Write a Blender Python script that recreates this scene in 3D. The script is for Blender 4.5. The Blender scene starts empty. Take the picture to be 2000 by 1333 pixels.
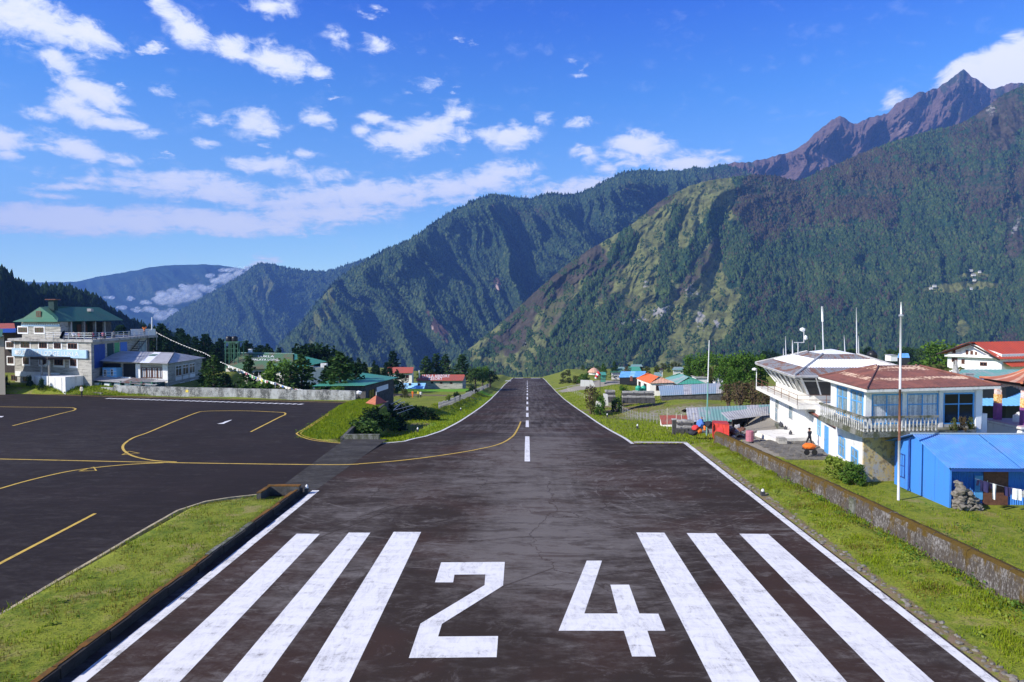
import bpy, bmesh, math, random
import numpy as np
from mathutils import Vector, Matrix
from mathutils.geometry import tessellate_polygon

S = bpy.context.scene
COL = S.collection
R = math.radians

# ------------------------------------------------------------ camera
FOC = 1333.0                     # focal length in pixels of a 2000 px wide frame (24 mm lens)
CAM = np.array([0.0, 0.0, 11.0])
YAW = math.atan(30 / FOC)
PITCH = math.atan(41.5 / FOC)
cam_d = bpy.data.cameras.new('camera')
cam_d.lens = 24.0
cam_d.sensor_width = 36.0
cam_d.clip_start = 0.3
cam_d.clip_end = 60000
cam = bpy.data.objects.new('camera', cam_d)
cam.location = CAM.tolist()
cam.rotation_euler = (math.pi / 2 - PITCH, 0, YAW)
COL.objects.link(cam)
S.camera = cam

# ------------------------------------------------------------ colour management
S.view_settings.view_transform = 'Standard'
S.view_settings.look = 'None'
S.view_settings.exposure = 0.42
S.view_settings.gamma = 1.0
S.view_settings.use_curve_mapping = False
HAZE = 7.8e-5
S.cycles.use_denoising = True
S.cycles.max_bounces = 6
S.cycles.volume_bounces = 0
S.cycles.transparent_max_bounces = 48
S.cycles.sample_clamp_indirect = 4.0

# ------------------------------------------------------------ sun
SUN_EL = R(33)
SUN_BACK = R(27)                 # the sun stands to the left and a little behind the camera
to_sun = Vector((-math.cos(SUN_BACK) * math.cos(SUN_EL), -math.sin(SUN_BACK) * math.cos(SUN_EL), math.sin(SUN_EL)))
sun_d = bpy.data.lights.new('sun', 'SUN')
sun_d.energy = 5.0
sun_d.angle = R(0.5)
sun_d.color = (1.0, 0.955, 0.88)
sun = bpy.data.objects.new('sun', sun_d)
sun.rotation_euler = to_sun.to_track_quat('Z', 'Y').to_euler()
COL.objects.link(sun)

# ------------------------------------------------------------ node helpers
def node(nt, t, **kw):
    n = nt.nodes.new(t)
    for k, v in kw.items():
        if k.startswith('i_'):
            key = k[2:]
            key = int(key) if key.isdigit() else key.replace('_', ' ')
            n.inputs[key].default_value = v
        else:
            setattr(n, k, v)
    return n

def lk(nt, a, b):
    nt.links.new(a, b)

def mth(nt, op, a, b=None, c=None, clamp=False):
    n = nt.nodes.new('ShaderNodeMath'); n.operation = op; n.use_clamp = clamp
    for i, v in enumerate((a, b, c)):
        if v is None: continue
        if isinstance(v, (int, float)): n.inputs[i].default_value = v
        else: lk(nt, v, n.inputs[i])
    return n.outputs[0]

def sstep(nt, x, a, b):
    n = nt.nodes.new('ShaderNodeMapRange'); n.interpolation_type = 'SMOOTHSTEP'
    lk(nt, x, n.inputs[0])
    n.inputs[1].default_value = a; n.inputs[2].default_value = b
    return n.outputs[0]

def mixc(nt, f, a, b, mode='MIX'):
    n = nt.nodes.new('ShaderNodeMix'); n.data_type = 'RGBA'; n.blend_type = mode
    if isinstance(f, (int, float)): n.inputs[0].default_value = f
    else: lk(nt, f, n.inputs[0])
    for i, v in ((6, a), (7, b)):
        if isinstance(v, (tuple, list)): n.inputs[i].default_value = (*v[:3], 1)
        else: lk(nt, v, n.inputs[i])
    return n.outputs[2]

def noise(nt, vec, scale, detail=4, rough=0.55, dist=0.0):
    n = nt.nodes.new('ShaderNodeTexNoise')
    n.inputs['Scale'].default_value = scale; n.inputs['Detail'].default_value = detail
    n.inputs['Roughness'].default_value = rough; n.inputs['Distortion'].default_value = dist
    if vec is not None: lk(nt, vec, n.inputs['Vector'])
    return n.outputs[0]

def scalev(nt, vec, s, loc=(0, 0, 0), rot=(0, 0, 0)):
    n = nt.nodes.new('ShaderNodeMapping')
    n.inputs[1].default_value = loc; n.inputs[2].default_value = rot; n.inputs[3].default_value = s
    lk(nt, vec, n.inputs[0])
    return n.outputs[0]

# ------------------------------------------------------------ pixel (2000 x 1333 photograph) to ray
_cy, _sy, _cp, _sp = math.cos(YAW), math.sin(YAW), math.cos(PITCH), math.sin(PITCH)
def rays(px, py):
    px = np.asarray(px, float); py = np.asarray(py, float)
    a = (px - 1000) / FOC; b = -(py - 666.5) / FOC
    fy = _cp + b * _sp
    fz = -_sp + b * _cp
    return np.stack([a * _cy - fy * _sy, a * _sy + fy * _cy, fz], -1)

def at(px, py, Y):
    d = rays(px, py)
    return Vector((CAM + d * ((Y - CAM[1]) / d[..., 1])[..., None]).tolist()) if np.ndim(px) == 0 else CAM + d * ((Y - CAM[1]) / d[..., 1])[..., None]

def flat(px, py, z=0.0):
    d = rays(px, py)
    p = CAM + d * ((z - CAM[2]) / d[2])
    return Vector(p.tolist())

# ------------------------------------------------------------ world: sky and clouds
W = bpy.data.worlds.new('World'); S.world = W; W.use_nodes = True
nt = W.node_tree; nt.nodes.clear()
sky = node(nt, 'ShaderNodeTexSky', sky_type='NISHITA', sun_disc=False, sun_elevation=SUN_EL,
           sun_rotation=math.atan2(to_sun.x, to_sun.y), altitude=2800.0, air_density=1.0, dust_density=0.25, ozone_density=2.2)
bg_sky = node(nt, 'ShaderNodeBackground', i_Strength=0.115)
tc = node(nt, 'ShaderNodeTexCoord')
dirv = tc.outputs['Generated']
sep = node(nt, 'ShaderNodeSeparateXYZ'); lk(nt, dirv, sep.inputs[0])
dx, dy, dz = sep.outputs
az = mth(nt, 'ARCTAN2', dx, dy)
el = mth(nt, 'ARCSINE', dz)
# thin high-mountain air: deeper blue overhead, paler towards the horizon, all the way round
ramp = nt.nodes.new('ShaderNodeValToRGB')
e = ramp.color_ramp.elements
e[0].position = 0.0; e[0].color = (1.72, 1.66, 1.30, 1)
e[1].position = 1.0; e[1].color = (.17, .45, 1.22, 1)
for pos, c in ((.16, (1.45, 1.68, 1.5)), (.44, (.50, 1.08, 1.68)), (.60, (.22, .68, 1.80))):
    k = e.new(pos); k.color = (*c, 1)
lk(nt, mth(nt, 'DIVIDE', el, R(40), clamp=True), ramp.inputs[0])
lk(nt, mixc(nt, 1.0, sky.outputs[0], ramp.outputs[0], 'MULTIPLY'), bg_sky.inputs[0])
azel = node(nt, 'ShaderNodeCombineXYZ'); lk(nt, az, azel.inputs[0]); lk(nt, el, azel.inputs[1])
# clouds lie on a sheet overhead, so they flatten towards the horizon
zz = mth(nt, 'ADD', mth(nt, 'MAXIMUM', dz, 0.0), 0.16)
sheet = node(nt, 'ShaderNodeCombineXYZ')
lk(nt, mth(nt, 'DIVIDE', dx, zz), sheet.inputs[0]); lk(nt, mth(nt, 'DIVIDE', dy, zz), sheet.inputs[1])
# banks of cloud: photo pixel, half sizes, tilt, strength; each becomes a direction in the sky
CLOUDS = [
 (60,40,150,50,-8,1.0),(170,62,70,30,-20,.85),(20,10,60,40,0,.6),
 (330,30,55,22,-40,.8),(365,58,55,28,-25,1.0),(455,92,42,28,0,.95),(530,15,50,24,0,.75),
 (548,120,62,34,-12,1.0),(625,145,34,18,0,.8),(655,78,26,26,0,.6),(733,84,34,24,0,.65),
 (830,165,42,20,20,.5),(110,110,50,25,-40,.75),(180,180,75,26,-18,1.0),(150,215,60,26,-25,1.0),(215,240,95,16,-8,.95),
 (85,225,40,14,0,.6),(0,272,60,24,-5,1.0),(20,300,40,14,0,.7),(140,285,75,22,-10,1.0),(245,315,45,14,0,.8),(320,178,40,14,0,.45),
 (395,235,45,14,0,.6),(500,240,62,28,5,.85),(400,280,30,10,0,.7),(620,228,36,16,0,.85),(645,250,18,12,0,.6),(705,255,18,12,0,.7),
 (735,232,34,14,0,.75),(815,265,90,34,14,1.1),(885,225,34,26,25,.75),(990,265,58,26,0,1.0),(905,275,22,16,0,.6),
 (515,322,80,18,3,.95),(590,300,34,10,0,.6),(330,345,150,14,4,.85),(1065,232,28,14,0,.6),(1130,240,38,14,0,.55),
 (1245,290,62,30,0,1.05),(1150,300,34,20,0,.8),(1185,330,22,16,0,.8),(1355,320,85,24,0,.8),(1215,320,30,16,0,.6),
 (960,350,95,28,8,.95),(1130,368,105,18,8,1.0),(420,375,260,24,-2,.95),(700,385,240,30,6,1.05),(640,345,90,16,0,.6),(880,370,120,30,8,.9),
 (150,430,260,26,2,1.4),(430,434,190,22,-1,1.3),(640,418,150,20,4,1.05),(330,352,150,12,2,.8),(560,395,190,13,2,.85),(300,374,110,10,0,.7),(60,415,120,16,3,.8),(130,365,90,8,5,.7),(100,383,60,7,0,.6),
 (1950,128,80,36,24,1.8),(1885,150,56,30,25,1.7),(2030,120,70,48,20,1.8),(1975,150,75,34,20,1.8),(1745,195,30,16,30,.7),
 (505,515,28,18,40,.55),(540,508,16,9,0,.5)]
acc = None
for (cx, cy, rx, ry, tilt, st) in CLOUDS:
    d0 = rays(cx, cy); d0 = d0 / np.linalg.norm(d0)
    a0, e0 = math.atan2(d0[0], d0[1]), math.asin(d0[2])
    d1 = rays(cx + 30, cy); d1 = d1 / np.linalg.norm(d1)
    sx = (math.atan2(d1[0], d1[1]) - a0) / 30
    d1 = rays(cx, cy - 30); d1 = d1 / np.linalg.norm(d1)
    sy = (math.asin(d1[2]) - e0) / 30
    mp = node(nt, 'ShaderNodeMapping', vector_type='TEXTURE')
    mp.inputs[1].default_value = (a0, e0, 0)
    mp.inputs[2].default_value = (0, 0, R(tilt))
    mp.inputs[3].default_value = (rx * 1.52 * sx, ry * 1.62 * sy, 1)
    lk(nt, azel.outputs[0], mp.inputs[0])
    g = node(nt, 'ShaderNodeTexGradient', gradient_type='SPHERICAL'); lk(nt, mp.outputs[0], g.inputs[0])
    v = mth(nt, 'MULTIPLY', g.outputs[1], st)
    acc = v if acc is None else mth(nt, 'SMOOTH_MAX', acc, v, 0.12)
# scattered cloud of the same kind over the rest of the sky, out of the frame
n_rest = noise(nt, sheet.outputs[0], 1.1, 3)
rest = mth(nt, 'MULTIPLY', sstep(nt, n_rest, 0.52, 0.72), sstep(nt, mth(nt, 'ABSOLUTE', az), 0.72, 1.0))
acc = mth(nt, 'MAXIMUM', acc, mth(nt, 'MULTIPLY', rest, 0.8))
# small broken puffs between the banks, thinning out to the clear right-hand sky
puff = sstep(nt, noise(nt, scalev(nt, sheet.outputs[0], (1, 1.2, 1), (4.3, 1.1, 0)), 5.5, 5, .58), .58, .74)
left_ = mth(nt, 'SUBTRACT', 1.0, sstep(nt, az, -.05, .22))
acc = mth(nt, 'MAXIMUM', acc, mth(nt, 'MULTIPLY', mth(nt, 'MULTIPLY', puff, left_), mth(nt, 'MULTIPLY', sstep(nt, el, .13, .20), .55)))
nA = noise(nt, scalev(nt, sheet.outputs[0], (1.0, 1.25, 1)), 7.0, 7, 0.62, 0.35)
nB = noise(nt, scalev(nt, azel.outputs[0], (1, 1.7, 1)), 34.0, 9, 0.66, 0.5)
nn = mth(nt, 'ADD', mth(nt, 'MULTIPLY', nA, 0.55), mth(nt, 'MULTIPLY', nB, 0.75))
den = mth(nt, 'ADD', acc, mth(nt, 'MULTIPLY', mth(nt, 'SUBTRACT', nn, 0.65), 2.1))
gate = sstep(nt, acc, 0.04, 0.30)
cover = mth(nt, 'MULTIPLY', sstep(nt, den, 0.16, 0.74), gate)
cover = mth(nt, 'POWER', cover, 0.85)
cl_col = mixc(nt, sstep(nt, den, 0.3, 1.05), (0.80, 0.85, 0.98), (1.0, 0.98, 0.98))
bg_cl = node(nt, 'ShaderNodeBackground', i_Strength=1.0)
lk(nt, cl_col, bg_cl.inputs[0])
mixs = node(nt, 'ShaderNodeMixShader')
lk(nt, mth(nt, 'MULTIPLY', cover, 0.93), mixs.inputs[0]); lk(nt, bg_sky.outputs[0], mixs.inputs[1]); lk(nt, bg_cl.outputs[0], mixs.inputs[2])
outw = node(nt, 'ShaderNodeOutputWorld'); lk(nt, mixs.outputs[0], outw.inputs[0])
W.cycles.sampling_method = 'MANUAL'; W.cycles.sample_map_resolution = 512

# ------------------------------------------------------------ numpy noise
_perm = {}
def _tab(seed):
    if seed not in _perm:
        rs = np.random.RandomState(seed)
        a = rs.rand(512) * 2 * math.pi
        _perm[seed] = (rs.permutation(512), np.cos(a), np.sin(a))
    return _perm[seed]
def perlin(x, y, seed=0):
    p, gx, gy = _tab(seed)
    x = np.asarray(x, float); y = np.asarray(y, float)
    xi = np.floor(x).astype(np.int64); yi = np.floor(y).astype(np.int64)
    xf = x - xi; yf = y - yi
    u = xf * xf * xf * (xf * (xf * 6 - 15) + 10); v = yf * yf * yf * (yf * (yf * 6 - 15) + 10)
    def g(ix, iy, fx, fy):
        h = p[(p[ix & 511] + iy) & 511]
        return gx[h] * fx + gy[h] * fy
    a = g(xi, yi, xf, yf); b = g(xi + 1, yi, xf - 1, yf)
    c = g(xi, yi + 1, xf, yf - 1); d = g(xi + 1, yi + 1, xf - 1, yf - 1)
    return (a + (b - a) * u + ((c + (d - c) * u) - (a + (b - a) * u)) * v) * 1.5
def fbm(x, y, seed=0, octv=5, gain=0.5, lac=2.03):
    s = 0; a = 1; t = 0
    for o in range(octv):
        s = s + a * perlin(x + o * 17.3, y - o * 9.1, seed + o); t += a
        a *= gain; x = x * lac; y = y * lac
    return s / t
def ridged(x, y, seed=0, octv=5, gain=0.5, lac=2.07):
    s = 0; a = 1; t = 0
    for o in range(octv):
        s = s + a * (1 - np.abs(perlin(x + o * 7.7, y + o * 3.3, seed + o)) * 2); t += a
        a *= gain; x = x * lac; y = y * lac
    return s / t
def ss(x, a, b):
    t = np.clip((np.asarray(x, float) - a) / (b - a), 0, 1)
    return t * t * (3 - 2 * t)

# ------------------------------------------------------------ mesh helpers
class MB:
    """collects faces, in world coordinates, for one mesh object"""
    def __init__(s): s.v = []; s.f = []
    def add(s, vs, fs):
        n = len(s.v); s.v += [tuple(p) for p in vs]; s.f += [tuple(i + n for i in f) for f in fs]; return s
    def quad(s, a, b, c, d): return s.add([a, b, c, d], [(0, 1, 2, 3)])
    def hexa(s, p):          # 4 bottom, 4 top, same order
        return s.add(p, [(3, 2, 1, 0), (4, 5, 6, 7), (0, 1, 5, 4), (1, 2, 6, 5), (2, 3, 7, 6), (3, 0, 4, 7)])
    def box(s, c, d, rz=0.0):
        hx, hy, hz = d[0] / 2, d[1] / 2, d[2] / 2
        ca, sa = math.cos(rz), math.sin(rz)
        P = []
        for z in (-hz, hz):
            for x, y in ((-hx, -hy), (hx, -hy), (hx, hy), (-hx, hy)):
                P.append((c[0] + x * ca - y * sa, c[1] + x * sa + y * ca, c[2] + z))
        return s.hexa(P)
    def prism(s, poly, z0, z1):
        n = len(poly)
        zb = z0 if isinstance(z0, (list, tuple)) else [z0] * n
        zt = z1 if isinstance(z1, (list, tuple)) else [z1] * n
        vs = [(p[0], p[1], zb[i]) for i, p in enumerate(poly)] + [(p[0], p[1], zt[i]) for i, p in enumerate(poly)]
        fs = [tuple(range(n - 1, -1, -1)), tuple(range(n, 2 * n))] + [(i, (i + 1) % n, n + (i + 1) % n, n + i) for i in range(n)]
        return s.add(vs, fs)
    def slab(s, pts, th):    # a plate under the 3-4 given top points
        n = len(pts)
        vs = [tuple(p) for p in pts] + [(p[0], p[1], p[2] - th) for p in pts]
        fs = [tuple(range(n)), tuple(range(2 * n - 1, n - 1, -1))] + [((i + 1) % n, i, n + i, n + (i + 1) % n) for i in range(n)]
        return s.add(vs, fs)
    def tube(s, pts, r, n=6, cap=True):
        pts = [Vector(p) for p in pts]
        rr = r if isinstance(r, (list, tuple)) else [r] * len(pts)
        vs = []; fs = []
        for i, p in enumerate(pts):
            t = (pts[min(i + 1, len(pts) - 1)] - pts[max(i - 1, 0)]).normalized()
            u = t.cross(Vector((0, 0, 1)) if abs(t.z) < 0.9 else Vector((1, 0, 0))).normalized(); w = t.cross(u)
            for k in range(n):
                a = 2 * math.pi * k / n
                vs.append(p + (u * math.cos(a) + w * math.sin(a)) * rr[i])
        for i in range(len(pts) - 1):
            for k in range(n):
                fs.append((i * n + k, i * n + (k + 1) % n, (i + 1) * n + (k + 1) % n, (i + 1) * n + k))
        if cap:
            fs.append(tuple(range(n))); fs.append(tuple(range((len(pts) - 1) * n + n - 1, (len(pts) - 1) * n - 1, -1)))
        return s.add(vs, fs)
    def lathe(s, c, prof, n=12):
        vs = []; fs = []
        for r, z in prof:
            for k in range(n):
                a = 2 * math.pi * k / n
                vs.append((c[0] + r * math.cos(a), c[1] + r * math.sin(a), c[2] + z))
        m = len(prof)
        for i in range(m - 1):
            for k in range(n):
                fs.append((i * n + k, i * n + (k + 1) % n, (i + 1) * n + (k + 1) % n, (i + 1) * n + k))
        fs.append(tuple(range(n - 1, -1, -1))); fs.append(tuple(range((m - 1) * n, m * n)))
        return s.add(vs, fs)
    def poly(s, pts):        # flat concave polygon
        tri = tessellate_polygon([[Vector(p) for p in pts]])
        fs = []
        for t in tri:
            a, b, c = (Vector(pts[i]) for i in t)
            fs.append(tuple(t) if (b - a).cross(c - a).z >= 0 else tuple(t[::-1]))
        return s.add(pts, fs)
    def blob(s, c, r, seed=0, sub=1, amp=0.25):
        bm = bmesh.new(); bmesh.ops.create_icosphere(bm, subdivisions=sub, radius=1.0)
        rs = random.Random(seed)
        rx, ry, rz = (r, r, r) if isinstance(r, (int, float)) else r
        bm.verts.ensure_lookup_table()
        vs = []
        for v in bm.verts:
            k = 1 + amp * (rs.random() - 0.5) * 2
            vs.append((c[0] + v.co.x * rx * k, c[1] + v.co.y * ry * k, c[2] + v.co.z * rz * k))
        fs = [tuple(x.index for x in f.verts) for f in bm.faces]
        bm.free()
        return s.add(vs, fs)

def mesh_of(name, mb, base=(0, 0, 0), smooth=False, mats=()):
    me = bpy.data.meshes.new(name)
    b = base
    me.from_pydata([(p[0] - b[0], p[1] - b[1], p[2] - b[2]) for p in mb.v], [], mb.f)
    for m in mats: me.materials.append(m)
    if smooth: me.shade_smooth()
    me.update()
    return me

def np_mesh(name, co, faces, mats=(), smooth=False):
    """fast mesh from arrays; faces (n,3) or (n,4)"""
    me = bpy.data.meshes.new(name)
    co = np.asarray(co, np.float32); faces = np.asarray(faces, np.int32)
    k = faces.shape[1]
    me.vertices.add(len(co)); me.vertices.foreach_set('co', co.ravel())
    me.loops.add(faces.size); me.loops.foreach_set('vertex_index', faces.ravel())
    me.polygons.add(len(faces))
    me.polygons.foreach_set('loop_start', np.arange(0, faces.size, k, dtype=np.int32))
    if smooth: me.polygons.foreach_set('use_smooth', np.ones(len(faces), bool))
    for m in mats: me.materials.append(m)
    me.update(calc_edges=True)
    return me

def color_attr(me, name, rgba):
    a = me.color_attributes.new(name, 'FLOAT_COLOR', 'POINT')
    a.data.foreach_set('color', np.asarray(rgba, np.float32).ravel())

def tag(o, label=None, cat=None, group=None, kind=None):
    if label: o['label'] = label
    if cat: o['category'] = cat
    if group: o['group'] = group
    if kind: o['kind'] = kind
    return o

def link(name, me, kind=None, parent=None):
    o = bpy.data.objects.new(name, me); COL.objects.link(o)
    if kind: o['kind'] = kind
    if parent: o.parent = parent
    return o

class Thing:
    """an Empty at the thing's base that parents its parts"""
    def __init__(s, name, label, cat, base, group=None):
        s.base = Vector(base)
        s.o = bpy.data.objects.new(name, None); COL.objects.link(s.o)
        s.o.location = s.base; s.o.empty_display_size = 0.3
        tag(s.o, label, cat, group)
    def part(s, name, mb, m, parent=None, label=None, smooth=False, kind=None):
        me = mesh_of(name, mb, s.base, smooth, m if isinstance(m, (list, tuple)) else [m])
        o = bpy.data.objects.new(name, me); COL.objects.link(o)
        o.parent = parent or s.o
        if label: o['label'] = label
        if kind: o['kind'] = kind
        return o
    def again(s, part, off, parent=None, rz=0, sc=None):   # a further alike piece sharing the mesh
        c = part.copy(); COL.objects.link(c); c.parent = parent or part.parent
        c.location = Vector(part.location) + Vector(off)
        if rz: c.rotation_euler = (0, 0, rz)
        if sc: c.scale = sc
        return c

def solo(name, mb, m, label, cat, base, group=None, smooth=False, kind=None):
    """a thing that is one mesh"""
    o = link(name, mesh_of(name, mb, base, smooth, m if isinstance(m, (list, tuple)) else [m]))
    o.location = base
    return tag(o, label, cat, group, kind)

def copy_tree(o, loc=None, rz=None, sc=None, label=None):
    c = o.copy(); COL.objects.link(c)
    if loc is not None: c.location = loc
    if rz is not None: c.rotation_euler = (0, 0, rz)
    if sc is not None: c.scale = sc
    if label: c['label'] = label
    for ch in list(o.children):
        d = ch.copy(); COL.objects.link(d); d.parent = c
        for g in list(ch.children):
            e = g.copy(); COL.objects.link(e); e.parent = d
    return c

class Face:
    """wall-local frame: u along A->B, n outward (to the right of A->B seen from above), z up"""
    def __init__(s, A, B):
        s.A = Vector((A[0], A[1], 0)); d = Vector((B[0], B[1], 0)) - s.A
        s.L = d.length; s.u = d / s.L; s.n = Vector((s.u.y, -s.u.x, 0))
    def p(s, u, z, n=0.0):
        q = s.A + s.u * u + s.n * n
        return Vector((q.x, q.y, z))
    def box(s, mb, u0, u1, z0, z1, n0, n1):
        return mb.hexa([s.p(u0, z0, n1), s.p(u1, z0, n1), s.p(u1, z0, n0), s.p(u0, z0, n0),
                        s.p(u0, z1, n1), s.p(u1, z1, n1), s.p(u1, z1, n0), s.p(u0, z1, n0)])

def window(t, F, u0, u1, z0, z1, m_frame, m_glass, bars=1, transom=None, fw=0.07, out=0.06, name='window', n=0.0, sill=None):
    f = MB()
    F.box(f, u0, u0 + fw, z0, z1, n, n + out); F.box(f, u1 - fw, u1, z0, z1, n, n + out)
    F.box(f, u0 + fw, u1 - fw, z1 - fw, z1, n, n + out); F.box(f, u0 + fw, u1 - fw, z0, z0 + fw, n, n + out)
    for k in range(bars):
        c = u0 + (u1 - u0) * (k + 1) / (bars + 1)
        F.box(f, c - fw * .4, c + fw * .4, z0 + fw, z1 - fw, n, n + out * .85)
    if transom:
        zt = z0 + (z1 - z0) * transom
        F.box(f, u0 + fw, u1 - fw, zt - fw * .4, zt + fw * .4, n, n + out * .8)
    w = t.part(name, f, m_frame)
    g = MB(); F.box(g, u0 + fw, u1 - fw, z0 + fw, z1 - fw, n + 0.004, n + 0.02)
    t.part('pane', g, m_glass, w)
    if sill:
        q = MB(); F.box(q, u0 - .1, u1 + .1, z0 - .12, z0 - .003, n, n + .12)
        t.part('sill', q, sill, w)
    return w

def slope_cols(mb, A, B, C, D, t0=0.0, t1=1.0, wave=0.25, amp=0.02, th=0.03, n=None, bil=False):
    """corrugated roof slope: eave A->B, ridge D (above A) -> C (above B); a band from t0 to t1 up the slope"""
    A, B, C, D = map(Vector, (A, B, C, D))
    e = B - A; L = e.length; eu = e / L
    nrm = e.cross((D + C) / 2 - (A + B) / 2).normalized()
    if nrm.z < 0: nrm = -nrm
    up = ((D + C) / 2 - (A + B) / 2); up = up - eu * up.dot(eu)
    a = max((D - A).dot(eu), 0.0) / L; b = max((B - C).dot(eu), 0.0) / L
    N = n or max(4, int(L / wave) * 2)
    cols = []
    for i in range(N + 1):
        s = i / N
        if bil:
            o = nrm * (amp if i % 2 else -amp)
            lo3, hi3 = A + e * s, D.lerp(C, s)
            cols.append((lo3 + (hi3 - lo3) * t0 + o, lo3 + (hi3 - lo3) * t1 + o)); continue
        tm = min(1.0, s / a if a > 1e-6 else 9, (1 - s) / b if b > 1e-6 else 9)
        lo, hi = min(t0, tm), min(t1, tm)
        o = nrm * (amp if i % 2 else -amp)
        base = A + e * s
        cols.append((base + up * lo + o, base + up * hi + o))
    keep = [i for i in range(N + 1) if (cols[i][1] - cols[i][0]).length > 1e-4]
    if not keep: return mb
    cols = cols[max(keep[0] - 1, 0):min(keep[-1] + 2, N + 1)]; N = len(cols) - 1
    vs = []; fs = []
    for lo, hi in cols: vs += [lo, hi, lo - nrm * th, hi - nrm * th]
    for i in range(N):
        k = 4 * i; j = k + 4
        if (cols[i][1] - cols[i][0]).length + (cols[i + 1][1] - cols[i + 1][0]).length < 1e-5: continue
        fs += [(k, j, j + 1, k + 1), (k + 3, j + 3, j + 2, k + 2), (k + 2, j + 2, j, k), (k + 1, j + 1, j + 3, k + 3)]
    fs += [(0, 1, 3, 2), (4 * N + 2, 4 * N + 3, 4 * N + 1, 4 * N)]
    return mb.add(vs, fs)

def text_mesh(body, size=1.0, extrude=0.0, space=1.0):
    c = bpy.data.curves.new('lettering', 'FONT'); c.body = body; c.size = size; c.extrude = extrude
    c.align_x = 'CENTER'; c.align_y = 'CENTER'; c.space_character = space; c.resolution_u = 2
    o = bpy.data.objects.new('lettering', c); COL.objects.link(o)
    dg = bpy.context.evaluated_depsgraph_get(); dg.update()
    me = bpy.data.meshes.new_from_object(o.evaluated_get(dg))
    bpy.data.objects.remove(o); bpy.data.curves.remove(c)
    return me

def lettering(t, body, centre, xdir, ydir, width, height, m, parent=None, name='lettering', bold=0.0):
    me = text_mesh(body, 1.0, 0.01)
    co = np.zeros(len(me.vertices) * 3, np.float32); me.vertices.foreach_get('co', co); co = co.reshape(-1, 3)
    lo, hi = co.min(0), co.max(0); co = (co - (lo + hi) / 2) / np.maximum(hi - lo, 1e-6)
    xd = Vector(xdir).normalized(); yd = Vector(ydir).normalized(); zd = xd.cross(yd)
    M = np.array([xd * width, yd * height, zd * 0.02])
    co = co @ M + np.array(Vector(centre) - t.base)
    me.vertices.foreach_set('co', co.astype(np.float32).ravel()); me.update()
    me.materials.clear(); me.materials.append(m)
    o = bpy.data.objects.new(name, me); COL.objects.link(o); o.parent = parent or t.o
    return o
# ------------------------------------------------------------ materials
def newmat(name, rough=0.8, spec=0.3):
    m = bpy.data.materials.new(name); m.use_nodes = True
    nt = m.node_tree; b = nt.nodes['Principled BSDF']
    b.inputs['Roughness'].default_value = rough
    b.inputs['Specular IOR Level'].default_value = spec
    geo = nt.nodes.new('ShaderNodeNewGeometry')
    return m, nt, b, geo.outputs['Position']

def bump(nt, b, h, dist=0.02, strength=0.6):
    n = node(nt, 'ShaderNodeBump', i_Strength=strength, i_Distance=dist)
    lk(nt, h, n.inputs['Height']); lk(nt, n.outputs[0], b.inputs['Normal'])

def plain(name, c, rough=0.7, var=0.25, scale=1.5, bmp=0.0, metal=0.0, spec=0.3, c2=None):
    """one colour with worn, uneven patches"""
    m, nt, b, P = newmat(name, rough, spec)
    c2 = c2 or tuple(x * (1 - var) for x in c)
    n1 = noise(nt, P, scale, 5, 0.6)
    n2 = noise(nt, P, scale * 9, 3, 0.6)
    f = mth(nt, 'ADD', mth(nt, 'MULTIPLY', n1, 0.65), mth(nt, 'MULTIPLY', n2, 0.35))
    lk(nt, mixc(nt, sstep(nt, f, 0.36, 0.62), c2, c), b.inputs['Base Color'])
    b.inputs['Metallic'].default_value = metal
    if bmp: bump(nt, b, n2, bmp)
    return m

def stained(name, c, dirt, lo=0.45, hi=0.7, streak=(1.2, 1.2, 0.25), scale=1.0, rough=0.8, bmp=0.0, c3=None):
    """base colour with streaks of dirt, moss or rust running down it"""
    m, nt, b, P = newmat(name, rough)
    n1 = noise(nt, scalev(nt, P, streak), scale, 6, 0.65)
    n2 = noise(nt, P, scale * 7, 4, 0.6)
    f = mth(nt, 'ADD', mth(nt, 'MULTIPLY', n1, 0.7), mth(nt, 'MULTIPLY', n2, 0.3))
    col = mixc(nt, sstep(nt, f, lo, hi), c, dirt)
    if c3: col = mixc(nt, sstep(nt, noise(nt, P, scale * 2.3, 5, 0.6), 0.5, 0.62), col, c3)
    lk(nt, col, b.inputs['Base Color'])
    if bmp: bump(nt, b, n2, bmp)
    return m

M = {}
def g(name): return M[name]
M['white_wall'] = stained('white_wall', (.76, .745, .72), (.46, .44, .40), .50, .74, (1.6, 1.6, .22))
M['cream_wall'] = stained('cream_wall', (.72, .69, .62), (.38, .36, .31), .48, .74, (1.6, 1.6, .25))
M['tan_wall'] = stained('tan_wall', (.36, .31, .24), (.22, .20, .16), .5, .75)
M['yellow_wall'] = stained('yellow_wall', (.62, .44, .16), (.42, .40, .38), .44, .60, (1, 1, .6), 1.3, .9, .03, (.30, .22, .12))
M['rust_roof'] = stained('rust_roof', (.245, .095, .068), (.15, .065, .052), .4, .6, (1, 1, 1), .6, .75)
M['rust_bare'] = stained('rust_bare', (.20, .085, .055), (.62, .43, .30), .47, .55, (.5, 2.0, 1), .9, .75)
M['grey_tin'] = stained('grey_tin', (.43, .42, .41), (.29, .27, .26), .45, .62, (1, 1, 1), .6, .5)
M['rusty_tin'] = stained('rusty_tin', (.185, .19, .205), (.17, .085, .055), .47, .56, (2, .6, 1), .8, .6)
M['white_tin'] = stained('white_tin', (.80, .80, .80), (.55, .55, .56), .56, .75, (1, 1, 1), .8, .55)
M['green_tin'] = stained('green_tin', (.045, .15, .095), (.07, .14, .09), .45, .6, (1, 1, 1), .4, .5)
M['moss_green_tin'] = stained('moss_green_tin', (.065, .14, .075), (.12, .10, .06), .44, .58, (1, 1, 1), .3, .7)
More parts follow.
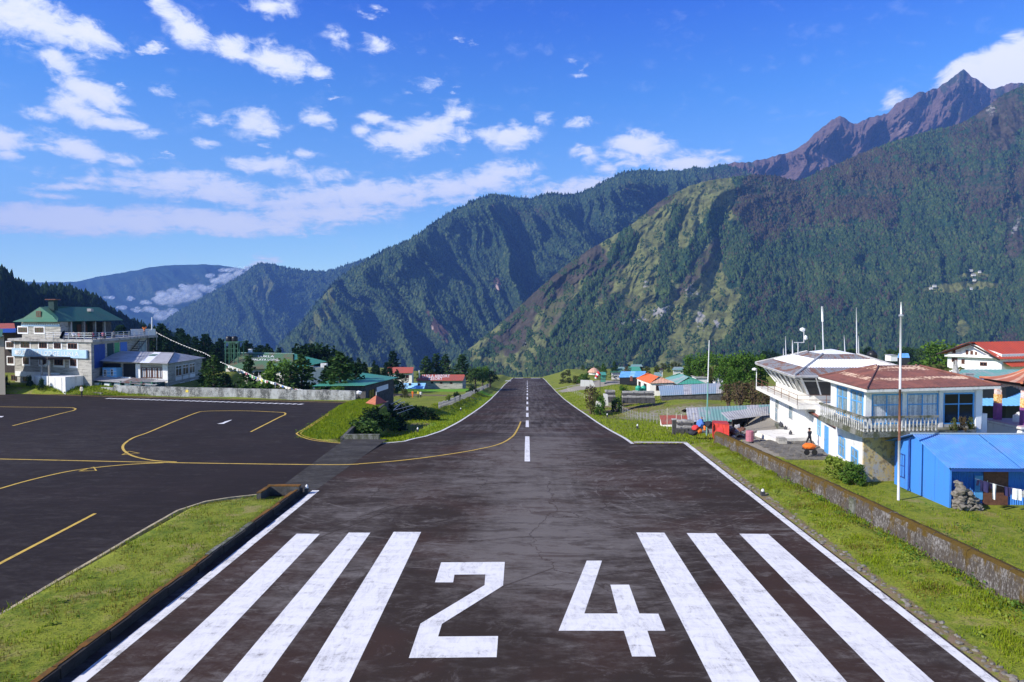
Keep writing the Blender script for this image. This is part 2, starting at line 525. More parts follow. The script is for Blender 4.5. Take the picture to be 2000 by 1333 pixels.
M['teal_tin'] = stained('teal_tin', (.06, .30, .20), (.09, .27, .18), .4, .6, (1, 1, 1), .4, .5)
M['pale_green_tin'] = stained('pale_green_tin', (.14, .33, .28), (.30, .33, .32), .45, .6, (1, 1, 1), .3, .6)
M['sage_tin'] = stained('sage_tin', (.16, .30, .26), (.24, .29, .28), .45, .6, (1, 1, 1), .2, .6)
M['slate_tin'] = stained('slate_tin', (.24, .32, .38), (.30, .33, .36), .45, .6, (1, 1, 1), .2, .5)
M['blue_tin'] = stained('blue_tin', (.075, .22, .54), (.13, .23, .47), .46, .64, (1, 1, 1), .7, .45, 0, (.09, .26, .60))
M['blue_wall'] = stained('blue_wall', (.055, .23, .66), (.085, .17, .36), .52, .72, (1.8, 1.8, .3), 1.2, .6)
M['blue_dark'] = plain('blue_dark', (.02, .07, .30), .5, .3)
M['blue_paint'] = plain('blue_paint', (.10, .36, .72), .5, .2, 3)
M['sky_paint'] = plain('sky_paint', (.20, .50, .80), .5, .15, 1)
M['band_blue'] = plain('band_blue', (.42, .60, .78), .6, .2, .8)
M['red_tin'] = stained('red_tin', (.50, .075, .03), (.40, .07, .035), .45, .65, (1, 1, 1), .3, .5)
M['orange_tin'] = stained('orange_tin', (.72, .15, .03), (.62, .13, .03), .45, .65, (1, 1, 1), .3, .5)
M['brick_tin'] = stained('brick_tin', (.38, .09, .055), (.30, .09, .06), .45, .6, (1, 1, 1), .3, .6)
M['rust_shed'] = stained('rust_shed', (.30, .075, .045), (.22, .12, .09), .45, .62, (1, 1, 1), .8, .7)
M['tile_orange'] = plain('tile_orange', (.46, .15, .075), .6, .25, 2)
M['tile_pale'] = plain('tile_pale', (.62, .36, .24), .6, .25, 2)
M['stone_wall'] = stained('stone_wall', (.40, .38, .335), (.21, .20, .18), .46, .60, (.5, .5, 4.5), 1.0, .9, .02)
M['dark_stone'] = plain('dark_stone', (.10, .095, .09), .95, .5, 2.0, .03)
M['concrete'] = stained('concrete', (.40, .39, .37), (.20, .19, .175), .45, .6, (1, 1, .5), .8, .9, .01)
M['concrete_moss'] = stained('concrete_moss', (.22, .215, .19), (.07, .075, .04), .40, .58, (1, 1, .4), 1.2, .95, .01)
M['baluster'] = stained('baluster', (.46, .45, .41), (.14, .135, .11), .46, .62, (1, 1, .5), 2.5, .85)
M['old_wall'] = stained('old_wall', (.42, .42, .41), (.10, .10, .095), .42, .58, (.55, .55, .25), 1.1, .9, .02, (.30, .29, .27))
M['dark_glass'] = plain('dark_glass', (.012, .014, .018), .12, .1, 1, 0, 0, .35)
M['glass_curtain'] = stained('glass_curtain', (.34, .36, .40), (.62, .62, .62), .44, .56, (6, 6, .15), 1.0, .25)
M['pale_glass'] = stained('pale_glass', (.16, .24, .28), (.40, .46, .48), .45, .6, (1.5, 1.5, .5), 1.2, .2)
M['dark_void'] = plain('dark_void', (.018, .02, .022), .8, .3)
M['teal_dark'] = plain('teal_dark', (.02, .06, .06), .7, .4)
M['brown_wood'] = plain('brown_wood', (.16, .07, .045), .7, .4, 5)
M['grey_wood'] = plain('grey_wood', (.42, .41, .39), .85, .35, 4)
M['dark_wood'] = plain('dark_wood', (.05, .035, .03), .8, .4, 4)
M['white_paint_new'] = plain('white_paint_new', (.80, .80, .79), .5, .15, 2)
M['steel'] = plain('steel', (.55, .56, .58), .4, .25, 3, 0, .6)
M['pole_white'] = stained('pole_white', (.52, .52, .54), (.30, .24, .21), .55, .7, (4, 4, .3), .8, .5)
M['dark_metal'] = plain('dark_metal', (.06, .06, .065), .5, .3, 3)
M['rust_metal'] = plain('rust_metal', (.20, .09, .055), .8, .4, 3)
M['black_plastic'] = plain('black_plastic', (.018, .018, .02), .35, .2)
M['tank_green'] = plain('tank_green', (.04, .38, .25), .45, .15)
M['tarp_blue'] = stained('tarp_blue', (.13, .36, .72), (.20, .48, .80), .45, .6, (1, 1, 1), .5, .5)
M['tarp_pale'] = stained('tarp_pale', (.32, .58, .80), (.18, .42, .66), .45, .6, (1, 1, 1), .4, .5)
M['tarp_red'] = stained('tarp_red', (.55, .045, .03), (.36, .03, .022), .48, .6, (2, 2, .7), 2, .5)
M['tarp_orange'] = plain('tarp_orange', (.80, .17, .02), .6, .2, 4)
M['gold'] = plain('gold', (.80, .52, .08), .3, .15, 4, 0, .7)
M['purple'] = plain('purple', (.28, .075, .26), .6, .25, 4)
M['pattern_orange'] = stained('pattern_orange', (.75, .30, .07), (.85, .62, .30), .47, .53, (1, 1, 1), 9, .6)
M['pattern_pale'] = stained('pattern_pale', (.72, .62, .60), (.70, .30, .20), .50, .56, (1, 1, 1), 9, .6)
M['pink_stone'] = plain('pink_stone', (.55, .38, .42), .6, .2, 2)
M['cloth_white'] = plain('cloth_white', (.80, .79, .76), .9, .1, 4)
M['cloth_cream'] = plain('cloth_cream', (.68, .62, .50), .9, .15, 4)
M['cloth_navy'] = plain('cloth_navy', (.035, .03, .10), .9, .2, 4)
M['cloth_red'] = plain('cloth_red', (.60, .05, .05), .9, .2, 4)
M['cloth_yellow'] = plain('cloth_yellow', (.80, .60, .10), .9, .2, 4)
M['cloth_green'] = plain('cloth_green', (.12, .40, .16), .9, .2, 4)
M['cloth_blue'] = plain('cloth_blue', (.10, .22, .60), .9, .2, 4)
M['cloth_pink'] = plain('cloth_pink', (.46, .16, .20), .9, .2, 4)
M['cloth_grey'] = plain('cloth_grey', (.30, .30, .31), .9, .2, 4)
M['skin'] = plain('skin', (.38, .20, .13), .6, .15, 4)
M['hair'] = plain('hair', (.012, .01, .01), .6, .2, 8)
M['jacket_dark'] = plain('jacket_dark', (.03, .03, .04), .8, .3, 6)
M['trousers_dark'] = plain('trousers_dark', (.025, .025, .03), .85, .3, 6)
M['robe_orange'] = plain('robe_orange', (.80, .20, .03), .8, .2, 6)
M['bark'] = plain('bark', (.10, .075, .055), .95, .4, 3, .02)
M['twig'] = plain('twig', (.22, .15, .10), .95, .4, 3)

def foliage(name, a, b_, c_, trans=0.25):
    m = bpy.data.materials.new(name); m.use_nodes = True
    nt = m.node_tree; nt.nodes.clear()
    geo = node(nt, 'ShaderNodeNewGeometry')
    cr = node(nt, 'ShaderNodeValToRGB')
    e = cr.color_ramp.elements; e[0].color = (*a, 1); e[1].color = (*c_, 1)
    k = e.new(0.5); k.color = (*b_, 1)
    oi = node(nt, 'ShaderNodeObjectInfo')
    f = mth(nt, 'ADD', mth(nt, 'MULTIPLY', geo.outputs['Random Per Island'], 0.55),
            mth(nt, 'ADD', mth(nt, 'MULTIPLY', noise(nt, geo.outputs['Position'], 0.9, 2), 0.5), mth(nt, 'MULTIPLY', mth(nt, 'SUBTRACT', oi.outputs['Random'], .5), .25)))
    lk(nt, mth(nt, 'SUBTRACT', f, 0.02), cr.inputs[0])
    d = node(nt, 'ShaderNodeBsdfDiffuse'); t = node(nt, 'ShaderNodeBsdfTranslucent')
    lk(nt, cr.outputs[0], d.inputs[0])
    lk(nt, mixc(nt, 0.4, cr.outputs[0], (a[0] * 2.2, a[1] * 2.2, a[2])), t.inputs[0])
    mx = node(nt, 'ShaderNodeMixShader', i_0=trans); lk(nt, d.outputs[0], mx.inputs[1]); lk(nt, t.outputs[0], mx.inputs[2])
    o = node(nt, 'ShaderNodeOutputMaterial'); lk(nt, mx.outputs[0], o.inputs[0])
    return m
M['leaf_pine'] = foliage('leaf_pine', (.022, .048, .017), (.050, .098, .028), (.105, .165, .042), .22)
M['leaf_dark'] = foliage('leaf_dark', (.009, .022, .011), (.018, .042, .018), (.038, .068, .026), .14)
M['leaf_green'] = foliage('leaf_green', (.045, .10, .018), (.085, .165, .028), (.15, .24, .045), .32)
M['leaf_olive'] = foliage('leaf_olive', (.05, .07, .02), (.09, .105, .03), (.14, .145, .05), .25)
M['leaf_yellow'] = foliage('leaf_yellow', (.11, .17, .025), (.21, .28, .045), (.34, .38, .08), .35)
M['leaf_brown'] = foliage('leaf_brown', (.05, .035, .02), (.09, .065, .035), (.13, .10, .05), .15)
M['grass_blade'] = foliage('grass_blade', (.10, .15, .010), (.20, .265, .015), (.31, .345, .028), .3)
M['grass_dry'] = foliage('grass_dry', (.12, .105, .020), (.205, .17, .036), (.29, .23, .065), .25)
M['flag_mix'] = None

# ---- paving
def asphalt(name, dark, worn, lo, hi, stretch, tint=None, arcs=None, base=.9):
    m, nt, b, P = newmat(name, base, .08)
    n1 = noise(nt, scalev(nt, P, stretch), 1.0, 8, 0.68, .4)
    n2 = noise(nt, scalev(nt, P, (.8, 1.5, 1)), 2.2, 11, 0.78, .3)
    n3 = noise(nt, P, 28, 3, 0.7)
    n0 = noise(nt, scalev(nt, P, (.055, .03, .05)), 1.0, 3, 0.5)
    f = mth(nt, 'ADD', mth(nt, 'ADD', mth(nt, 'MULTIPLY', n1, .42), mth(nt, 'MULTIPLY', n2, .42)), mth(nt, 'MULTIPLY', n0, .26))
    if arcs:
        # light scuffs left by nose wheels turning on the pan, and wear along the wheel tracks
        for (cx, cy, r0, r1, wt) in arcs:
            sp = node(nt, 'ShaderNodeSeparateXYZ'); lk(nt, P, sp.inputs[0])
            ddx = mth(nt, 'SUBTRACT', sp.outputs[0], cx); ddy = mth(nt, 'SUBTRACT', sp.outputs[1], cy)
            rr = mth(nt, 'SQRT', mth(nt, 'ADD', mth(nt, 'MULTIPLY', ddx, ddx), mth(nt, 'MULTIPLY', ddy, ddy)))
            cmb = node(nt, 'ShaderNodeCombineXYZ'); lk(nt, rr, cmb.inputs[0])
            lk(nt, mth(nt, 'MULTIPLY', mth(nt, 'ARCTAN2', ddy, ddx), 1.2), cmb.inputs[1])
            na = noise(nt, cmb.outputs[0], 2.4, 5, .75)
            ring = mth(nt, 'MULTIPLY', sstep(nt, rr, r0, r0 + 1.5), mth(nt, 'SUBTRACT', 1.0, sstep(nt, rr, r1 - 2, r1)))
            f = mth(nt, 'ADD', f, mth(nt, 'MULTIPLY', mth(nt, 'MULTIPLY', sstep(nt, na, .55, .74), ring), wt))
    if arcs:
        # dust trodden into the middle of the threshold, and long wheel tracks down the slope
        sp = node(nt, 'ShaderNodeSeparateXYZ'); lk(nt, P, sp.inputs[0])
        cx = mth(nt, 'DIVIDE', mth(nt, 'SUBTRACT', sp.outputs[0], .8), 5.0)
        mid = mth(nt, 'POWER', 2.718, mth(nt, 'MULTIPLY', mth(nt, 'MULTIPLY', cx, cx), -1.0))
        nearb = mth(nt, 'MULTIPLY', sstep(nt, sp.outputs[1], 23, 30), mth(nt, 'SUBTRACT', 1.0, mth(nt, 'MULTIPLY', sstep(nt, sp.outputs[1], 60, 75), .4)))
        f = mth(nt, 'ADD', f, mth(nt, 'MULTIPLY', mth(nt, 'MULTIPLY', mid, nearb), .17))
        cx2 = mth(nt, 'DIVIDE', mth(nt, 'ADD', sp.outputs[0], 9.5), 2.6)
        mid2 = mth(nt, 'POWER', 2.718, mth(nt, 'MULTIPLY', mth(nt, 'MULTIPLY', cx2, cx2), -1.0))
        f = mth(nt, 'ADD', f, mth(nt, 'MULTIPLY', mth(nt, 'MULTIPLY', mid2, mth(nt, 'SUBTRACT', 1.0, sstep(nt, sp.outputs[1], 52, 64))), .07))
        nl = noise(nt, scalev(nt, P, (1.5, .035, 1)), 1.0, 5, .65)
        f = mth(nt, 'ADD', f, mth(nt, 'MULTIPLY', mth(nt, 'SUBTRACT', nl, .5), mth(nt, 'ADD', .10, mth(nt, 'MULTIPLY', sstep(nt, sp.outputs[1], 60, 90), .45))))
        nb2 = noise(nt, scalev(nt, P, (.12, .16, 1), (3, 7, 0)), 1.0, 5, .62, .6)
        f = mth(nt, 'ADD', f, mth(nt, 'MULTIPLY', mth(nt, 'SUBTRACT', nb2, .52), .42))
    fac = sstep(nt, f, lo, hi)
    fac = mth(nt, 'MULTIPLY', fac, mth(nt, 'ADD', .55, mth(nt, 'MULTIPLY', n3, .8)))
    # crisp-edged patches: darker resealed streaks laid across, paler scuffs, and fine cracks
    c1 = noise(nt, scalev(nt, P, (.22, .85, 1), (11, 5, 0)), 1.0, 10, .74, .5)
    fac = mth(nt, 'MULTIPLY', fac, mth(nt, 'SUBTRACT', 1.0, mth(nt, 'MULTIPLY', sstep(nt, c1, .545, .585), .50)))
    c2 = noise(nt, scalev(nt, P, (.42, .62, 1), (2, 9, 0)), 1.0, 11, .76, .8)
    fac = mth(nt, 'ADD', fac, mth(nt, 'MULTIPLY', sstep(nt, c2, .555, .63), .42 if arcs else .22), None, True)
    dv = noise(nt, P, .8, 4, .6)
    wv = node(nt, 'ShaderNodeVectorMath', operation='SCALE'); cv = node(nt, 'ShaderNodeCombineXYZ'); lk(nt, dv, cv.inputs[0]); lk(nt, dv, cv.inputs[1]); lk(nt, cv.outputs[0], wv.inputs[0]); wv.inputs['Scale'].default_value = 1.6
    va = node(nt, 'ShaderNodeVectorMath', operation='ADD'); lk(nt, P, va.inputs[0]); lk(nt, wv.outputs[0], va.inputs[1])
    vc_ = node(nt, 'ShaderNodeTexVoronoi', feature='DISTANCE_TO_EDGE', i_Scale=.17); lk(nt, va.outputs[0], vc_.inputs['Vector'])
    crack = mth(nt, 'SUBTRACT', 1.0, sstep(nt, vc_.outputs['Distance'], .0, .010))
    fac = mth(nt, 'MULTIPLY', fac, mth(nt, 'SUBTRACT', 1.0, mth(nt, 'MULTIPLY', crack, .7)))
    base_c = dark
    if tint: base_c = mixc(nt, sstep(nt, noise(nt, P, .12, 3), .45, .6), dark, tint)
    col = mixc(nt, fac, base_c, worn)
    col = mixc(nt, mth(nt, 'MULTIPLY', sstep(nt, n3, .3, .75), .35), col, (.012, .011, .012))
    lk(nt, col, b.inputs['Base Color'])
    bump(nt, b, n3, .004, .5)
    return m
M['runway_asphalt'] = asphalt('runway_asphalt', (.038, .0275, .022), (.165, .145, .132), .50, .78, (.34, 1.0, 1), (.052, .031, .024),
                              [(12.5, 44, 3, 11, .45), (-2, 52, 14, 26, .20)])
M['apron_asphalt'] = asphalt('apron_asphalt', (.024, .0185, .0175), (.088, .078, .072), .50, .84, (.40, 1.3, 1), (.028, .021, .020))
M['worn_strip'] = asphalt('worn_strip', (.042, .038, .034), (.115, .11, .10), .44, .72, (.4, .8, 1))

def roadpaint(name, c, under, lo, hi):
    m, nt, b, P = newmat(name, .7, .25)
    n1 = noise(nt, scalev(nt, P, (.5, 1.5, 1)), 1.3, 7, .7, .5)
    n2 = noise(nt, P, 14, 5, .75)
    n4 = noise(nt, scalev(nt, P, (2.2, .7, 1), (0, 0, 0), (0, 0, .5)), 1.5, 6, .7, 1.2)
    f = mth(nt, 'ADD', mth(nt, 'ADD', mth(nt, 'MULTIPLY', n1, .35), mth(nt, 'MULTIPLY', n2, .35)), mth(nt, 'MULTIPLY', n4, .3))
    wear = sstep(nt, f, lo, hi)
    col = mixc(nt, mth(nt, 'MULTIPLY', sstep(nt, mth(nt, 'ADD', mth(nt, 'MULTIPLY', n1, .5), mth(nt, 'MULTIPLY', n4, .5)), .42, .64), .55), c, tuple(x * .55 for x in c))
    lk(nt, mixc(nt, wear, col, under), b.inputs['Base Color'])
    bump(nt, b, n2, .003, .4)
    return m
M['white_marking'] = roadpaint('white_marking', (.74, .72, .70), (.17, .15, .14), .535, .66)
M['white_edge'] = roadpaint('white_edge', (.72, .70, .67), (.16, .145, .13), .50, .64)
M['yellow_marking'] = roadpaint('yellow_marking', (.60, .40, .07), (.06, .055, .05), .52, .64)
M['kerb_paint'] = roadpaint('kerb_paint', (.46, .38, .22), (.20, .18, .14), .46, .60)

# ---- ground: one sheet; the vertex attribute says where grass, bare earth, gravel or ploughed soil lies
def ground_mat():
    m, nt, b, P = newmat('ground_cover', .95, .15)
    at_ = node(nt, 'ShaderNodeAttribute', attribute_name='cover')
    sp = node(nt, 'ShaderNodeSeparateColor'); lk(nt, at_.outputs['Color'], sp.inputs[0])
    n1 = noise(nt, P, .22, 5, .6); n2 = noise(nt, P, 2.2, 5, .65); n3 = noise(nt, P, 11, 4, .7)
    f = mth(nt, 'ADD', mth(nt, 'MULTIPLY', n1, .45), mth(nt, 'MULTIPLY', n2, .55))
    grass = mixc(nt, sstep(nt, f, .38, .56), (.105, .150, .014), (.215, .240, .026))
    grass = mixc(nt, sstep(nt, noise(nt, P, .55, 5, .7), .53, .66), grass, (.25, .22, .07))
    grass = mixc(nt, sstep(nt, n3, .50, .72), grass, (.035, .055, .012))
    earth = mixc(nt, n2, (.10, .060, .040), (.24, .175, .12))
    gravel = mixc(nt, n3, (.20, .175, .135), (.37, .335, .275))
    c = mixc(nt, sstep(nt, mth(nt, 'ADD', sp.outputs[0], mth(nt, 'MULTIPLY', mth(nt, 'SUBTRACT', n2, .5), .9)), .35, .65), grass, earth)
    c = mixc(nt, sstep(nt, mth(nt, 'ADD', sp.outputs[1], mth(nt, 'MULTIPLY', mth(nt, 'SUBTRACT', n2, .5), .9)), .35, .65), c, gravel)
    c = mixc(nt, sp.outputs[2], c, mixc(nt, n2, (.09, .24, .012), (.16, .33, .02)))
    lk(nt, c, b.inputs['Base Color'])
    bump(nt, b, mth(nt, 'ADD', n2, mth(nt, 'MULTIPLY', n3, .5)), .12, .7)
    return m
M['ground'] = ground_mat()

def mountain_mat(name, forest_a, forest_b, grass_c, rock_c, cliff_c, tree=9.0, bd=6.0):
    m, nt, b, P = newmat(name, 1.0, .05)
    at_ = node(nt, 'ShaderNodeAttribute', attribute_name='cover')
    sp = node(nt, 'ShaderNodeSeparateColor'); lk(nt, at_.outputs['Color'], sp.inputs[0])
    n1 = noise(nt, P, 1 / 260, 6, .62); n2 = noise(nt, P, 1 / 38, 6, .68)
    vo = node(nt, 'ShaderNodeTexVoronoi', i_Scale=1 / tree, i_Randomness=1.0); lk(nt, P, vo.inputs['Vector'])
    vd = vo.outputs['Distance']
    f = mth(nt, 'ADD', mth(nt, 'MULTIPLY', n1, .5), mth(nt, 'MULTIPLY', n2, .5))
    forest = mixc(nt, sstep(nt, f, .36, .62), forest_a, forest_b)
    spc = node(nt, 'ShaderNodeSeparateColor'); lk(nt, vo.outputs['Color'], spc.inputs[0])
    forest = mixc(nt, mth(nt, 'MULTIPLY', spc.outputs[0], .55), forest, tuple(x * .45 for x in forest_a))
    grass = mixc(nt, sstep(nt, n2, .38, .62), tuple(x * .55 for x in grass_c), grass_c)
    rock = mixc(nt, sstep(nt, n2, .36, .66), tuple(x * .5 for x in rock_c), rock_c)
    jit = mth(nt, 'MULTIPLY', mth(nt, 'SUBTRACT', n2, .5), 1.2)
    c = mixc(nt, sstep(nt, mth(nt, 'ADD', sp.outputs[0], jit), .3, .7), forest, grass)
    c = mixc(nt, sstep(nt, mth(nt, 'ADD', sp.outputs[1], jit), .3, .7), c, rock)
    c = mixc(nt, sstep(nt, mth(nt, 'ADD', sp.outputs[2], jit), .4, .7), c, cliff_c)
    lk(nt, c, b.inputs['Base Color'])
    fo = mth(nt, 'SUBTRACT', 1.0, mth(nt, 'MULTIPLY', sstep(nt, mth(nt, 'ADD', sp.outputs[0], sp.outputs[1]), .3, .8), .75))
    h = mth(nt, 'ADD', mth(nt, 'MULTIPLY', mth(nt, 'MULTIPLY', mth(nt, 'SUBTRACT', 1.0, vd), fo), bd), mth(nt, 'MULTIPLY', n2, bd * 2.2))
    bump(nt, b, h, 1.0, .8)
    return m
M['near_slope'] = mountain_mat('near_slope', (.020, .050, .026), (.045, .090, .036), (.180, .190, .066), (.092, .076, .052), (.33, .31, .28), 8, 4)
M['mid_slope'] = mountain_mat('mid_slope', (.018, .046, .024), (.050, .092, .034), (.15, .165, .05), (.12, .075, .06), (.44, .32, .27), 13, 7)
M['rock_slope'] = mountain_mat('rock_slope', (.045, .060, .034), (.085, .080, .045), (.12, .10, .06), (.19, .125, .108), (.36, .27, .25), 18, 10)
M['far_slope'] = mountain_mat('far_slope', (.016, .040, .028), (.040, .072, .036), (.13, .145, .05), (.11, .08, .06), (.3, .27, .25), 20, 10)
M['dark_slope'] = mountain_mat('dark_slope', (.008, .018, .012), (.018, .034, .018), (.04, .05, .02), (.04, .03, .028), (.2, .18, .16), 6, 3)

def forest_mat(name, a, b_, c_):
    m = bpy.data.materials.new(name); m.use_nodes = True
    nt = m.node_tree; nt.nodes.clear()
    geo = node(nt, 'ShaderNodeNewGeometry')
    cr = node(nt, 'ShaderNodeValToRGB')
    e = cr.color_ramp.elements; e[0].color = (*a, 1); e[1].color = (*c_, 1); k = e.new(.5); k.color = (*b_, 1)
    f = mth(nt, 'ADD', mth(nt, 'MULTIPLY', geo.outputs['Random Per Island'], .6), mth(nt, 'MULTIPLY', mth(nt, 'SUBTRACT', noise(nt, geo.outputs['Position'], 1 / 150, 4), .3), 1.0))
    lk(nt, f, cr.inputs[0])
    d = node(nt, 'ShaderNodeBsdfDiffuse'); lk(nt, cr.outputs[0], d.inputs[0])
    o = node(nt, 'ShaderNodeOutputMaterial'); lk(nt, d.outputs[0], o.inputs[0])
    return m
M['forest_green'] = forest_mat('forest_green', (.020, .042, .019), (.047, .083, .029), (.098, .128, .042))
M['forest_far'] = forest_mat('forest_far', (.022, .042, .024), (.050, .080, .034), (.100, .128, .048))
M['forest_brown'] = forest_mat('forest_brown', (.042, .036, .026), (.072, .058, .038), (.098, .088, .045))
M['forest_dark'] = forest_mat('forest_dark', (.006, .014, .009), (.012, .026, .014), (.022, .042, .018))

def mossy_wall():
    # rubble wall under old whitewash: moss covers the top and runs down the face
    m, nt, b, P = newmat('mossy_wall', .95, .15)
    n1 = noise(nt, scalev(nt, P, (1, 1, .35)), 1.6, 6, .7); n2 = noise(nt, scalev(nt, P, (2.5, 2.5, 1.1)), 4.6, 8, .8)
    vo = node(nt, 'ShaderNodeTexVoronoi', i_Scale=4.0); lk(nt, P, vo.inputs['Vector'])
    geo = node(nt, 'ShaderNodeNewGeometry'); sp = node(nt, 'ShaderNodeSeparateXYZ'); lk(nt, geo.outputs['Normal'], sp.inputs[0])
    stone = mixc(nt, n2, (.025, .019, .015), (.15, .125, .105))
    n5 = noise(nt, P, .7, 5, .65)
    lime = mixc(nt, mth(nt, 'MULTIPLY', sstep(nt, mth(nt, 'ADD', mth(nt, 'MULTIPLY', n2, .7), mth(nt, 'MULTIPLY', n5, .3)), .49, .60), .8), stone, (.31, .29, .275))
    moss = mixc(nt, n2, (.055, .034, .008), (.145, .092, .018))
    f = mth(nt, 'ADD', mth(nt, 'MULTIPLY', sp.outputs[2], .6), n1)
    lk(nt, mixc(nt, sstep(nt, f, .54, .72), lime, moss), b.inputs['Base Color'])
    bump(nt, b, mth(nt, 'ADD', mth(nt, 'MULTIPLY', vo.outputs['Distance'], .6), n2), .08, .8)
    return m
M['mossy_wall'] = mossy_wall()
M['shade_stone'] = plain('shade_stone', (.035, .032, .03), .95, .5, 2.0, .03)  # stone colour darkened to carry the shade on the low left wall's face
M['orange_moss'] = plain('orange_moss', (.20, .085, .012), .95, .6, 2.2, .03, c2=(.07, .045, .012))
M['rubble'] = plain('rubble', (.24, .215, .18), .95, .55, 5, .02)
M['flagstone'] = plain('flagstone', (.19, .175, .15), .9, .45, 1.2, .01)
# ------------------------------------------------------------ shape of the ground
_PY = np.array([-60, 58, 63, 70, 78, 96, 118, 150, 190, 250, 314, 380, 446, 470, 520, 640, 760], float)
_PZ = np.array([0, 0, -.22, -.95, -1.85, -3.55, -5.45, -8.1, -11.2, -15.2, -19.0, -22.8, -26.8, -28.5, -45, -120, -240], float)
_yy = np.arange(-60, 761, 1.0); _zz = np.interp(_yy, _PY, _PZ)
_k = np.ones(9) / 9; _zs = np.convolve(np.pad(_zz, 4, mode='edge'), _k, 'valid')
def prof(Y): return np.interp(Y, _yy, _zs)
_RY = np.array([-60, 84, 100, 120, 150, 200, 300, 400, 500, 560, 640, 760], float)
_RZ = np.array([-.5, -.55, -2.2, -3.4, -4.9, -8.3, -14.6, -20.0, -25.0, -32, -80, -200], float)
def rightz(Y): return np.interp(Y, _RY, _RZ)
def wall_x(Y): return np.interp(Y, [10, 25.7, 40, 61.4, 70], [19.2, 18.6, 17.9, 16.6, 16.2])    # foot of the mossy wall
def gz(X, Y):
    X = np.asarray(X, float); Y = np.asarray(Y, float)
    b = prof(Y)
    # right-hand side: a bank up to the village terrace
    zr = rightz(Y)
    wx = wall_x(Y)
    near = np.where(X < wx, b + ss(X, 14.4, wx) * .28, np.where(X < wx + .5, -.3, -.5))
    xs = np.interp(Y, [62, 70, 80, 100, 125], [13, 16, 24, 22, 10]); xe = np.interp(Y, [62, 70, 80, 100, 125], [19, 22, 28, 30, 28])
    far = b + (zr - b) * np.clip((X - xs) / (xe - xs), 0, 1)
    wN = 1 - ss(Y, 60.5, 64)
    r = near * wN + far * (1 - wN)
    r = np.where((X > 22) & (Y < 64), zr, r)
    r = np.where((X > 14) & (Y < 62), np.where(X > wx + .5, -.5, near), r)
    r = r + ss(X, 60, 140) * ss(Y, 120, 260) * 3.0
    # left-hand side: level apron, then the ground steps down behind the long wall
    lodge = ss(-X, 46, 58)
    edge = 93 + lodge * 34 + ss(-X, 24, 58) * 6
    apron = np.where(X < -17.7 - np.maximum(0, Y - 86) * .55, 1.0, 0.0) * (1 - ss(Y, edge, edge + 9))
    l = b + 1.6 * ss(-X, 11, 17) * ss(Y, 92, 125) - .55 * ss(-X, 11.5, 15) * ss(Y, 64, 70) * (1 - ss(Y, 88, 96))
    l = l + ss(-X, 40, 110) * ss(Y, 120, 200) * np.where(Y < 470, 5.0, 0)
    l = l * (1 - apron)
    l = l + lodge * ss(Y, 98.6, 100.5) * (1 - ss(Y, 128, 140)) * 1.0
    strip = (X < -14.3) * (X > -60) * ss(strip_edge_d(X, Y), .0, 2.2)
    l = l + .30 * strip
    return np.where(X > 0, r, l)

# kerb line between the apron and the near-left grass strip (ground positions)
KERB = [flat(*p) for p in ((-420, 1440), (-200, 1320), (0, 1203), (100, 1143), (200, 1085), (280, 1037), (345, 1000), (400, 982), (450, 974), (505, 968))]
_kx = np.array([p.x for p in KERB]); _ky = np.array([p.y for p in KERB])
def strip_edge_d(X, Y):           # how far inside the strip (towards the camera) a point lies
    return np.where(X > _kx[-1], _ky[-1] - Y, np.interp(X, _kx, _ky) - Y) * .75

def hit(px, py, zoff=0.0):        # ground point seen at a pixel
    d = rays(px, py); t = 8.0
    prev = t
    while t < 900:
        p = CAM + d * t
        if p[2] < float(gz(p[0], p[1])) + zoff: break
        prev = t; t *= 1.004
    lo, hi = prev, t
    for _ in range(24):
        m = (lo + hi) / 2; p = CAM + d * m
        if p[2] < float(gz(p[0], p[1])) + zoff: hi = m
        else: lo = m
    p = CAM + d * hi
    return Vector(p.tolist())
def hit_run(px, py):              # point on the runway's own profile
    d = rays(px, py); lo, hi = 8.0, 900.0
    f = lambda t: CAM[2] + d[2] * t - prof(CAM[1] + d[1] * t)
    t = lo
    while t < hi and f(t) > 0: t *= 1.003
    lo = t / 1.003; hi = t
    for _ in range(30):
        m = (lo + hi) / 2
        if f(m) > 0: lo = m
        else: hi = m
    p = CAM + d * hi
    return Vector(p.tolist())
def ground_at(X, Y): return float(gz(X, Y))

# outlines of the paved surfaces
RUN_L = [(790, 862), (830, 853), (862, 842), (900, 822), (940, 795), (963, 775), (985, 752), (1002, 738.5)]
RUN_R = [(1228, 861), (1200, 845), (1145, 810), (1105, 782), (1078, 756), (1060, 738.5)]
pl = [hit_run(*p) for p in RUN_L]; pr = [hit_run(*p) for p in RUN_R]
def run_left(Y): return np.interp(Y, [p.y for p in pl], [p.x for p in pl])
def run_right(Y): return np.interp(Y, [p.y for p in pr], [p.x for p in pr])
ISLE = [hit(*p) if 0 else flat(*p) for p in ((664, 865), (640, 863), (605, 857), (587, 850), (582, 845), (600, 833), (640, 808), (672, 787), (690, 783))]
APRON_BACK = [flat(-160, 764), flat(150, 771), flat(400, 778), flat(694, 785)]

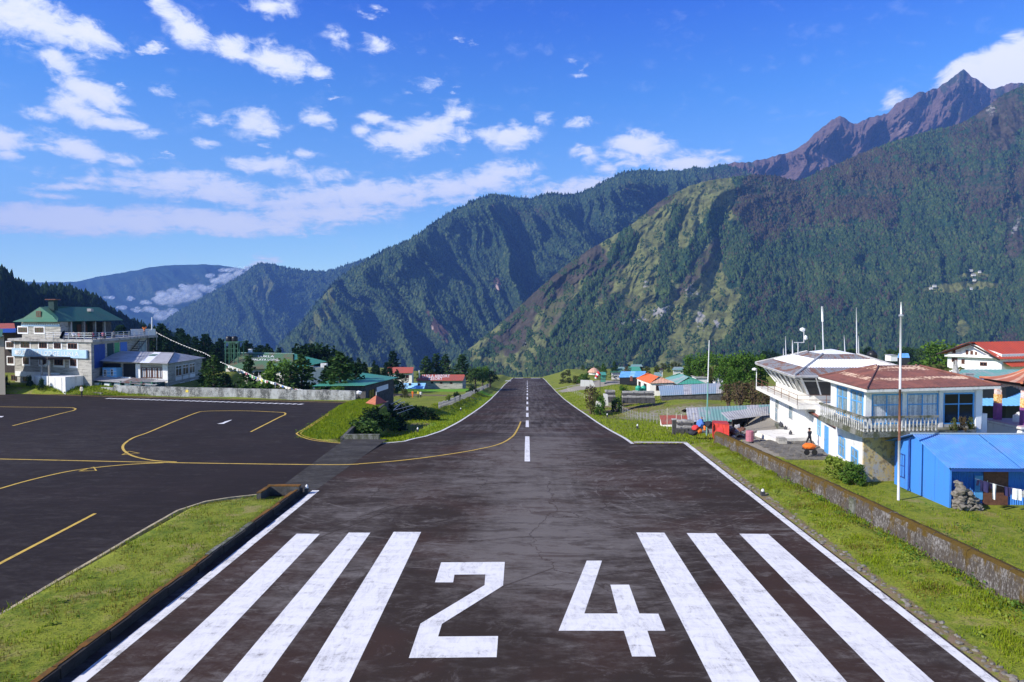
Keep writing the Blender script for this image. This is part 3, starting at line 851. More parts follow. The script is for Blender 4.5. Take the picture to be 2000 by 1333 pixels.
# ground sheet
def axis(parts):
    out = []
    for a, b, s in parts: out.append(np.arange(a, b, s))
    return np.concatenate(out + [[parts[-1][1]]])
gx = axis([(-430, -130, 10), (-130, -70, 2.5), (-70, -30, 1.2), (-30, 26, .45), (26, 60, 1.2), (60, 140, 3), (140, 520, 10)])
gy = axis([(-30, 8, 4), (8, 100, .5), (100, 160, 1.2), (160, 320, 2.5), (320, 520, 4), (520, 760, 12)])
GX, GY = np.meshgrid(gx, gy)
GZ = gz(GX, GY)
far_n = fbm(GX / 14, GY / 14, 5, 4) * .5 + fbm(GX / 3.1, GY / 3.1, 9, 3) * .10
def in_runway(X, Y, grow=0.0):
    a = (X > -14.35 - grow) & (X < 14.45 + grow) & (Y < 61.6 + grow)
    b_ = (X > run_left(Y) - grow) & (X < run_right(Y) + grow) & (Y >= 61.0) & (Y < pl[-1].y + 2)
    return a | b_
isl_x = np.array([p.x for p in ISLE[3:]]); isl_y = np.array([p.y for p in ISLE[3:]])
def in_apron(X, Y, grow=0.0):
    back = np.interp(X, [p.x for p in APRON_BACK], [p.y for p in APRON_BACK])
    ok = (X < -13.9) & (X > -135) & (Y < back + grow) & (strip_edge_d(X, Y) < grow)
    isl = (Y > 62.2 - grow) & (X > np.interp(Y, isl_y, isl_x) - grow)
    return ok & ~((Y > 62) & isl & (X > -24))
paved = in_runway(GX, GY, -.1) | in_apron(GX, GY, -.1)
onp = in_runway(GX, GY, .8) | in_apron(GX, GY, .8)
GZ = GZ + far_n * np.where(onp, 0.0, ss(GY, 20, 160) * .75 + .12)
GZ = GZ - np.where(paved, .30, .03)
cover = np.zeros(GX.shape + (4,), np.float32); cover[..., 3] = 1
def blotch(ch, cx, cy, rx, ry, v=1.0, rot=0.0):
    c, s = math.cos(rot), math.sin(rot)
    ux = (GX - cx) * c + (GY - cy) * s; uy = -(GX - cx) * s + (GY - cy) * c
    d = np.sqrt((ux / rx) ** 2 + (uy / ry) ** 2)
    cover[..., ch] = np.maximum(cover[..., ch], v * (1 - ss(d, .75, 1.15)))
# bare field and tracks on the village side
q = hit(1310, 805); blotch(1, q.x - 1, q.y - 1, 9, 8, .50); blotch(0, q.x - 1, q.y, 12, 11, .50)
q = hit(1180, 752); blotch(1, q.x + 6, q.y + 14, 22, 26, .9)
q = hit(1110, 755); blotch(1, q.x + 2, q.y, 14, 3.2, .85)
for px, py in ((1180, 796), (1220, 800)):
    q = hit(px, py); blotch(0, q.x, q.y, 9, 3, .6)
q = hit(1340, 866); blotch(0, q.x - 2, q.y, 5, .9, .8)
for y in np.arange(60, 86, 3): blotch(1, 25, y, 6, 4, .75)           # courtyard by the tower
for y in np.arange(24, 60, 2): blotch(1, np.interp(y, [20, 60], [22.5, 19]), y, .9, 2, .55)   # trodden path behind the wall
for y in np.arange(12, 60, .8): blotch(0, 14.8 + .12 * math.sin(y * 1.7), y, .5, 1, .55)    # stony edge by the runway
for y in np.arange(300, 470, 20): blotch(0, 60 + (y - 300) * .5, y, 40, 14, .35)
# ploughed bed below the lawn, mown lawn itself
q = hit(835, 772); blotch(0, q.x, q.y, 17, 5.0, 1.0)
q = hit(858, 763); blotch(2, q.x, q.y + 2, 22, 12, 1.0)
q = hit(790, 762); blotch(2, q.x, q.y + 2, 10, 10, 1.0)
for X_, Y_ in ((-14.6, 90), (-14.8, 84)): blotch(0, X_, Y_, 3, 6, .5)
cover[..., 0] = np.maximum(cover[..., 0], np.where((GY > 96) & (GX < -28) & (GX > -140), .35, 0))
cover[..., 2] = np.maximum(cover[..., 2], np.where((GX > -13.5) & (GX < -9) & (GY > 64) & (GY < 200), .55, 0))
ny, nx = GX.shape
idx = np.arange(nx * ny).reshape(ny, nx)
faces = np.stack([idx[:-1, :-1], idx[:-1, 1:], idx[1:, 1:], idx[1:, :-1]], -1).reshape(-1, 4)
me = np_mesh('ground', np.stack([GX, GY, GZ], -1).reshape(-1, 3), faces, [M['ground']], True)
color_attr(me, 'cover', cover.reshape(-1, 4))
ground = link('ground', me, 'structure')

# ---- paved sheets
def strip_mesh(name, rows, m, kind='structure', parent=None):
    """rows of points across; joins neighbouring rows"""
    mb = MB(); k = len(rows[0])
    mb.v = [tuple(p) for r in rows for p in r]
    for i in range(len(rows) - 1):
        for j in range(k - 1):
            mb.f.append((i * k + j, i * k + j + 1, (i + 1) * k + j + 1, (i + 1) * k + j))
    me = mesh_of(name, mb, (0, 0, 0), True, [m])
    return link(name, me, kind, parent)
rows = []
for Y in list(np.arange(2, 61.7, 1.7)) + [61.6]:
    rows.append([(x, Y, float(prof(Y)) + .004) for x in np.linspace(-14.32, 14.42, 9)])
y_end = pl[-1].y
for Y in np.concatenate([np.arange(61.7, 130, 1.0), np.arange(130, y_end, 4), [y_end, y_end + 3]]):
    a, b_ = float(run_left(Y)) - .1, float(run_right(Y)) + .1
    rows.append([(x, Y, float(prof(Y)) + .004) for x in np.linspace(a, b_, 9)])
runway = strip_mesh('runway', rows, M['runway_asphalt'])

mb = MB()
outl = [p.copy() for p in KERB] + [Vector((-16.2, KERB[-1].y, 0)), Vector((-13.4, KERB[-1].y - .1, 0)), Vector((-13.0, 61.5, 0)), Vector((-13.0, 62.4, 0))]
outl += [Vector((p.x, p.y, 0)) for p in ISLE[0:]]
outl += [Vector((p.x, p.y, 0)) for p in reversed(APRON_BACK)] + [Vector((-150, 100, 0)), Vector((-150, 8, 0))]
mb.poly([(p.x, p.y, 0.0) for p in outl])
apron = link('apron', mesh_of('apron', mb, (0, 0, 0), False, [M['apron_asphalt']]), 'structure')
# the worn joint between runway and apron
mb = MB(); mb.quad((-16.2, 43.2, .008), (-13.7, 42.6, .008), (-12.9, 62.2, .008), (-16.8, 62.2, .008))
mb2 = mesh_of('drain_strip', mb, (0, 0, 0), False, [M['worn_strip']])
link('drain_strip', mb2, 'structure', apron)

# ---- painted markings (children of the paving they lie on)
LIFT = .009
def mark(name, pts, m, parent, z=None, label=None):
    mb = MB(); mb.poly([(p[0], p[1], (p[2] if z is None else z) + LIFT) for p in pts])
    o = link(name, mesh_of(name, mb, (0, 0, 0), False, [m]), None, parent)
    if label: o['label'] = label
    return o
def ribbon(name, pts, w, m, parent, zf=None, lift=LIFT, sub=1, ww=None):
    P = [Vector((p[0], p[1], 0)) for p in pts]
    if sub > 1:                     # smooth the bends
        Q = []
        for i in range(len(P) - 1):
            p0, p1, p2, p3 = P[max(i - 1, 0)], P[i], P[i + 1], P[min(i + 2, len(P) - 1)]
            for k in range(sub):
                t = k / sub
                Q.append(.5 * ((2 * p1) + (-p0 + p2) * t + (2 * p0 - 5 * p1 + 4 * p2 - p3) * t * t + (-p0 + 3 * p1 - 3 * p2 + p3) * t ** 3))
        Q.append(P[-1]); P = Q
    mb = MB()
    for i, p in enumerate(P):
        t = (P[min(i + 1, len(P) - 1)] - P[max(i - 1, 0)]).normalized(); n = Vector((-t.y, t.x, 0))
        for s in (1, -1):
            q = p + n * (w / 2 * s)
            z = (float(zf(q.x, q.y)) if zf else 0.0) + lift
            mb.v.append((q.x, q.y, z))
    for i in range(len(P) - 1): mb.f.append((2 * i + 1, 2 * i + 3, 2 * i + 2, 2 * i))
    return link(name, mesh_of(name, mb, (0, 0, 0), False, [m]), None, parent)

WM, YM = M['white_marking'], M['yellow_marking']
def g0(p): return flat(*p)
for (x0, x1, xb0, xb1, yt) in ((-11.85, -10.65, -11.75, -10.5, 1046), (-9.22, -8.1, -9.25, -8.0, 1043), (-6.92, -5.5, -6.85, -5.35, 1041),
                               (5.64, 7.08, 5.6, 7.05, 1039), (8.22, 9.72, 8.2, 9.7, 1039.5), (10.9, 12.36, 10.85, 12.35, 1040)):
    Y = flat(1000, yt).y
    mark('threshold_stripe', [(xb0, 12.5, 0), (xb1, 12.5, 0), (x1, Y, 0), (x0, Y, 0)], WM, runway)
two = [(718, 712), (1014, 710), (1006, 820), (722, 998), (704, 1057), (983, 1055), (976, 1153), (568, 1157), (622, 997), (920, 818), (924, 768), (780, 769), (774, 805), (690, 805)]
four = [(1395, 704), (1466, 704), (1384, 950), (1540, 950), (1505, 816), (1592, 816), (1640, 950), (1728, 951), (1760, 1030), (1677, 1030), (1717, 1150), (1606, 1150), (1568, 1030), (1264, 1030)]
for name, pg in (('numeral_two', two), ('numeral_four', four)):
    mark(name, [flat(560 + x / 2.381, 800 + y / 2.381) for x, y in pg], WM, runway)
# centre line
for (ya, yb) in ((902, 853), (835, 822), (815, 807), (802, 795), (790, 785), (780.7, 775.6), (772.6, 769), (766, 763.4), (760.8, 758.6), (756.6, 755), (753, 751.6), (750, 748.8), (747.5, 746.4), (745, 744.2)):
    a, b_ = hit_run(1030, ya).y, hit_run(1030, yb).y
    n = max(2, int((b_ - a) / .8) + 1)
    ribbon('centre_dash', [(0.0, y) for y in np.linspace(a, b_, n)], .42, WM, runway, lambda x, y: prof(y), LIFT + .012)
# edge lines
ribbon('edge_line', [(14.12, y) for y in np.arange(6, 61.5, 3)] + [(14.12, 61.3)], .40, M['white_edge'], runway)
ribbon('edge_line', [(14.3, 61.3), (run_right(61.9) + .05, 61.3)], .34, M['white_edge'], runway)
ribbon('edge_line', [(float(run_right(y)) - .08, y) for y in list(np.arange(61.3, 130, 1.5)) + list(np.arange(130, y_end, 5))], .30, M['white_edge'], runway, lambda x, y: prof(y), LIFT + .02)
ribbon('edge_line', [(-13.62, y) for y in np.arange(6, 43.3, 3)] + [(-13.62, 43.4)], .45, M['white_edge'], runway)
ribbon('edge_line', [flat(665, 866.5), flat(700, 866), flat(740, 864.5)] + [(float(run_left(y)) + .05, y) for y in list(np.arange(62.6, 130, 1.5)) + list(np.arange(130, y_end, 5))], .32, M['white_edge'], runway, lambda x, y: prof(y), LIFT + .02)
for xa, xb in ((-8, -2.6), (2.2, 8.2)):
    mark('end_bar', [(xa, y_end - 9, float(prof(y_end - 9))), (xb, y_end - 9, float(prof(y_end - 9))), (xb, y_end - 2, float(prof(y_end - 2))), (xa, y_end - 2, float(prof(y_end - 2)))], WM, runway)
for px in (992, 1072):
    q = hit_run(px, 744.5); mark('edge_bar', [(q.x - 1.6, q.y - 3, float(prof(q.y - 3)) + .02), (q.x + 1.6, q.y - 3, float(prof(q.y - 3)) + .02), (q.x + 1.6, q.y + 6, float(prof(q.y + 6)) + .02), (q.x - 1.6, q.y + 6, float(prof(q.y + 6)) + .02)], WM, runway)
# yellow taxi lines
def yl(pts, w=.18, name='taxi_line', sub=6, parent=None, m=None, lift=LIFT):
    return ribbon(name, [flat(*p) for p in pts], w, m or YM, parent or apron, None, lift, sub)
yl([(-300, 892), (0, 897), (330, 904), (620, 908), (700, 907)], .2)
rp = [hit_run(*p) for p in ((700, 907), (780, 900.5), (860, 890.5), (930, 879), (978, 867), (1000, 854), (1009, 842), (1014, 832), (1017, 824))]
ribbon('taxi_line', rp, .2, YM, runway, lambda x, y: prof(y), LIFT + .016, 6)
yl([(-200, 1020), (-80, 980), (0, 955), (60, 938), (130, 922), (190, 913.5), (255, 907.5), (320, 904.5)], .2, lift=LIFT + .004)
yl([(345, 903), (300, 900), (262, 892), (244, 882), (240, 873), (246, 865), (262, 855), (290, 845), (340, 824), (385, 806.5), (400, 804), (420, 803.2), (480, 803), (540, 805.5), (556, 807), (556, 811), (545, 816), (490, 844)], .2, lift=LIFT + .008)
yl([(-260, 790), (0, 795), (120, 796.2), (146, 798), (144, 802), (128, 806), (25, 832)], .2)
yl([(186, 1003.5), (0, 1101), (-120, 1164)], .2, sub=1)
for tri in (((239, 889), (272, 886), (252, 882)), ((155, 921), (188, 920), (183, 913))):
    yl([tri[0], tri[1], tri[2], tri[0]], .16, 'taxi_arrow', 1, lift=LIFT + .012)
yl([(694, 787), (672, 789), (640, 809), (600, 835), (581, 846), (581, 849), (590, 854), (610, 860), (640, 864), (665, 866)], .16, 'apron_edge_line', 4, lift=LIFT + .004)
yl([(694, 784.5), (676, 787), (645, 808), (606, 834), (590, 844), (588, 848), (597, 853), (615, 858), (645, 862)], .13, 'apron_edge_line', 4)
yl([(60, 770), (200, 774.5), (420, 780.2), (560, 784), (694, 787)], .16, 'apron_edge_line', 2)
ribbon('apron_edge_line', [(p.x, p.y + .12, 0) for p in KERB[:6]] , .13, YM, apron, None, LIFT, 3)
ribbon('apron_edge_line', [(p.x - .05, p.y + .14, 0) for p in KERB[7:]], .13, YM, apron, None, LIFT, 3)
# the white ladder of short bars in front of the long wall
LP0, LP1 = flat(215, 778), flat(600, 789.5)
Nb = 34
for i in range(Nb):
    t0 = i / Nb; t1 = t0 + .6 / Nb
    a = LP0.lerp(LP1, t0); b_ = LP0.lerp(LP1, t1)
    mark('ladder_bar', [(a.x - .35, a.y - .75, 0), (b_.x - .35, b_.y - .75, 0), (b_.x, b_.y, 0), (a.x, a.y, 0)], WM, apron)
# stand number one
mark('numeral_one', [flat(*p) for p in ((424, 828.3), (434, 826.2), (441, 823.3), (451, 820.6), (453.5, 820.6), (437, 828.3))], WM, apron, label='white painted figure 1 on the parking stand')
mark('stand_number', [flat(*p) for p in ((-30, 813), (8, 813.4), (4, 815.5), (-34, 815))], WM, apron)
# kerb of the grass strip
kb = MB()
for i in range(len(KERB) - 1):
    a, b_ = KERB[i], KERB[i + 1]
    n = max(1, int((b_ - a).length / 1.1))
    for k in range(n):
        p, q_ = a.lerp(b_, k / n), a.lerp(b_, (k + .97) / n)
        d = (q_ - p); nn_ = Vector((d.y, -d.x, 0)).normalized() * .16
        o = MB(); h = .10
        o.prism([(p.x, p.y), (p.x + nn_.x, p.y + nn_.y), (q_.x + nn_.x, q_.y + nn_.y), (q_.x, q_.y)], -.1, h)
        if i >= 1:
            link('kerb_stone', mesh_of('kerb_stone', o, (0, 0, 0), False, [M['kerb_paint']]), None, apron)

# ------------------------------------------------------------ mountains
SUNV = np.array(to_sun)
LOWEST = [0.0]
def pxnoise(px, py, s, seed, o=4): return fbm(px / s, py / s, seed, o)
def ell(px, py, cx, cy, rx, ry, ang=0.0):
    c, s = math.cos(R(ang)), math.sin(R(ang))
    ux = (px - cx) * c + (py - cy) * s; uy = -(px - cx) * s + (py - cy) * c
    return 1 - np.sqrt((ux / rx) ** 2 + (uy / ry) ** 2)
def mountain(name, mat, ridge, base, dr, db, nu, nv, disp, amp, masks, jag=0.0, jag_s=14, vpow=1.0, seed=1, back=600, keep=None):
    """a mountainside: ridge line at its own distance, foot at another, folded into spurs and gullies"""
    rx = np.array([p[0] for p in ridge], float); ry = np.array([p[1] for p in ridge], float)
    px = np.linspace(rx[0], rx[-1], nu)
    rpy = np.interp(px, rx, ry)
    w = np.ones(5) / 5; rpy[2:-2] = np.convolve(rpy, w, 'valid') if nu > 400 else rpy[2:-2]
    rpy = rpy + jag * fbm(px / jag_s, px * 0 + 3.3, seed + 50, 5)
    bpy_ = np.interp(px, [p[0] for p in base], [p[1] for p in base])
    Dr = np.interp(px, [p[0] for p in dr], [p[1] for p in dr]); Db = np.interp(px, [p[0] for p in db], [p[1] for p in db])
    v = np.linspace(0, 1, nv)[:, None] ** .9
    PX = np.broadcast_to(px, (nv, nu)); PYY = bpy_ + (rpy - bpy_) * v
    D = Db + (Dr - Db) * v ** vpow
    dd = disp(PX, PYY)
    D = D + amp * dd * (.25 + .75 * ss(1 - v, 0, .06)) * (D / np.mean(Dr))
    P3 = at(PX, PYY, D)
    rowsb = []
    for k, s in enumerate((.25, .6, 1.0)):
        q = P3[-1].copy(); h = q[:, :2] / np.linalg.norm(q[:, :2], axis=1)[:, None]
        q[:, :2] += h * back * s; q[:, 2] -= back * s * .8
        rowsb.append(q)
    V = np.concatenate([P3] + [r[None] for r in rowsb], 0)
    n_r = V.shape[0]
    idx = np.arange(n_r * nu).reshape(n_r, nu)
    F = np.stack([idx[:-1, :-1], idx[:-1, 1:], idx[1:, 1:], idx[1:, :-1]], -1).reshape(-1, 4)
    cov = np.zeros((n_r, nu, 4), np.float32); cov[..., 3] = 1
    nz = pxnoise(PX, PYY, 45, seed + 80, 5) * .9
    if callable(masks):
        for ch, a_ in enumerate(masks(PX, PYY, nz)): cov[:nv, :, ch] = a_
        masks = {}
    for ch, lst in masks.items():
        acc = np.zeros((nv, nu))
        for it in lst:
            cx, cy, ex, ey, an, st = it
            acc = np.maximum(acc, st * ss(ell(PX, PYY, cx, cy, ex, ey, an) + nz, -.05, .55))
        cov[:nv, :, ch] = acc
    me = np_mesh(name, V.reshape(-1, 3), F, [M[mat]], True)
    color_attr(me, 'cover', cov.reshape(-1, 4))
    o = link(name, me, 'structure')
    LOWEST[0] = min(LOWEST[0], float(V[..., 2].min()))
    return o, P3, cov[:nv], PX, PYY

def spurs(k, s, seed, stretch=.33, warp=.8, o=5):
    """ribs running down the fall line; k tilts them, s is their spacing in the picture"""
    def f(px, py):
        wx = fbm(px / (s * 2.2), py / (s * 2.2), seed + 11, 3) * s * warp
        u = (px + k * py + wx) / s; v = py * stretch / s
        return ridged(u, v, seed, o, .48) * -1.0 + .35 * fbm(px / s / 2.6, py / s / 2.6, seed + 31, 3)
    return f

def scatter(name, mat, P3, weight, n, size, seed, hgt=1.3, kind='stuff', sink=.25):
    """far-off wood: small faceted crowns standing on the slope"""
    rs = np.random.RandomState(seed)
    w = weight.ravel(); w = np.clip(w, 0, None); w = w / w.sum()
    pick = rs.choice(len(w), n, p=w)
    nv_, nu_ = weight.shape
    iy, ix = np.unravel_index(pick, weight.shape)
    iy = np.clip(iy, 0, nv_ - 2); ix = np.clip(ix, 0, nu_ - 2)
    a, b_ = rs.rand(n, 1), rs.rand(n, 1)
    base = (P3[iy, ix] * (1 - a) + P3[iy, ix + 1] * a) * (1 - b_) + (P3[iy + 1, ix] * (1 - a) + P3[iy + 1, ix + 1] * a) * b_
    sz = size * (.42 + 1.25 * rs.rand(n, 1) ** 1.8); hh = sz * hgt * (.7 + .7 * rs.rand(n, 1))
    rot = rs.rand(n) * 6.28
    ring = np.array([0, 2.09, 4.19])
    c = []
    for lvl, (rad, zf) in enumerate(((.85, 0.0), (1.0, .42))):
        for k in range(3):
            ang = rot + ring[k] + lvl * 1.05
            c.append(base + np.stack([np.cos(ang), np.sin(ang), np.zeros(n)], -1) * sz * rad * .5 * (.8 + .4 * rs.rand(n, 1)) + np.array([0, 0, 1.0]) * (hh * zf - sink * sz))
    c.append(base + np.array([0, 0, 1.0]) * hh + (rs.rand(n, 3) - .5) * sz * .3)
    co = np.stack(c, 1).reshape(-1, 3)
    T = []
    for k in range(3):
        k2 = (k + 1) % 3
        T += [(k, k2, 3 + k), (k2, 3 + k2, 3 + k), (3 + k, 3 + k2, 6)]
    T = np.array(T)
    F = (np.arange(n)[:, None, None] * 7 + T[None]).reshape(-1, 3)
    return link(name, np_mesh(name, co, F, [M[mat]], True), kind)

# far blue range
mountain('far_mountain', 'far_slope', [(-260, 545), (-100, 560), (0, 552), (60, 551), (120, 552), (150, 550), (190, 541), (240, 533), (285, 524), (330, 518), (400, 517), (440, 520), (480, 526), (540, 534), (640, 560), (760, 600)],
         [(-260, 700), (760, 700)], [(-260, 9600), (760, 9000)], [(-260, 7200), (760, 6800)], 300, 90, spurs(-.7, 70, 3), 420, {0: [(300, 560, 120, 30, 0, .4)]}, 2.0, 20, 1.0, 3, 1500)
# second range with the knoll
m2 = mountain('knoll_mountain', 'far_slope', [(230, 720), (300, 645), (330, 622), (370, 597), (400, 580), (430, 563), (455, 549), (478, 535), (492, 522), (510, 515.5), (528, 516), (548, 521), (565, 526), (600, 529), (640, 531), (680, 518), (720, 505), (770, 488), (830, 470), (900, 470), (1000, 500)],
         [(230, 745), (1000, 745)], [(230, 5600), (510, 5800), (1000, 6800)], [(230, 4200), (1000, 4500)], 520, 150, spurs(-.55, 74, 7, .3, 1.5), 420,
         {0: [(520, 560, 26, 40, 10, 1.0), (640, 545, 30, 12, 0, .4), (560, 590, 30, 14, 30, .6), (420, 600, 60, 14, -35, .4)], 1: [(516, 548, 12, 30, 8, .35)]}, 2.6, 9, 1.0, 7, 900)
# main central ridge, high summits to the right
R3 = [(470, 760), (540, 680), (590, 632), (615, 600), (640, 566), (662, 545), (690, 527), (720, 507), (752, 490), (790, 474), (822, 456), (852, 433), (880, 416), (900, 405), (930, 391), (962, 380), (985, 383), (1010, 388), (1040, 389), (1062, 381), (1080, 378), (1100, 382), (1130, 379), (1160, 366), (1190, 350), (1215, 338), (1250, 332), (1290, 334), (1330, 333), (1355, 327), (1380, 330), (1410, 322), (1440, 328), (1470, 342), (1500, 362), (1560, 400), (1640, 440), (1800, 480)]
m3 = mountain('green_mountain', 'mid_slope', R3, [(470, 790), (900, 780), (1800, 760)], [(470, 3000), (960, 4000), (1250, 4300), (1800, 4600)], [(470, 2500), (900, 2600), (1800, 3000)], 900, 330, spurs(-.5, 88, 13, .26), 560,
         {0: [(640, 575, 34, 26, 25, 1.0), (620, 625, 22, 50, 22, 1.0), (605, 665, 16, 26, 25, .9), (790, 540, 60, 18, 50, .35), (1150, 470, 110, 34, 60, .3), (860, 655, 22, 30, -40, .5), (760, 480, 30, 16, 0, .3), (1000, 620, 60, 16, -30, .3)],
          1: [(856, 640, 11, 44, -32, .95), (836, 612, 7, 14, -20, .7), (866, 546, 8, 8, 0, .8), (970, 556, 9, 16, -20, .9), (1250, 380, 90, 30, 10, .45), (1040, 420, 120, 24, 5, .42), (1420, 345, 90, 22, 0, .5)],
          2: [(838, 632, 5, 16, -30, .7), (972, 560, 5, 9, -25, 1.0), (866, 549, 3, 3, 0, .9), (1268, 392, 4, 5, 0, .7)]}, 3.4, 6, 1.0, 13, 700)
R5 = [(1340, 350), (1380, 331), (1400, 326), (1430, 319), (1470, 316), (1500, 309), (1525, 302), (1556, 292), (1580, 272), (1605, 250), (1622, 236), (1640, 226), (1652, 232), (1668, 243), (1685, 236), (1700, 230), (1716, 226), (1732, 222), (1748, 205), (1764, 196), (1782, 188), (1798, 180), (1816, 178), (1834, 170), (1850, 160), (1866, 148), (1882, 136), (1894, 146), (1908, 155), (1922, 166), (1936, 176), (1955, 168), (1985, 162), (2060, 175), (2300, 220)]
m5 = mountain('rocky_mountain', 'rock_slope', R5, [(1340, 520), (2300, 520)], [(1340, 4900), (1880, 5300), (2300, 5400)], [(1340, 4300), (2300, 4000)], 800, 260, spurs(.35, 56, 23, .45, .7, 6), 420,
         {1: [(1700, 300, 700, 220, 0, .9)], 2: [(1790, 235, 60, 12, -35, .45), (1880, 165, 30, 26, 0, .4), (1690, 260, 30, 16, -30, .3)], 0: [(1440, 345, 60, 26, 0, .7), (1560, 330, 60, 24, -20, .3)]}, 4.5, 12, 1.0, 23, 900)
# near right-hand slope
def cap(px, py, pts, r):
    """closeness to a chain of segments: 1 on it, 0 at distance r"""
    best = np.full(np.shape(px), 1e9)
    for (x0, y0), (x1, y1) in zip(pts[:-1], pts[1:]):
        dx, dy = x1 - x0, y1 - y0
        t = np.clip(((px - x0) * dx + (py - y0) * dy) / (dx * dx + dy * dy), 0, 1)
        best = np.minimum(best, np.hypot(px - x0 - t * dx, py - y0 - t * dy))
    return 1 - best / r
def cover4(px, py, nz):
    edge = np.interp(py, [330, 430, 520, 575, 610, 660, 740], [1440, 1425, 1400, 1455, 1450, 1410, 1365])
    g_ = ss(edge - px + nz * 70, -14, 26)
    woods = np.zeros_like(px)
    for pts, r, st in ((((1228, 466), (1165, 545), (1118, 632), (1060, 720)), 34, 1), (((1326, 412), (1312, 470), (1298, 540), (1294, 590)), 20, 1),
                       (((1400, 428), (1345, 500), (1330, 540)), 26, .8), (((1205, 615), (1150, 650), (1085, 715), (1060, 745)), 48, 1), (((1225, 650), (1200, 700), (1180, 745)), 44, 1),
                       (((1300, 640), (1262, 700), (1240, 740)), 30, .8), (((1390, 690), (1350, 735)), 30, .9), (((900, 720), (960, 735), (1050, 745)), 26, .8), (((940, 690), (1010, 650)), 16, .5)):
        woods = np.maximum(woods, st * ss(cap(px, py, pts, r * .95) + nz * .8, .06, .45))
    g_ = g_ * (1 - woods)
    heath = np.zeros_like(px)
    for pts, r, st in ((((1168, 496), (1100, 545), (1054, 572), (1024, 618), (985, 660)), 30, .85), (((1120, 560), (1085, 600), (1060, 650)), 18, .6), (((1310, 380), (1268, 414)), 10, .8),
                       (((1216, 500), (1175, 580)), 14, .6), (((1405, 470), (1330, 570)), 13, .7), (((1390, 520), (1320, 590)), 10, .5), (((1140, 610), (1110, 650)), 12, .5), (((1240, 590), (1190, 620)), 16, .55)):
        heath = np.maximum(heath, .85 * st * ss(cap(px, py, pts, r * 1.3) + nz * .8, 0, .5))
    # terraces and bare ground on the right-hand half
    for it in ((1880, 560, 90, 13, -3, .9), (1830, 568, 46, 8, 0, .7), (1905, 538, 44, 8, 0, .9), (1880, 640, 18, 24, 20, .6), (1745, 500, 50, 12, 30, .3), (1470, 620, 34, 9, 0, .4)):
        g_ = np.maximum(g_, it[5] * ss(ell(px, py, *it[:5]) + nz * .7, -.05, .5))
    for it in ((1640, 370, 150, 44, -10, .40), (1500, 368, 80, 24, 8, .55), (1560, 430, 90, 40, 20, .34), (1960, 230, 60, 70, -20, .75), (1940, 350, 50, 44, 20, .5), (1890, 370, 24, 50, 30, .55),
               (1985, 420, 40, 70, 0, .55), (1985, 480, 30, 40, 0, .7), (1860, 330, 20, 30, 0, .4)):
        heath = np.maximum(heath, it[5] * ss(ell(px, py, *it[:5]) + nz * .9, -.05, .5))
    cliff = np.zeros_like(px)
    for it in ((1290, 608, 26, 10, -18, .75), (1245, 626, 26, 8, -14, .7), (1214, 634, 14, 6, 0, .6), (1350, 580, 20, 30, 10, .5), (1368, 622, 12, 22, 0, .6), (1262, 556, 5, 8, 0, .6), (1400, 632, 8, 12, 0, .6), (1935, 215, 14, 16, 0, .5), (1985, 440, 8, 26, 30, .55)):
        cliff = np.maximum(cliff, it[5] * ss(ell(px, py, *it[:5]) + pxnoise(px, py, 7, 5, 4) * 1.3, -.05, .5))
    return g_, heath, cliff
R4 = [(780, 790), (840, 745), (880, 712), (905, 690), (950, 655), (1000, 612), (1050, 566), (1100, 523), (1150, 488), (1200, 460), (1230, 441), (1262, 416), (1290, 392), (1320, 377), (1350, 362), (1390, 352), (1430, 346), (1470, 342), (1510, 343), (1545, 352), (1562, 353), (1580, 345), (1610, 331), (1650, 314), (1700, 293), (1750, 274), (1800, 260), (1850, 248), (1882, 240), (1910, 222), (1935, 203), (1960, 184), (2000, 166), (2060, 130), (2300, 60)]
k4 = spurs(.62, 150, 41, .30, .9, 6)
k4b = spurs(-.35, 120, 47, .3, .9, 6)
k4c = spurs(.62, 46, 57, .25, .8, 4); k4d = spurs(-.30, 52, 59, .25, .8, 4)
def d4(px, py):
    t = ss(px, 1380, 1560)
    return k4(px, py) * (1 - t) * .40 + k4b(px, py) * t * .45 + .12 * fbm(px / 26, py / 26, 66, 4) + .16 * k4c(px, py) * (1 - t) + .15 * k4d(px, py) * t
m4 = mountain('forested_mountain', 'near_slope', R4, [(780, 860), (900, 800), (1100, 800), (2300, 790)], [(780, 1500), (1000, 1900), (1430, 2500), (1560, 2700), (2000, 3000), (2300, 3000)], [(780, 1250), (1000, 1200), (1430, 1150), (2000, 1250), (2300, 1300)], 900, 420, d4, 230,
         cover4, 2.6, 7, .9, 41, 600)
_, P4, C4, X4, Y4 = m4
bare = np.clip(C4[..., 0] * 1.25 + C4[..., 1] * .95 + C4[..., 2] * 1.6, 0, 1)
vis = (X4 > 860) & (X4 < 2040)
area = np.linalg.norm(P4[:, 1:, :] - P4[:, :-1, :], axis=2); area = np.pad(area, ((0, 0), (0, 1)), mode='edge')
wood = np.clip(1 - bare * 1.15, 0, 1) ** 3 * vis * np.clip(fbm(X4 / 30, Y4 / 30, 70, 4) * 1.6 + .62, .04, 2)
brn = np.clip(ss(fbm(X4 / 120, Y4 / 90, 77, 4) + .9 * ss(ell(X4, Y4, 1600, 370, 240, 110, -8), -.2, .7) + .6 * ss(ell(X4, Y4, 1930, 330, 130, 170, 0), -.1, .6), .25, .75), 0, 1)
ridge_off = np.ones_like(wood); ridge_off[-3:] = 0
wood = wood * ridge_off
scatter('forest', 'forest_green', P4, wood * (1 - .85 * brn), 96000, 7.8, 1, .85)
scatter('forest', 'forest_brown', P4, wood * (.06 + brn), 34000, 8.0, 2, .75)
scatter('scrub', 'forest_green', P4, np.clip(bare - .3, 0, 1) * vis * (fbm(X4 / 18, Y4 / 18, 91, 3) > .1), 9000, 4.5, 3, .8)
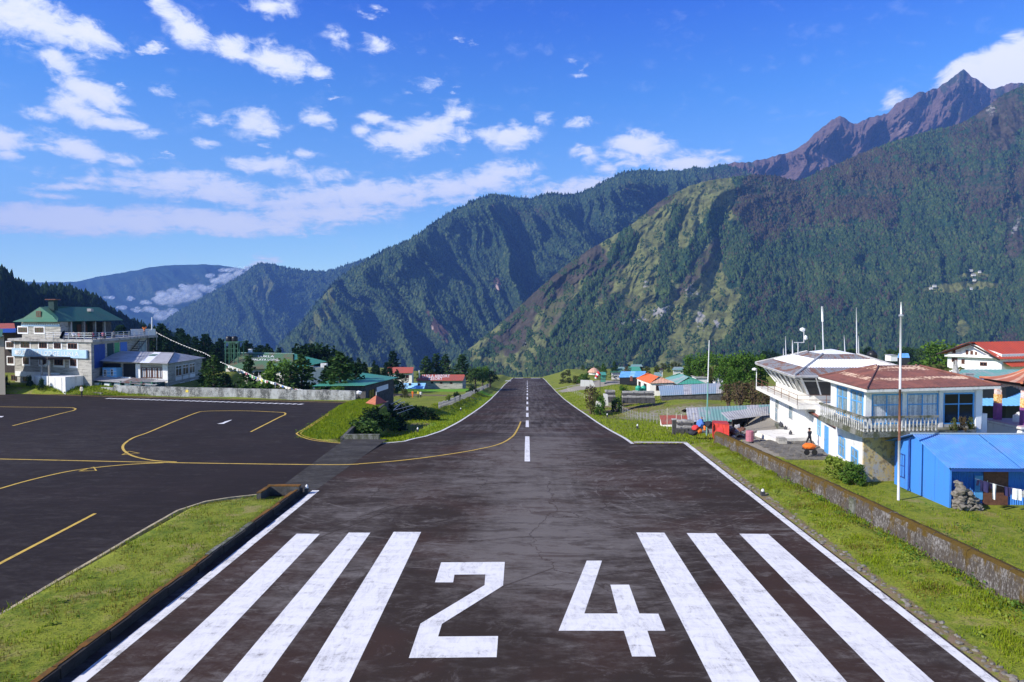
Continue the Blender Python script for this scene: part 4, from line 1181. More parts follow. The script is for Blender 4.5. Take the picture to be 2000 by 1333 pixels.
_, P3_, C3, X3, Y3 = m3
wood3 = np.clip(1 - C3[..., 0] - C3[..., 1], .05, 1) * (X3 < 1560) * (Y3 < 745) * (X3 > 540)
edge3 = np.zeros_like(wood3); edge3[-4:-1] = 1
scatter('forest', 'forest_far', P3_, wood3, 60000, 11.5, 4, .8)
scatter('forest', 'forest_dark', P3_, edge3 * (X3 < 1230) * (X3 > 560) * (fbm(X3 / 25, Y3 * 0, 14, 3) + .6), 800, 6.5, 5, 2.0)
_, P2_, C2, X2, Y2 = m2
edge2 = np.zeros_like(X2); edge2[-3:-1] = 1
scatter('forest', 'forest_dark', P2_, edge2 * (X2 < 720), 400, 8, 6, 1.8)
scatter('forest', 'forest_far', P2_, np.clip(1 - C2[..., 0] - C2[..., 1], .05, 1) * (X2 < 760) * (Y2 < 745), 30000, 15, 9, .8)
# shaded wooded hill at the left, its face turned away from the sun
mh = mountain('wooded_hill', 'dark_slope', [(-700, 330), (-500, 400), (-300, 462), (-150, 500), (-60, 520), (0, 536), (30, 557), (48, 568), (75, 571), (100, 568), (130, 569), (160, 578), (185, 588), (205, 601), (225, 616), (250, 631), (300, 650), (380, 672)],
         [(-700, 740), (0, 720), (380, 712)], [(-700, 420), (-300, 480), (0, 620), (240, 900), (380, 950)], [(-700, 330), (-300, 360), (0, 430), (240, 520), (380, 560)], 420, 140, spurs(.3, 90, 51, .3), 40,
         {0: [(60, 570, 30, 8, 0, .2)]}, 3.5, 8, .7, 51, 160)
_, PH, CH, XH, YH = mh
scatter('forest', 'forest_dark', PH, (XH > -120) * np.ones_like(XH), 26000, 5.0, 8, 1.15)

def cov_at(X, Y):
    """bare-ground share at points, read from the ground sheet"""
    i = np.clip(np.searchsorted(gy, Y) - 1, 0, len(gy) - 1); j = np.clip(np.searchsorted(gx, X) - 1, 0, len(gx) - 1)
    return np.maximum(cover[i, j, 0], cover[i, j, 1])
# cloud lying in the valley behind the second range
mcl = bpy.data.materials.new('valley_cloud'); mcl.use_nodes = True
nt = mcl.node_tree; nt.nodes.clear()
geo = node(nt, 'ShaderNodeNewGeometry'); lw0 = node(nt, 'ShaderNodeLayerWeight', i_Blend=.5)
d = node(nt, 'ShaderNodeBsdfDiffuse', i_Color=(.93, .94, .96, 1)); tl = node(nt, 'ShaderNodeBsdfTranslucent', i_Color=(.93, .94, .96, 1)); tp_ = node(nt, 'ShaderNodeBsdfTransparent')
mx0 = node(nt, 'ShaderNodeMixShader', i_0=.45); lk(nt, d.outputs[0], mx0.inputs[1]); lk(nt, tl.outputs[0], mx0.inputs[2])
nf = noise(nt, geo.outputs['Position'], 1 / 90, 5, .65)
fac = sstep(nt, mth(nt, 'ADD', mth(nt, 'SUBTRACT', 1.0, lw0.outputs['Facing']), mth(nt, 'MULTIPLY', mth(nt, 'SUBTRACT', nf, .5), 1.3)), .25, 1.35)
mx1 = node(nt, 'ShaderNodeMixShader'); lk(nt, mth(nt, 'MULTIPLY', fac, .55), mx1.inputs[0]); lk(nt, tp_.outputs[0], mx1.inputs[1]); lk(nt, mx0.outputs[0], mx1.inputs[2])
ow = node(nt, 'ShaderNodeOutputMaterial'); lk(nt, mx1.outputs[0], ow.inputs[0])
vc = MB(); rs = random.Random(2)
for (px, py, r_) in ((330, 580, 20), (350, 586, 18), (312, 587, 14), (372, 574, 17), (398, 563, 15), (424, 551, 13), (448, 541, 15), (468, 533, 12), (486, 526, 9), (300, 606, 11), (322, 616, 16), (338, 607, 11), (255, 584, 6), (216, 582, 7), (240, 601, 8), (285, 592, 7), (360, 561, 8), (410, 540, 7), (440, 528, 8), (270, 606, 8), (205, 600, 6)):
    for k in range(8):
        c_ = at(px + rs.gauss(0, r_ * .6), py + rs.gauss(0, r_ * .28), 6350 + rs.uniform(-220, 220)); R_ = r_ * rs.uniform(.35, .85) * 6350 / FOC
        vc.blob(tuple(c_), (R_ * 1.25, R_, R_ * .8), rs.randrange(999), 3, .06)
link('clouds', mesh_of('clouds', vc, (0, 0, 0), True, [mcl]), 'stuff')
# ============================================================ RIGHT-HAND SIDE
def fp(px, Y): return (at(px, 625, Y).x, Y)          # footprint point under a pixel column at distance Y
def zpx(py, Y, px=1030): return at(px, py, Y).z      # height seen at a pixel row at distance Y

# ---- mossy retaining wall beside the runway
ys = np.arange(14, 61.6, 1.15)
wt = Thing('retaining_wall', 'long mossy stone wall beside the right-hand grass bank of the runway', 'wall', (float(wall_x(30)), 30, 0))
rsw = np.random.RandomState(4)
def wtop(y): return float(np.interp(y, [10, 25.7, 45, 61.4], [1.38, 1.32, 1.15, 1.0]))
first_seg = None
for i in range(len(ys) - 1):
    a, b_ = ys[i], ys[i + 1] - .02
    mb = MB(); th = .62
    j = rsw.rand(8) * .05
    za, zb_ = wtop(a) + j[0] - .02, wtop(b_) + j[1] - .02
    xa_, xb_ = float(wall_x(a)) + j[2] * .5, float(wall_x(b_)) + j[3] * .5
    # bulging face in three courses
    prof_ = [(0.0, -.6), (.02 + j[4] * .6, .35), (.05 + j[5] * .6, .8), (.10 + j[6] * .6, 1.0)]
    vs = []
    for (x, y, zt_) in ((xa_, a, za), (xb_, b_, zb_)):
        for dx_, fz in prof_: vs.append((x + dx_, y, (zt_ - .05) * fz if fz > 0 else fz))
        vs.append((x + th * .45, y, zt_ + .06)); vs.append((x + th, y, zt_ - .02)); vs.append((x + th + .03, y, -.9))
    n = 7
    fs = [(k, k + 1, n + k + 1, n + k) for k in range(n - 1)] + [tuple(range(n - 1, -1, -1)), tuple(range(n, 2 * n))]
    mb.add(vs, fs)
    wt.part('wall_block', mb, M['mossy_wall'])
mb = MB(); mb.box((float(wall_x(23.3)) + .02, 23.3, .75), (.14, .5, 1.25)); wt.part('wall_pier', mb, M['concrete_moss'])
mb = MB(); mb.box((float(wall_x(38)) + .03, 38, .55), (.12, .55, 1.1)); wt.part('wall_pier', mb, M['concrete_moss'])

# ---- low mossy wall along the near-left grass strip, with its return at the far end
lw = Thing('low_wall', 'low dark wall with orange moss on top edging the left grass strip', 'wall', (-14.4, 30, 0))
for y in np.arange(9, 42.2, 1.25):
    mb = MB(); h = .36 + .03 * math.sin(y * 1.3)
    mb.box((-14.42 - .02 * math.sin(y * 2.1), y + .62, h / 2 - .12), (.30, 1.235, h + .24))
    o = lw.part('wall_block', mb, M['shade_stone'])
    mb = MB(); mb.box((-14.46 - .02 * math.sin(y * 2.1), y + .62, h + .015), (.19 + .06 * math.sin(y * 3), 1.235, .03))
    lw.part('moss_cap', mb, M['orange_moss' if math.sin(y * 5.1) > -.3 or y > 34 else 'concrete_moss'], o)
mb = MB(); mb.box((-15.3, 42.35, .24), (2.0, .34, .62)); o = lw.part('wall_return', mb, M['dark_stone'])
mb = MB(); mb.box((-15.3, 42.35, .58), (2.04, .36, .06)); lw.part('moss_cap', mb, M['orange_moss'], o)
mb = MB(); mb.box((-16.25, 41.4, .2), (.24, 1.5, .6)); o = lw.part('wall_return', mb, M['dark_stone'])
mb = MB(); mb.box((-16.25, 41.4, .53), (.26, 1.5, .06)); lw.part('moss_cap', mb, M['orange_moss'], o)

# ---- runway lights
def runway_light(p, label, h=.42):
    t = Thing('runway_light', label, 'light', p, 'runway edge lights')
    mb = MB(); mb.box((p[0], p[1], p[2] + h * .28), (.24, .24, h * .56)); t.part('base', mb, M['dark_metal'])
    mb = MB(); mb.lathe((p[0], p[1], p[2] + h * .56), [(.07, 0), (.10, .04), (.10, .05), (.085, h * .3), (.05, h * .42), (0.01, h * .44)], 10); t.part('lamp', mb, M['white_paint_new'], smooth=True)
    return t
p = flat(572, 972); runway_light((-13.98, 42.7, .0), 'white topped runway light at the corner of the low left wall', .55)
p = hit(1479, 968); runway_light((14.75, p.y, .0), 'runway light with a white cap on the stony right edge below the long wall', .42)
for (px, py, lab) in ((816, 845, 'small white light on the grass bank left of the far runway'), (1245, 838, 'small white light on grass right of the far runway'), (1186, 815, 'small dark light on the bank near the fence posts right of the runway'),
                      (900, 803, 'tiny white light up the left grass bank')):
    p = hit(px, py); runway_light(p, lab, .6)

# ---- stony kerb along the right edge of the runway
kst = MB(); rs = random.Random(8)
stone_meshes = []
for k in range(5):
    mb = MB(); mb.blob((0, 0, 0), (.10, .13, .055), 30 + k, 1, .3); stone_meshes.append(mesh_of('kerb_rubble', mb, (0, 0, 0), False, [M['rubble']]))
for i in range(200):
    y = 15.5 + 40 * (i / 200) ** 1.1
    o = link('kerb_rubble', stone_meshes[i % 5], None, ground)
    o.location = (14.66 + rs.gauss(.18, .17), y + rs.uniform(-.1, .1), -.02 + rs.uniform(-.02, .02))
    o.rotation_euler = (0, 0, rs.uniform(0, 6.3)); s = rs.uniform(.5, 1.25); o.scale = (s, s, s)

# ---- control tower
def quad_fp(pts): return [fp(px, Y) for px, Y in pts]
TZ = -.62
tw = Thing('control_tower', 'white control tower with slanted dark windows and a banded hip roof', 'building', (31, 72, TZ))
A = Vector((28.85, 81.6)); B = Vector((26.6, 65.6)); C_ = Vector((37.5, 64.8)); D_ = Vector((39.5, 81.6))
mb = MB(); mb.prism([A, B, C_, D_], TZ - .6, 2.95); tw.part('wall', mb, M['white_wall'])
FL = Face(A, B); FF = Face(B, C_)
# gallery slab
def off4(l, f, r, b_):
    return [Vector((A.x - l, A.y + b_)), Vector((B.x - l, B.y - f)), Vector((C_.x + r, C_.y - f)), Vector((D_.x + r, D_.y + b_))]
mb = MB(); mb.prism(off4(1.35, 1.3, 1.0, 1.0), 2.62, 3.0); tw.part('gallery_slab', mb, M['cream_wall'])
# parapet under the cab
cabp = off4(-.5, -.55, -.5, -.5)
mb = MB(); mb.prism(cabp, 3.0, 3.72); tw.part('cab_wall', mb, M['cream_wall'])
# slanted glazing and mullions: bottom at the parapet, leaning outwards
topp = off4(.75, .5, .6, .6)
zb0, zt0 = 3.72, 5.62
mb = MB()
Pb = [(p.x, p.y, zb0) for p in cabp]; Pt = [(p.x, p.y, zt0) for p in topp]
mb.add(Pb + Pt, [(0, 1, 5, 4), (1, 2, 6, 5), (2, 3, 7, 6), (3, 0, 4, 7)])
tw.part('cab_glazing', mb, M['dark_glass'])
def lerp3(a, b_, t): return Vector(a).lerp(Vector(b_), t)
def mullions(i, j, n, nrm):
    for k in range(n + 1):
        t = k / n
        a = lerp3(Pb[i], Pb[j], t) + nrm * .05; b_ = lerp3(Pt[i], Pt[j], t) + nrm * .05
        mb = MB(); mb.tube([a, b_], .085 if i == 0 else .075, 4); tw.part('mullion', mb, M['white_paint_new'])
    mb = MB(); mb.tube([lerp3(Pb[i], Pt[i], .78) + nrm * .06, lerp3(Pb[j], Pt[j], .78) + nrm * .06], .045, 4); tw.part('transom', mb, M['white_paint_new'])
mullions(0, 1, 7, FL.n); mullions(1, 2, 9, FF.n)
# ledge and gallery rail
gal = off4(1.3, 1.25, .95, .95)
def rail(t, pts, zs_, posts, m, r=.028, z0=3.0):
    for z in zs_:
        mb = MB(); mb.tube([(p[0], p[1], z) for p in pts], r, 5); t.part('rail', mb, m)
    for i in range(len(pts) - 1):
        n = posts[i]
        for k in range(n + 1):
            q_ = Vector(pts[i][:2]).lerp(Vector(pts[i + 1][:2]), k / n)
            mb = MB(); mb.tube([(q_.x, q_.y, z0), (q_.x, q_.y, zs_[-1])], r, 5); t.part('rail_post', mb, m)
rail(tw, [gal[0], gal[1], gal[2]], [3.5, 3.95], [6, 5], M['rust_metal'])
mb = MB(); mb.tube([(gal[0].x, gal[0].y, 3.0), (gal[0].x, gal[0].y, 5.0)], .05, 6); tw.part('lamp_post', mb, M['white_paint_new'])
mb = MB(); mb.blob((gal[0].x - .25, gal[0].y, 5.05), (.34, .3, .2), 3, 1, .05); tw.part('floodlight', mb, M['white_paint_new'])
# banded hip roof
E = [(27.55, 83.0, 5.80), (24.85, 64.0, 5.78), (36.9, 63.4, 5.85), (39.5, 82.6, 5.85)]      # eaves: far left, near left, near right, far right
T_ = [(31.2, 75.6, 7.62), (30.3, 70.2, 7.66), (32.9, 70.0, 7.66), (34.0, 75.4, 7.62)]
def lift(p, z): return (p[0], p[1], p[2] + z)
def pt_on(i, t): return tuple(Vector(E[i]).lerp(Vector(T_[i]), t))
for (i, j) in ((0, 1), (1, 2), (2, 3), (3, 0)):
    for (t0, t1, mm) in ((0, .34, 'rusty_tin'), (.34, .70, 'white_tin'), (.70, .93, 'rusty_tin')):
        mb = MB(); slope_cols(mb, E[i], E[j], T_[j], T_[i], t0, t1, .26, .022, .03)
        tw.part('roof_band', mb, M[mm])
mb = MB(); q4 = [Vector(pt_on(i, .93)) for i in range(4)]; ap = sum(q4, Vector()) / 4 + Vector((0, 0, .42))
mb.add([tuple(p) for p in q4] + [tuple(ap)], [(0, 1, 4), (1, 2, 4), (2, 3, 4), (3, 0, 4)]); tw.part('roof_cap', mb, M['white_tin'])
for i in range(4):
    mb = MB(); mb.tube([lift(E[i], .05), lift(pt_on(i, .93), .05)], .10, 5); tw.part('hip_ridge', mb, M['grey_tin'])
mb = MB(); mb.slab([(p[0], p[1], p[2] - .07) for p in reversed(E)], .12); tw.part('soffit', mb, M['cream_wall'])
for i, j in ((0, 1), (1, 2)):
    mb = MB(); mb.tube([lift(E[i], -.06), lift(E[j], -.06)], .09, 4); tw.part('gutter', mb, M['grey_tin'])
# windows and door in the long white wall
L = FL.L
def tower_open(name, px0, px1, zt_, zb_, m1, m2):
    # find u for a pixel column on the left wall
    def uof(px):
        d = rays(px, 700.0); a = FL.A; u = FL.u
        # intersect plan ray from the camera with the wall line
        den = d[0] * u.y - d[1] * u.x
        t = (a.x * u.y - a.y * u.x) / den
        q_ = Vector((d[0] * t, d[1] * t, 0)); return (q_ - a).dot(u)
    u0, u1 = uof(px0), uof(px1)
    return window(tw, FL, u0, u1, zb_, zt_, m1, m2, 0, .5, .09, .05, name)
tower_open('window', 1516.5, 1522, 2.35, .95, M['concrete'], M['pale_glass'])
tower_open('window', 1542.5, 1549.5, 2.35, .70, M['concrete'], M['pale_glass'])
tower_open('door', 1515.5, 1520.5, -.5 + 2.0, -.55, M['concrete'], M['pale_glass'])
mb = MB(); mb.box((FL.p(5.5, 2.2, .13).x, FL.p(5.5, 2.2, .13).y, 2.25), (.3, .6, .35)); tw.part('vent_box', mb, M['cream_wall'])
# low planter wall along the foot of the tower with jars on it
mb = MB(); q0, q1 = FL.p(L - 9.2, 0, .9), FL.p(L + .6, 0, 1.5)
tr = Thing('planter_wall', 'low dark mossy kerb running along the foot of the white tower', 'wall', (q0.x, q0.y, TZ))
mb.prism([(q0.x, q0.y), (q1.x, q1.y), (q1.x + .5, q1.y + .05), (q0.x + .5, q0.y + .05)], TZ - .3, TZ + .42); tr.part('kerb', mb, M['concrete_moss'])
for k, u in enumerate((.25, .33, .56, .86)):
    p = q0.lerp(q1, u); mb = MB(); mb.lathe((p.x + .25, p.y, TZ + .42), [(.12, 0), (.17, .1), (.16, .3), (.08, .38), (.08, .46)], 8)
    solo('jar', mb, M['dark_metal'], ('first dark pot from the ramp on the kerb by the white tower', 'second dark pot from the ramp, close beside the first', 'dark pot alone in the middle of the kerb by the white tower', 'dark pot on the kerb nearest the walking person')[k], 'pot', (p.x + .25, p.y, TZ + .42), 'dark pots on the kerb by the tower')
# white ramp block at the tower's near-left corner
rb = Thing('white_ramp', 'white rendered ramp block beside the tower door', 'ramp', (25, 67, TZ))
mb = MB(); mb.hexa([(22.8, 68.6, -1.4), (23.4, 64.5, -1.4), (27.1, 65.1, -1.4), (27.3, 70, -1.4), (22.8, 68.6, -.12), (23.4, 64.5, -.22), (26.55, 65.1, -.15), (26.9, 70, -.1)]); rb.part('ramp', mb, M['cream_wall'])
mb = MB(); mb.prism([(23.3, 63.4), (24.0, 63.3), (24.1, 64.4), (23.4, 64.45)], -1.2, .02); rb.part('stone_end', mb, M['stone_wall'])
# masts on and behind the tower roof
def mast(name, px0, py0, px1, py1, Y, r, label, m='pole_white', thick=None):
    a, b_ = at(px0, py0, Y), at(px1, py1, Y)
    t = Thing(name, label, 'antenna', a)
    mb = MB(); mb.tube([a, a.lerp(b_, .7), b_], [r * .7, r * .55, r * .4], 6); t.part('pole', mb, M[m], smooth=True)
    if thick:
        mb = MB(); mb.tube([a.lerp(b_, thick), b_ + Vector((0, 0, .02))], r * 1.05, 6); t.part('whip', mb, M['white_paint_new'], smooth=True)
    return t
mast('antenna_mast', 1608, 686, 1605.5, 599, 72, .10, 'tall white aerial on the very top of the control tower roof', thick=.66)
mast('antenna_mast', 1673.5, 700, 1672.5, 600.5, 76, .10, 'tall thin grey mast right of the tower roof centre')
mast('antenna_mast', 1677.5, 703, 1676.5, 656, 77, .07, 'short rod close beside the tall thin mast')
mast('antenna_mast', 1650.5, 694, 1648.5, 655, 78, .08, 'short pale rod between the two tall roof masts')
mast('antenna_mast', 1548, 694, 1547.5, 664, 71, .10, 'stout white post left on the tower roof')
mast('antenna_mast', 1535, 697, 1534, 657, 78, .07, 'thin rod at the left rim of the tower roof')
mast('antenna_mast', 1530, 697, 1530, 680, 77, .07, 'short stub at the left rim of the tower roof')
mast('antenna_mast', 1579, 690, 1578.5, 661, 74, .06, 'dark thin rod left of the roof cap', 'dark_metal')
t = Thing('weather_station', 'wind gauge on a T-shaped bracket above the tower roof', 'instrument', at(1558.5, 693, 74))
mb = MB(); mb.tube([at(1558.5, 693, 74), at(1558.5, 670, 74)], .05, 6); t.part('post', mb, M['pole_white'])
mb = MB(); mb.tube([at(1551, 669.5, 74), at(1570.5, 669.5, 74)], .045, 6); t.part('arm', mb, M['pole_white'])
mb = MB(); mb.tube([at(1570, 669.5, 74), at(1570, 646, 74)], .045, 6); t.part('riser', mb, M['pole_white'])
mb = MB(); mb.blob(at(1573, 660, 74), (.22, .2, .3), 1, 1, .1); t.part('sensor', mb, M['white_paint_new'])
mb = MB(); mb.blob(at(1567, 644, 74), (.34, .12, .24), 2, 1, .1); mb.tube([at(1566, 644, 74), at(1572, 644, 74)], .06, 6); t.part('wind_vane', mb, M['white_paint_new'])
t = Thing('flag', 'small red pennant peeking over the tower roof cap', 'flag', at(1590, 688, 80))
mb = MB(); mb.tube([at(1592, 690, 80), at(1592, 675, 80)], .03, 5); t.part('staff', mb, M['pole_white'])
mb = MB(); mb.slab([at(1591.8, 676, 80), at(1585, 688, 80), at(1591.8, 687, 80)], .02); t.part('cloth', mb, M['cloth_red'])

# ---- rust-roofed terminal building with the blue windows
ob = Thing('terminal_building', 'two storey white building with rust roof, blue windows and balcony', 'building', (28, 52, -.5))
oA = Vector(fp(1587, 66.2)); oB = Vector(fp(1689, 48.7)); oC = Vector(fp(1920, 50.6)); oD = Vector((34.6, 66))
mb = MB(); mb.prism([oA, oB, oC, oD], -1.2, 3.02); ob.part('lower_wall', mb, M['white_wall'])
Lo = Face(oA, oB); Fo = Face(oB, oC)
mb = MB(); Fo.box(mb, .02, 3.9, -1.1, 2.95, -.1, .05); ob.part('rough_wall', mb, M['yellow_wall'])
# upper storey
uA = Vector((24.9, 56.4)); uB = Vector((24.35, 48.9)); uC = Vector((33.2, 50.4)); uD = Vector((34.2, 57))
mb = MB(); mb.prism([uA, uB, uC, uD], 3.02, 5.95); ob.part('upper_wall', mb, M['white_wall'])
Lu = Face(uA, uB); Fu = Face(uB, uC)
def ucol(F, px):
    d = rays(px, 700.0); u = F.u; a = F.A
    t = (a.x * u.y - a.y * u.x) / (d[0] * u.y - d[1] * u.x)
    return (Vector((d[0] * t, d[1] * t, 0)) - a).dot(u)
# windows: left side two, front three bays
def blue_bay(F, p0, p1, z0, z1, bars, m_g):
    u0, u1 = sorted((ucol(F, p0), ucol(F, p1)))
    return window(ob, F, u0, u1, z0, z1, M['blue_paint'], m_g, bars, .64, .10, .07)
blue_bay(Lu, 1637, 1659, 3.55, 5.75, 1, M['pale_glass']); blue_bay(Lu, 1664, 1688, 3.55, 5.75, 1, M['pale_glass'])
blue_bay(Fu, 1703, 1762, 3.55, 5.72, 1, M['glass_curtain']); blue_bay(Fu, 1771, 1833, 3.55, 5.72, 1, M['glass_curtain']); blue_bay(Fu, 1843, 1903, 3.45, 5.72, 1, M['dark_glass'])
for F, cols_ in ((Fu, ((1689, 1701), (1762, 1770), (1833.5, 1841), (1905, 1916))), (Lu, ((1627, 1636), (1659.5, 1663.5)))):
    for p0, p1 in cols_:
        u0, u1 = sorted((ucol(F, p0), ucol(F, p1)))
        mb = MB(); F.box(mb, u0, u1, 3.04, 5.94, .004, .14); ob.part('pillar', mb, M['white_wall'])
mb = MB(); Fu.box(mb, .1, Fu.L - .1, 3.02, 3.44, .003, .10); ob.part('sill_band', mb, M['concrete'])
# balcony with balusters
b0 = Vector(fp(1601, 54.8)); b1 = Vector((22.75, 46.6)); b2 = Vector(fp(1838, 47.4))
mb = MB(); mb.prism([b0, b1, b2, Vector((28.6, 50)), Vector((24.6, 49.0)), Vector((24.9, 56.3))], 3.0, 3.30); ob.part('balcony_slab', mb, M['concrete_moss'])
bal = None
Lb = Face(b0, b1); Fb = Face(b1, b2)
for F, n in ((Lb, 22), (Fb, 20)):
    mb = MB(); F.box(mb, 0, F.L, 4.28, 4.42, -.22, -.02); ob.part('handrail', mb, M['concrete_moss'])
    mb = MB(); F.box(mb, 0, F.L, 3.302, 3.38, -.2, -.04); ob.part('foot_rail', mb, M['concrete_moss'])
    bal = None
    for k in range(n):
        u = F.L * (k + .5) / n
        q_ = F.p(u, 3.38, -.12)
        if bal is None:
            mb = MB(); mb.lathe(q_, [(.06, 0), (.06, .1), (.035, .14), (.062, .38), (.036, .66), (.032, .74), (.058, .8), (.058, .9)], 8); bal = ob.part('baluster', mb, M['baluster']); q00 = q_
        else: ob.again(bal, q_ - q00)
# rough edge of garden at the right end of the balcony
mb = MB(); mb.prism([Vector(fp(1838, 47.6)), Vector(fp(1910, 48.6)), Vector(fp(1912, 50.4)), Vector((28.6, 50))], 2.9, 3.25); ob.part('planting_bed', mb, M['concrete_moss'])
# roof
rE = [(24.35, 57.6, 6.28), (23.3, 47.3, 6.24), (33.95, 49.6, 6.30), (35.4, 58.8, 6.3)]
rT = [(28.2, 55.6, 7.32), (27.6, 54.2, 7.35), (31.0, 54.6, 7.35), (31.4, 55.8, 7.32)]
for (i, j) in ((0, 1), (1, 2), (2, 3), (3, 0)):
    for (t0, t1, mm) in ((0, .32, 'rust_roof'), (.32, .46, 'rust_bare'), (.46, .78, 'rust_roof'), (.78, 1, 'rust_bare')):
        mb = MB(); slope_cols(mb, rE[i], rE[j], rT[j], rT[i], t0, t1, .34, .018, .03); ob.part('roof_band', mb, M[mm])
mb = MB(); mb.add([(p[0], p[1], p[2] + .02) for p in rT], [(0, 1, 2, 3)]); ob.part('roof_top', mb, M['rust_bare'])
mb = MB(); mb.slab([(p[0], p[1], p[2] - .06) for p in reversed(rE)], .18); ob.part('fascia', mb, M['cream_wall'])
for i in range(4):
    mb = MB(); mb.tube([lift(rE[i], .05), lift(rT[i], .05)], .07, 5); ob.part('hip_ridge', mb, M['rust_roof'])
# small vents on the roof top
# lean-to roof over the far half of the lower storey
c0, c1, c2, c3 = at(1571, 800, 67.5), at(1630, 835, 56.5), at(1640, 826, 56.6), at(1604, 795, 67.6)
mb = MB(); slope_cols(mb, tuple(c0), tuple(c1), (c1.x + 2.4, c1.y + .3, c1.z + .45), (c0.x + 1.9, c0.y + .2, c0.z + .28), 0, 1, .3, .015, .04); ob.part('lean_to_roof', mb, M['rust_roof'])
mb = MB(); mb.tube([c0 + Vector((0, 0, -.05)), c1 + Vector((0, 0, -.05))], .07, 5); ob.part('gutter', mb, M['dark_wood'])
def lower_open(name, p0, p1, z0, z1, mf, mg, bars=1, tr_=.55):
    u0, u1 = sorted((ucol(Lo, p0), ucol(Lo, p1)))
    return window(ob, Lo, u0, u1, z0, z1, mf, mg, bars, tr_, .09, .06, name, 0.0)
lower_open('window', 1598.5, 1605.5, .45, 2.0, M['sky_paint'], M['pale_glass'])
u0, u1 = sorted((ucol(Lo, 1613.5), ucol(Lo, 1620.5)))
mb = MB(); Lo.box(mb, u0, u1, -.55, 1.75, .0, .07); o = ob.part('door', mb, M['blue_paint'])
mb = MB(); Lo.box(mb, u0 + .12, u0 + .2, .4, .65, .07, .11); ob.part('handle', mb, M['steel'], o)
lower_open('window', 1641, 1653.5, .15, 1.72, M['blue_paint'], M['pale_glass'], 1)
lower_open('window', 1666, 1679.5, .05, 1.50, M['blue_paint'], M['pale_glass'], 1)
# white box pier right of the building
mb = MB(); q0, q1 = fp(1918, 50.9), fp(1932, 51.2); Fp = Face(q0, q1); Fp.box(mb, 0, Fp.L, .4, 4.05, -.9, 0)
solo('gate_pier', mb, M['white_wall'], 'square white masonry pier just right of the blue-windowed building', 'pier', (Fp.A.x, Fp.A.y, .4))

# ---- blue shed
sh = Thing('blue_shed', 'bright blue corrugated shed with a long sloping roof and open front', 'shed', (26, 45, -.5))
sA, sB = Vector((25.82, 48.3)), Vector((25.85, 42.1))
zf, zbk, zr_ = 2.10, 2.45, 3.38
yr = 45.7
e = [(25.82, 48.3, -.8), (25.85, 42.1, -.8), (25.85, 42.1, zf - .03), (25.84, yr, zr_ - .05), (25.82, 48.3, zbk)]
mb = MB(); mb.add(e + [(x + .12, y, z) for x, y, z in e], [(4, 3, 2, 1, 0), (5, 6, 7, 8, 9)] + [(i, (i + 1) % 5, 5 + (i + 1) % 5, 5 + i) for i in range(5)]); sh.part('end_wall', mb, M['blue_wall'])
# sheet laps on the end wall
for y in (46.6, 43.6):
    mb = MB(); mb.box((25.835, y, 1.0), (.03, .05, 3.0)); sh.part('wall_batten', mb, M['blue_dark'] if y > 45 else M['blue_wall'])
Fe = Face((25.82, 48.3), (25.85, 42.1))
window(sh, Fe, ucol(Fe, 1760.5), ucol(Fe, 1771.5), .0 + .15, 1.78, M['blue_dark'], M['blue_wall'], 1, .5, .07, .04)
mb = MB(); mb.tube([(25.72, 46.3, 3.0), (25.72, 46.3, -.3), (25.55, 46.1, -.45)], .06, 6); sh.part('downpipe', mb, M['blue_dark'])
# corrugated front wall, set back under the eave
yw = 42.95
N = 200; x0, x1 = 25.97, 40.0
mb = MB()
for i in range(N + 1):
    x = x0 + (x1 - x0) * i / N
    o_ = .035 if i % 2 else -.035
    mb.v += [(x, yw + o_, -.8), (x, yw + o_, 2.35)]
for i in range(N): mb.f.append((2 * i, 2 * i + 2, 2 * i + 3, 2 * i + 1))
sh.part('front_wall', mb, M['blue_wall'])
mb = MB(); mb.quad((25.9, 48.3, -.8), (40, 48.3, -.8), (40, 48.3, 2.4), (25.9, 48.3, 2.4)); sh.part('back_wall', mb, M['blue_wall'])
mb = MB(); mb.box((29.15, yw - .09, .62), (1.5, .06, 2.5)); o = sh.part('door', mb, M['brown_wood'])
mb = MB(); mb.box((28.6, yw - .14, .9), (.05, .05, .25)); sh.part('handle', mb, M['steel'], o)
mb = MB(); mb.box((28.1, yw - .10, .55), (.5, .05, 1.5)); sh.part('shutter', mb, M['blue_paint'])
for (xa_, xb_) in ((25.55, 29.9), (29.93, 35.0), (35.03, 40.2)):
    mb = MB(); slope_cols(mb, (xa_, 41.72, zf - .08), (xb_, 41.72, zf - .10), (xb_, yr, zr_ + .03), (xa_, yr, zr_ + .05), 0, 1, .17, .022, .02); sh.part('roof_sheet', mb, M['blue_tin'])
mb = MB(); slope_cols(mb, (40.2, 48.9, 2.4), (25.4, 48.9, 2.4), (25.4, yr, zr_ + .05), (40.2, yr, zr_ + .03), 0, 1, .17, .022, .02); sh.part('roof_sheet', mb, M['blue_tin'])
mb = MB(); mb.tube([(25.45, yr, zr_ + .06), (40.2, yr, zr_ + .05)], .08, 6); sh.part('ridge_cap', mb, M['slate_tin'])
mb = MB(); mb.box((32.9, 41.78, zf - .2), (14.3, .06, .22)); sh.part('fascia', mb, M['blue_dark'])
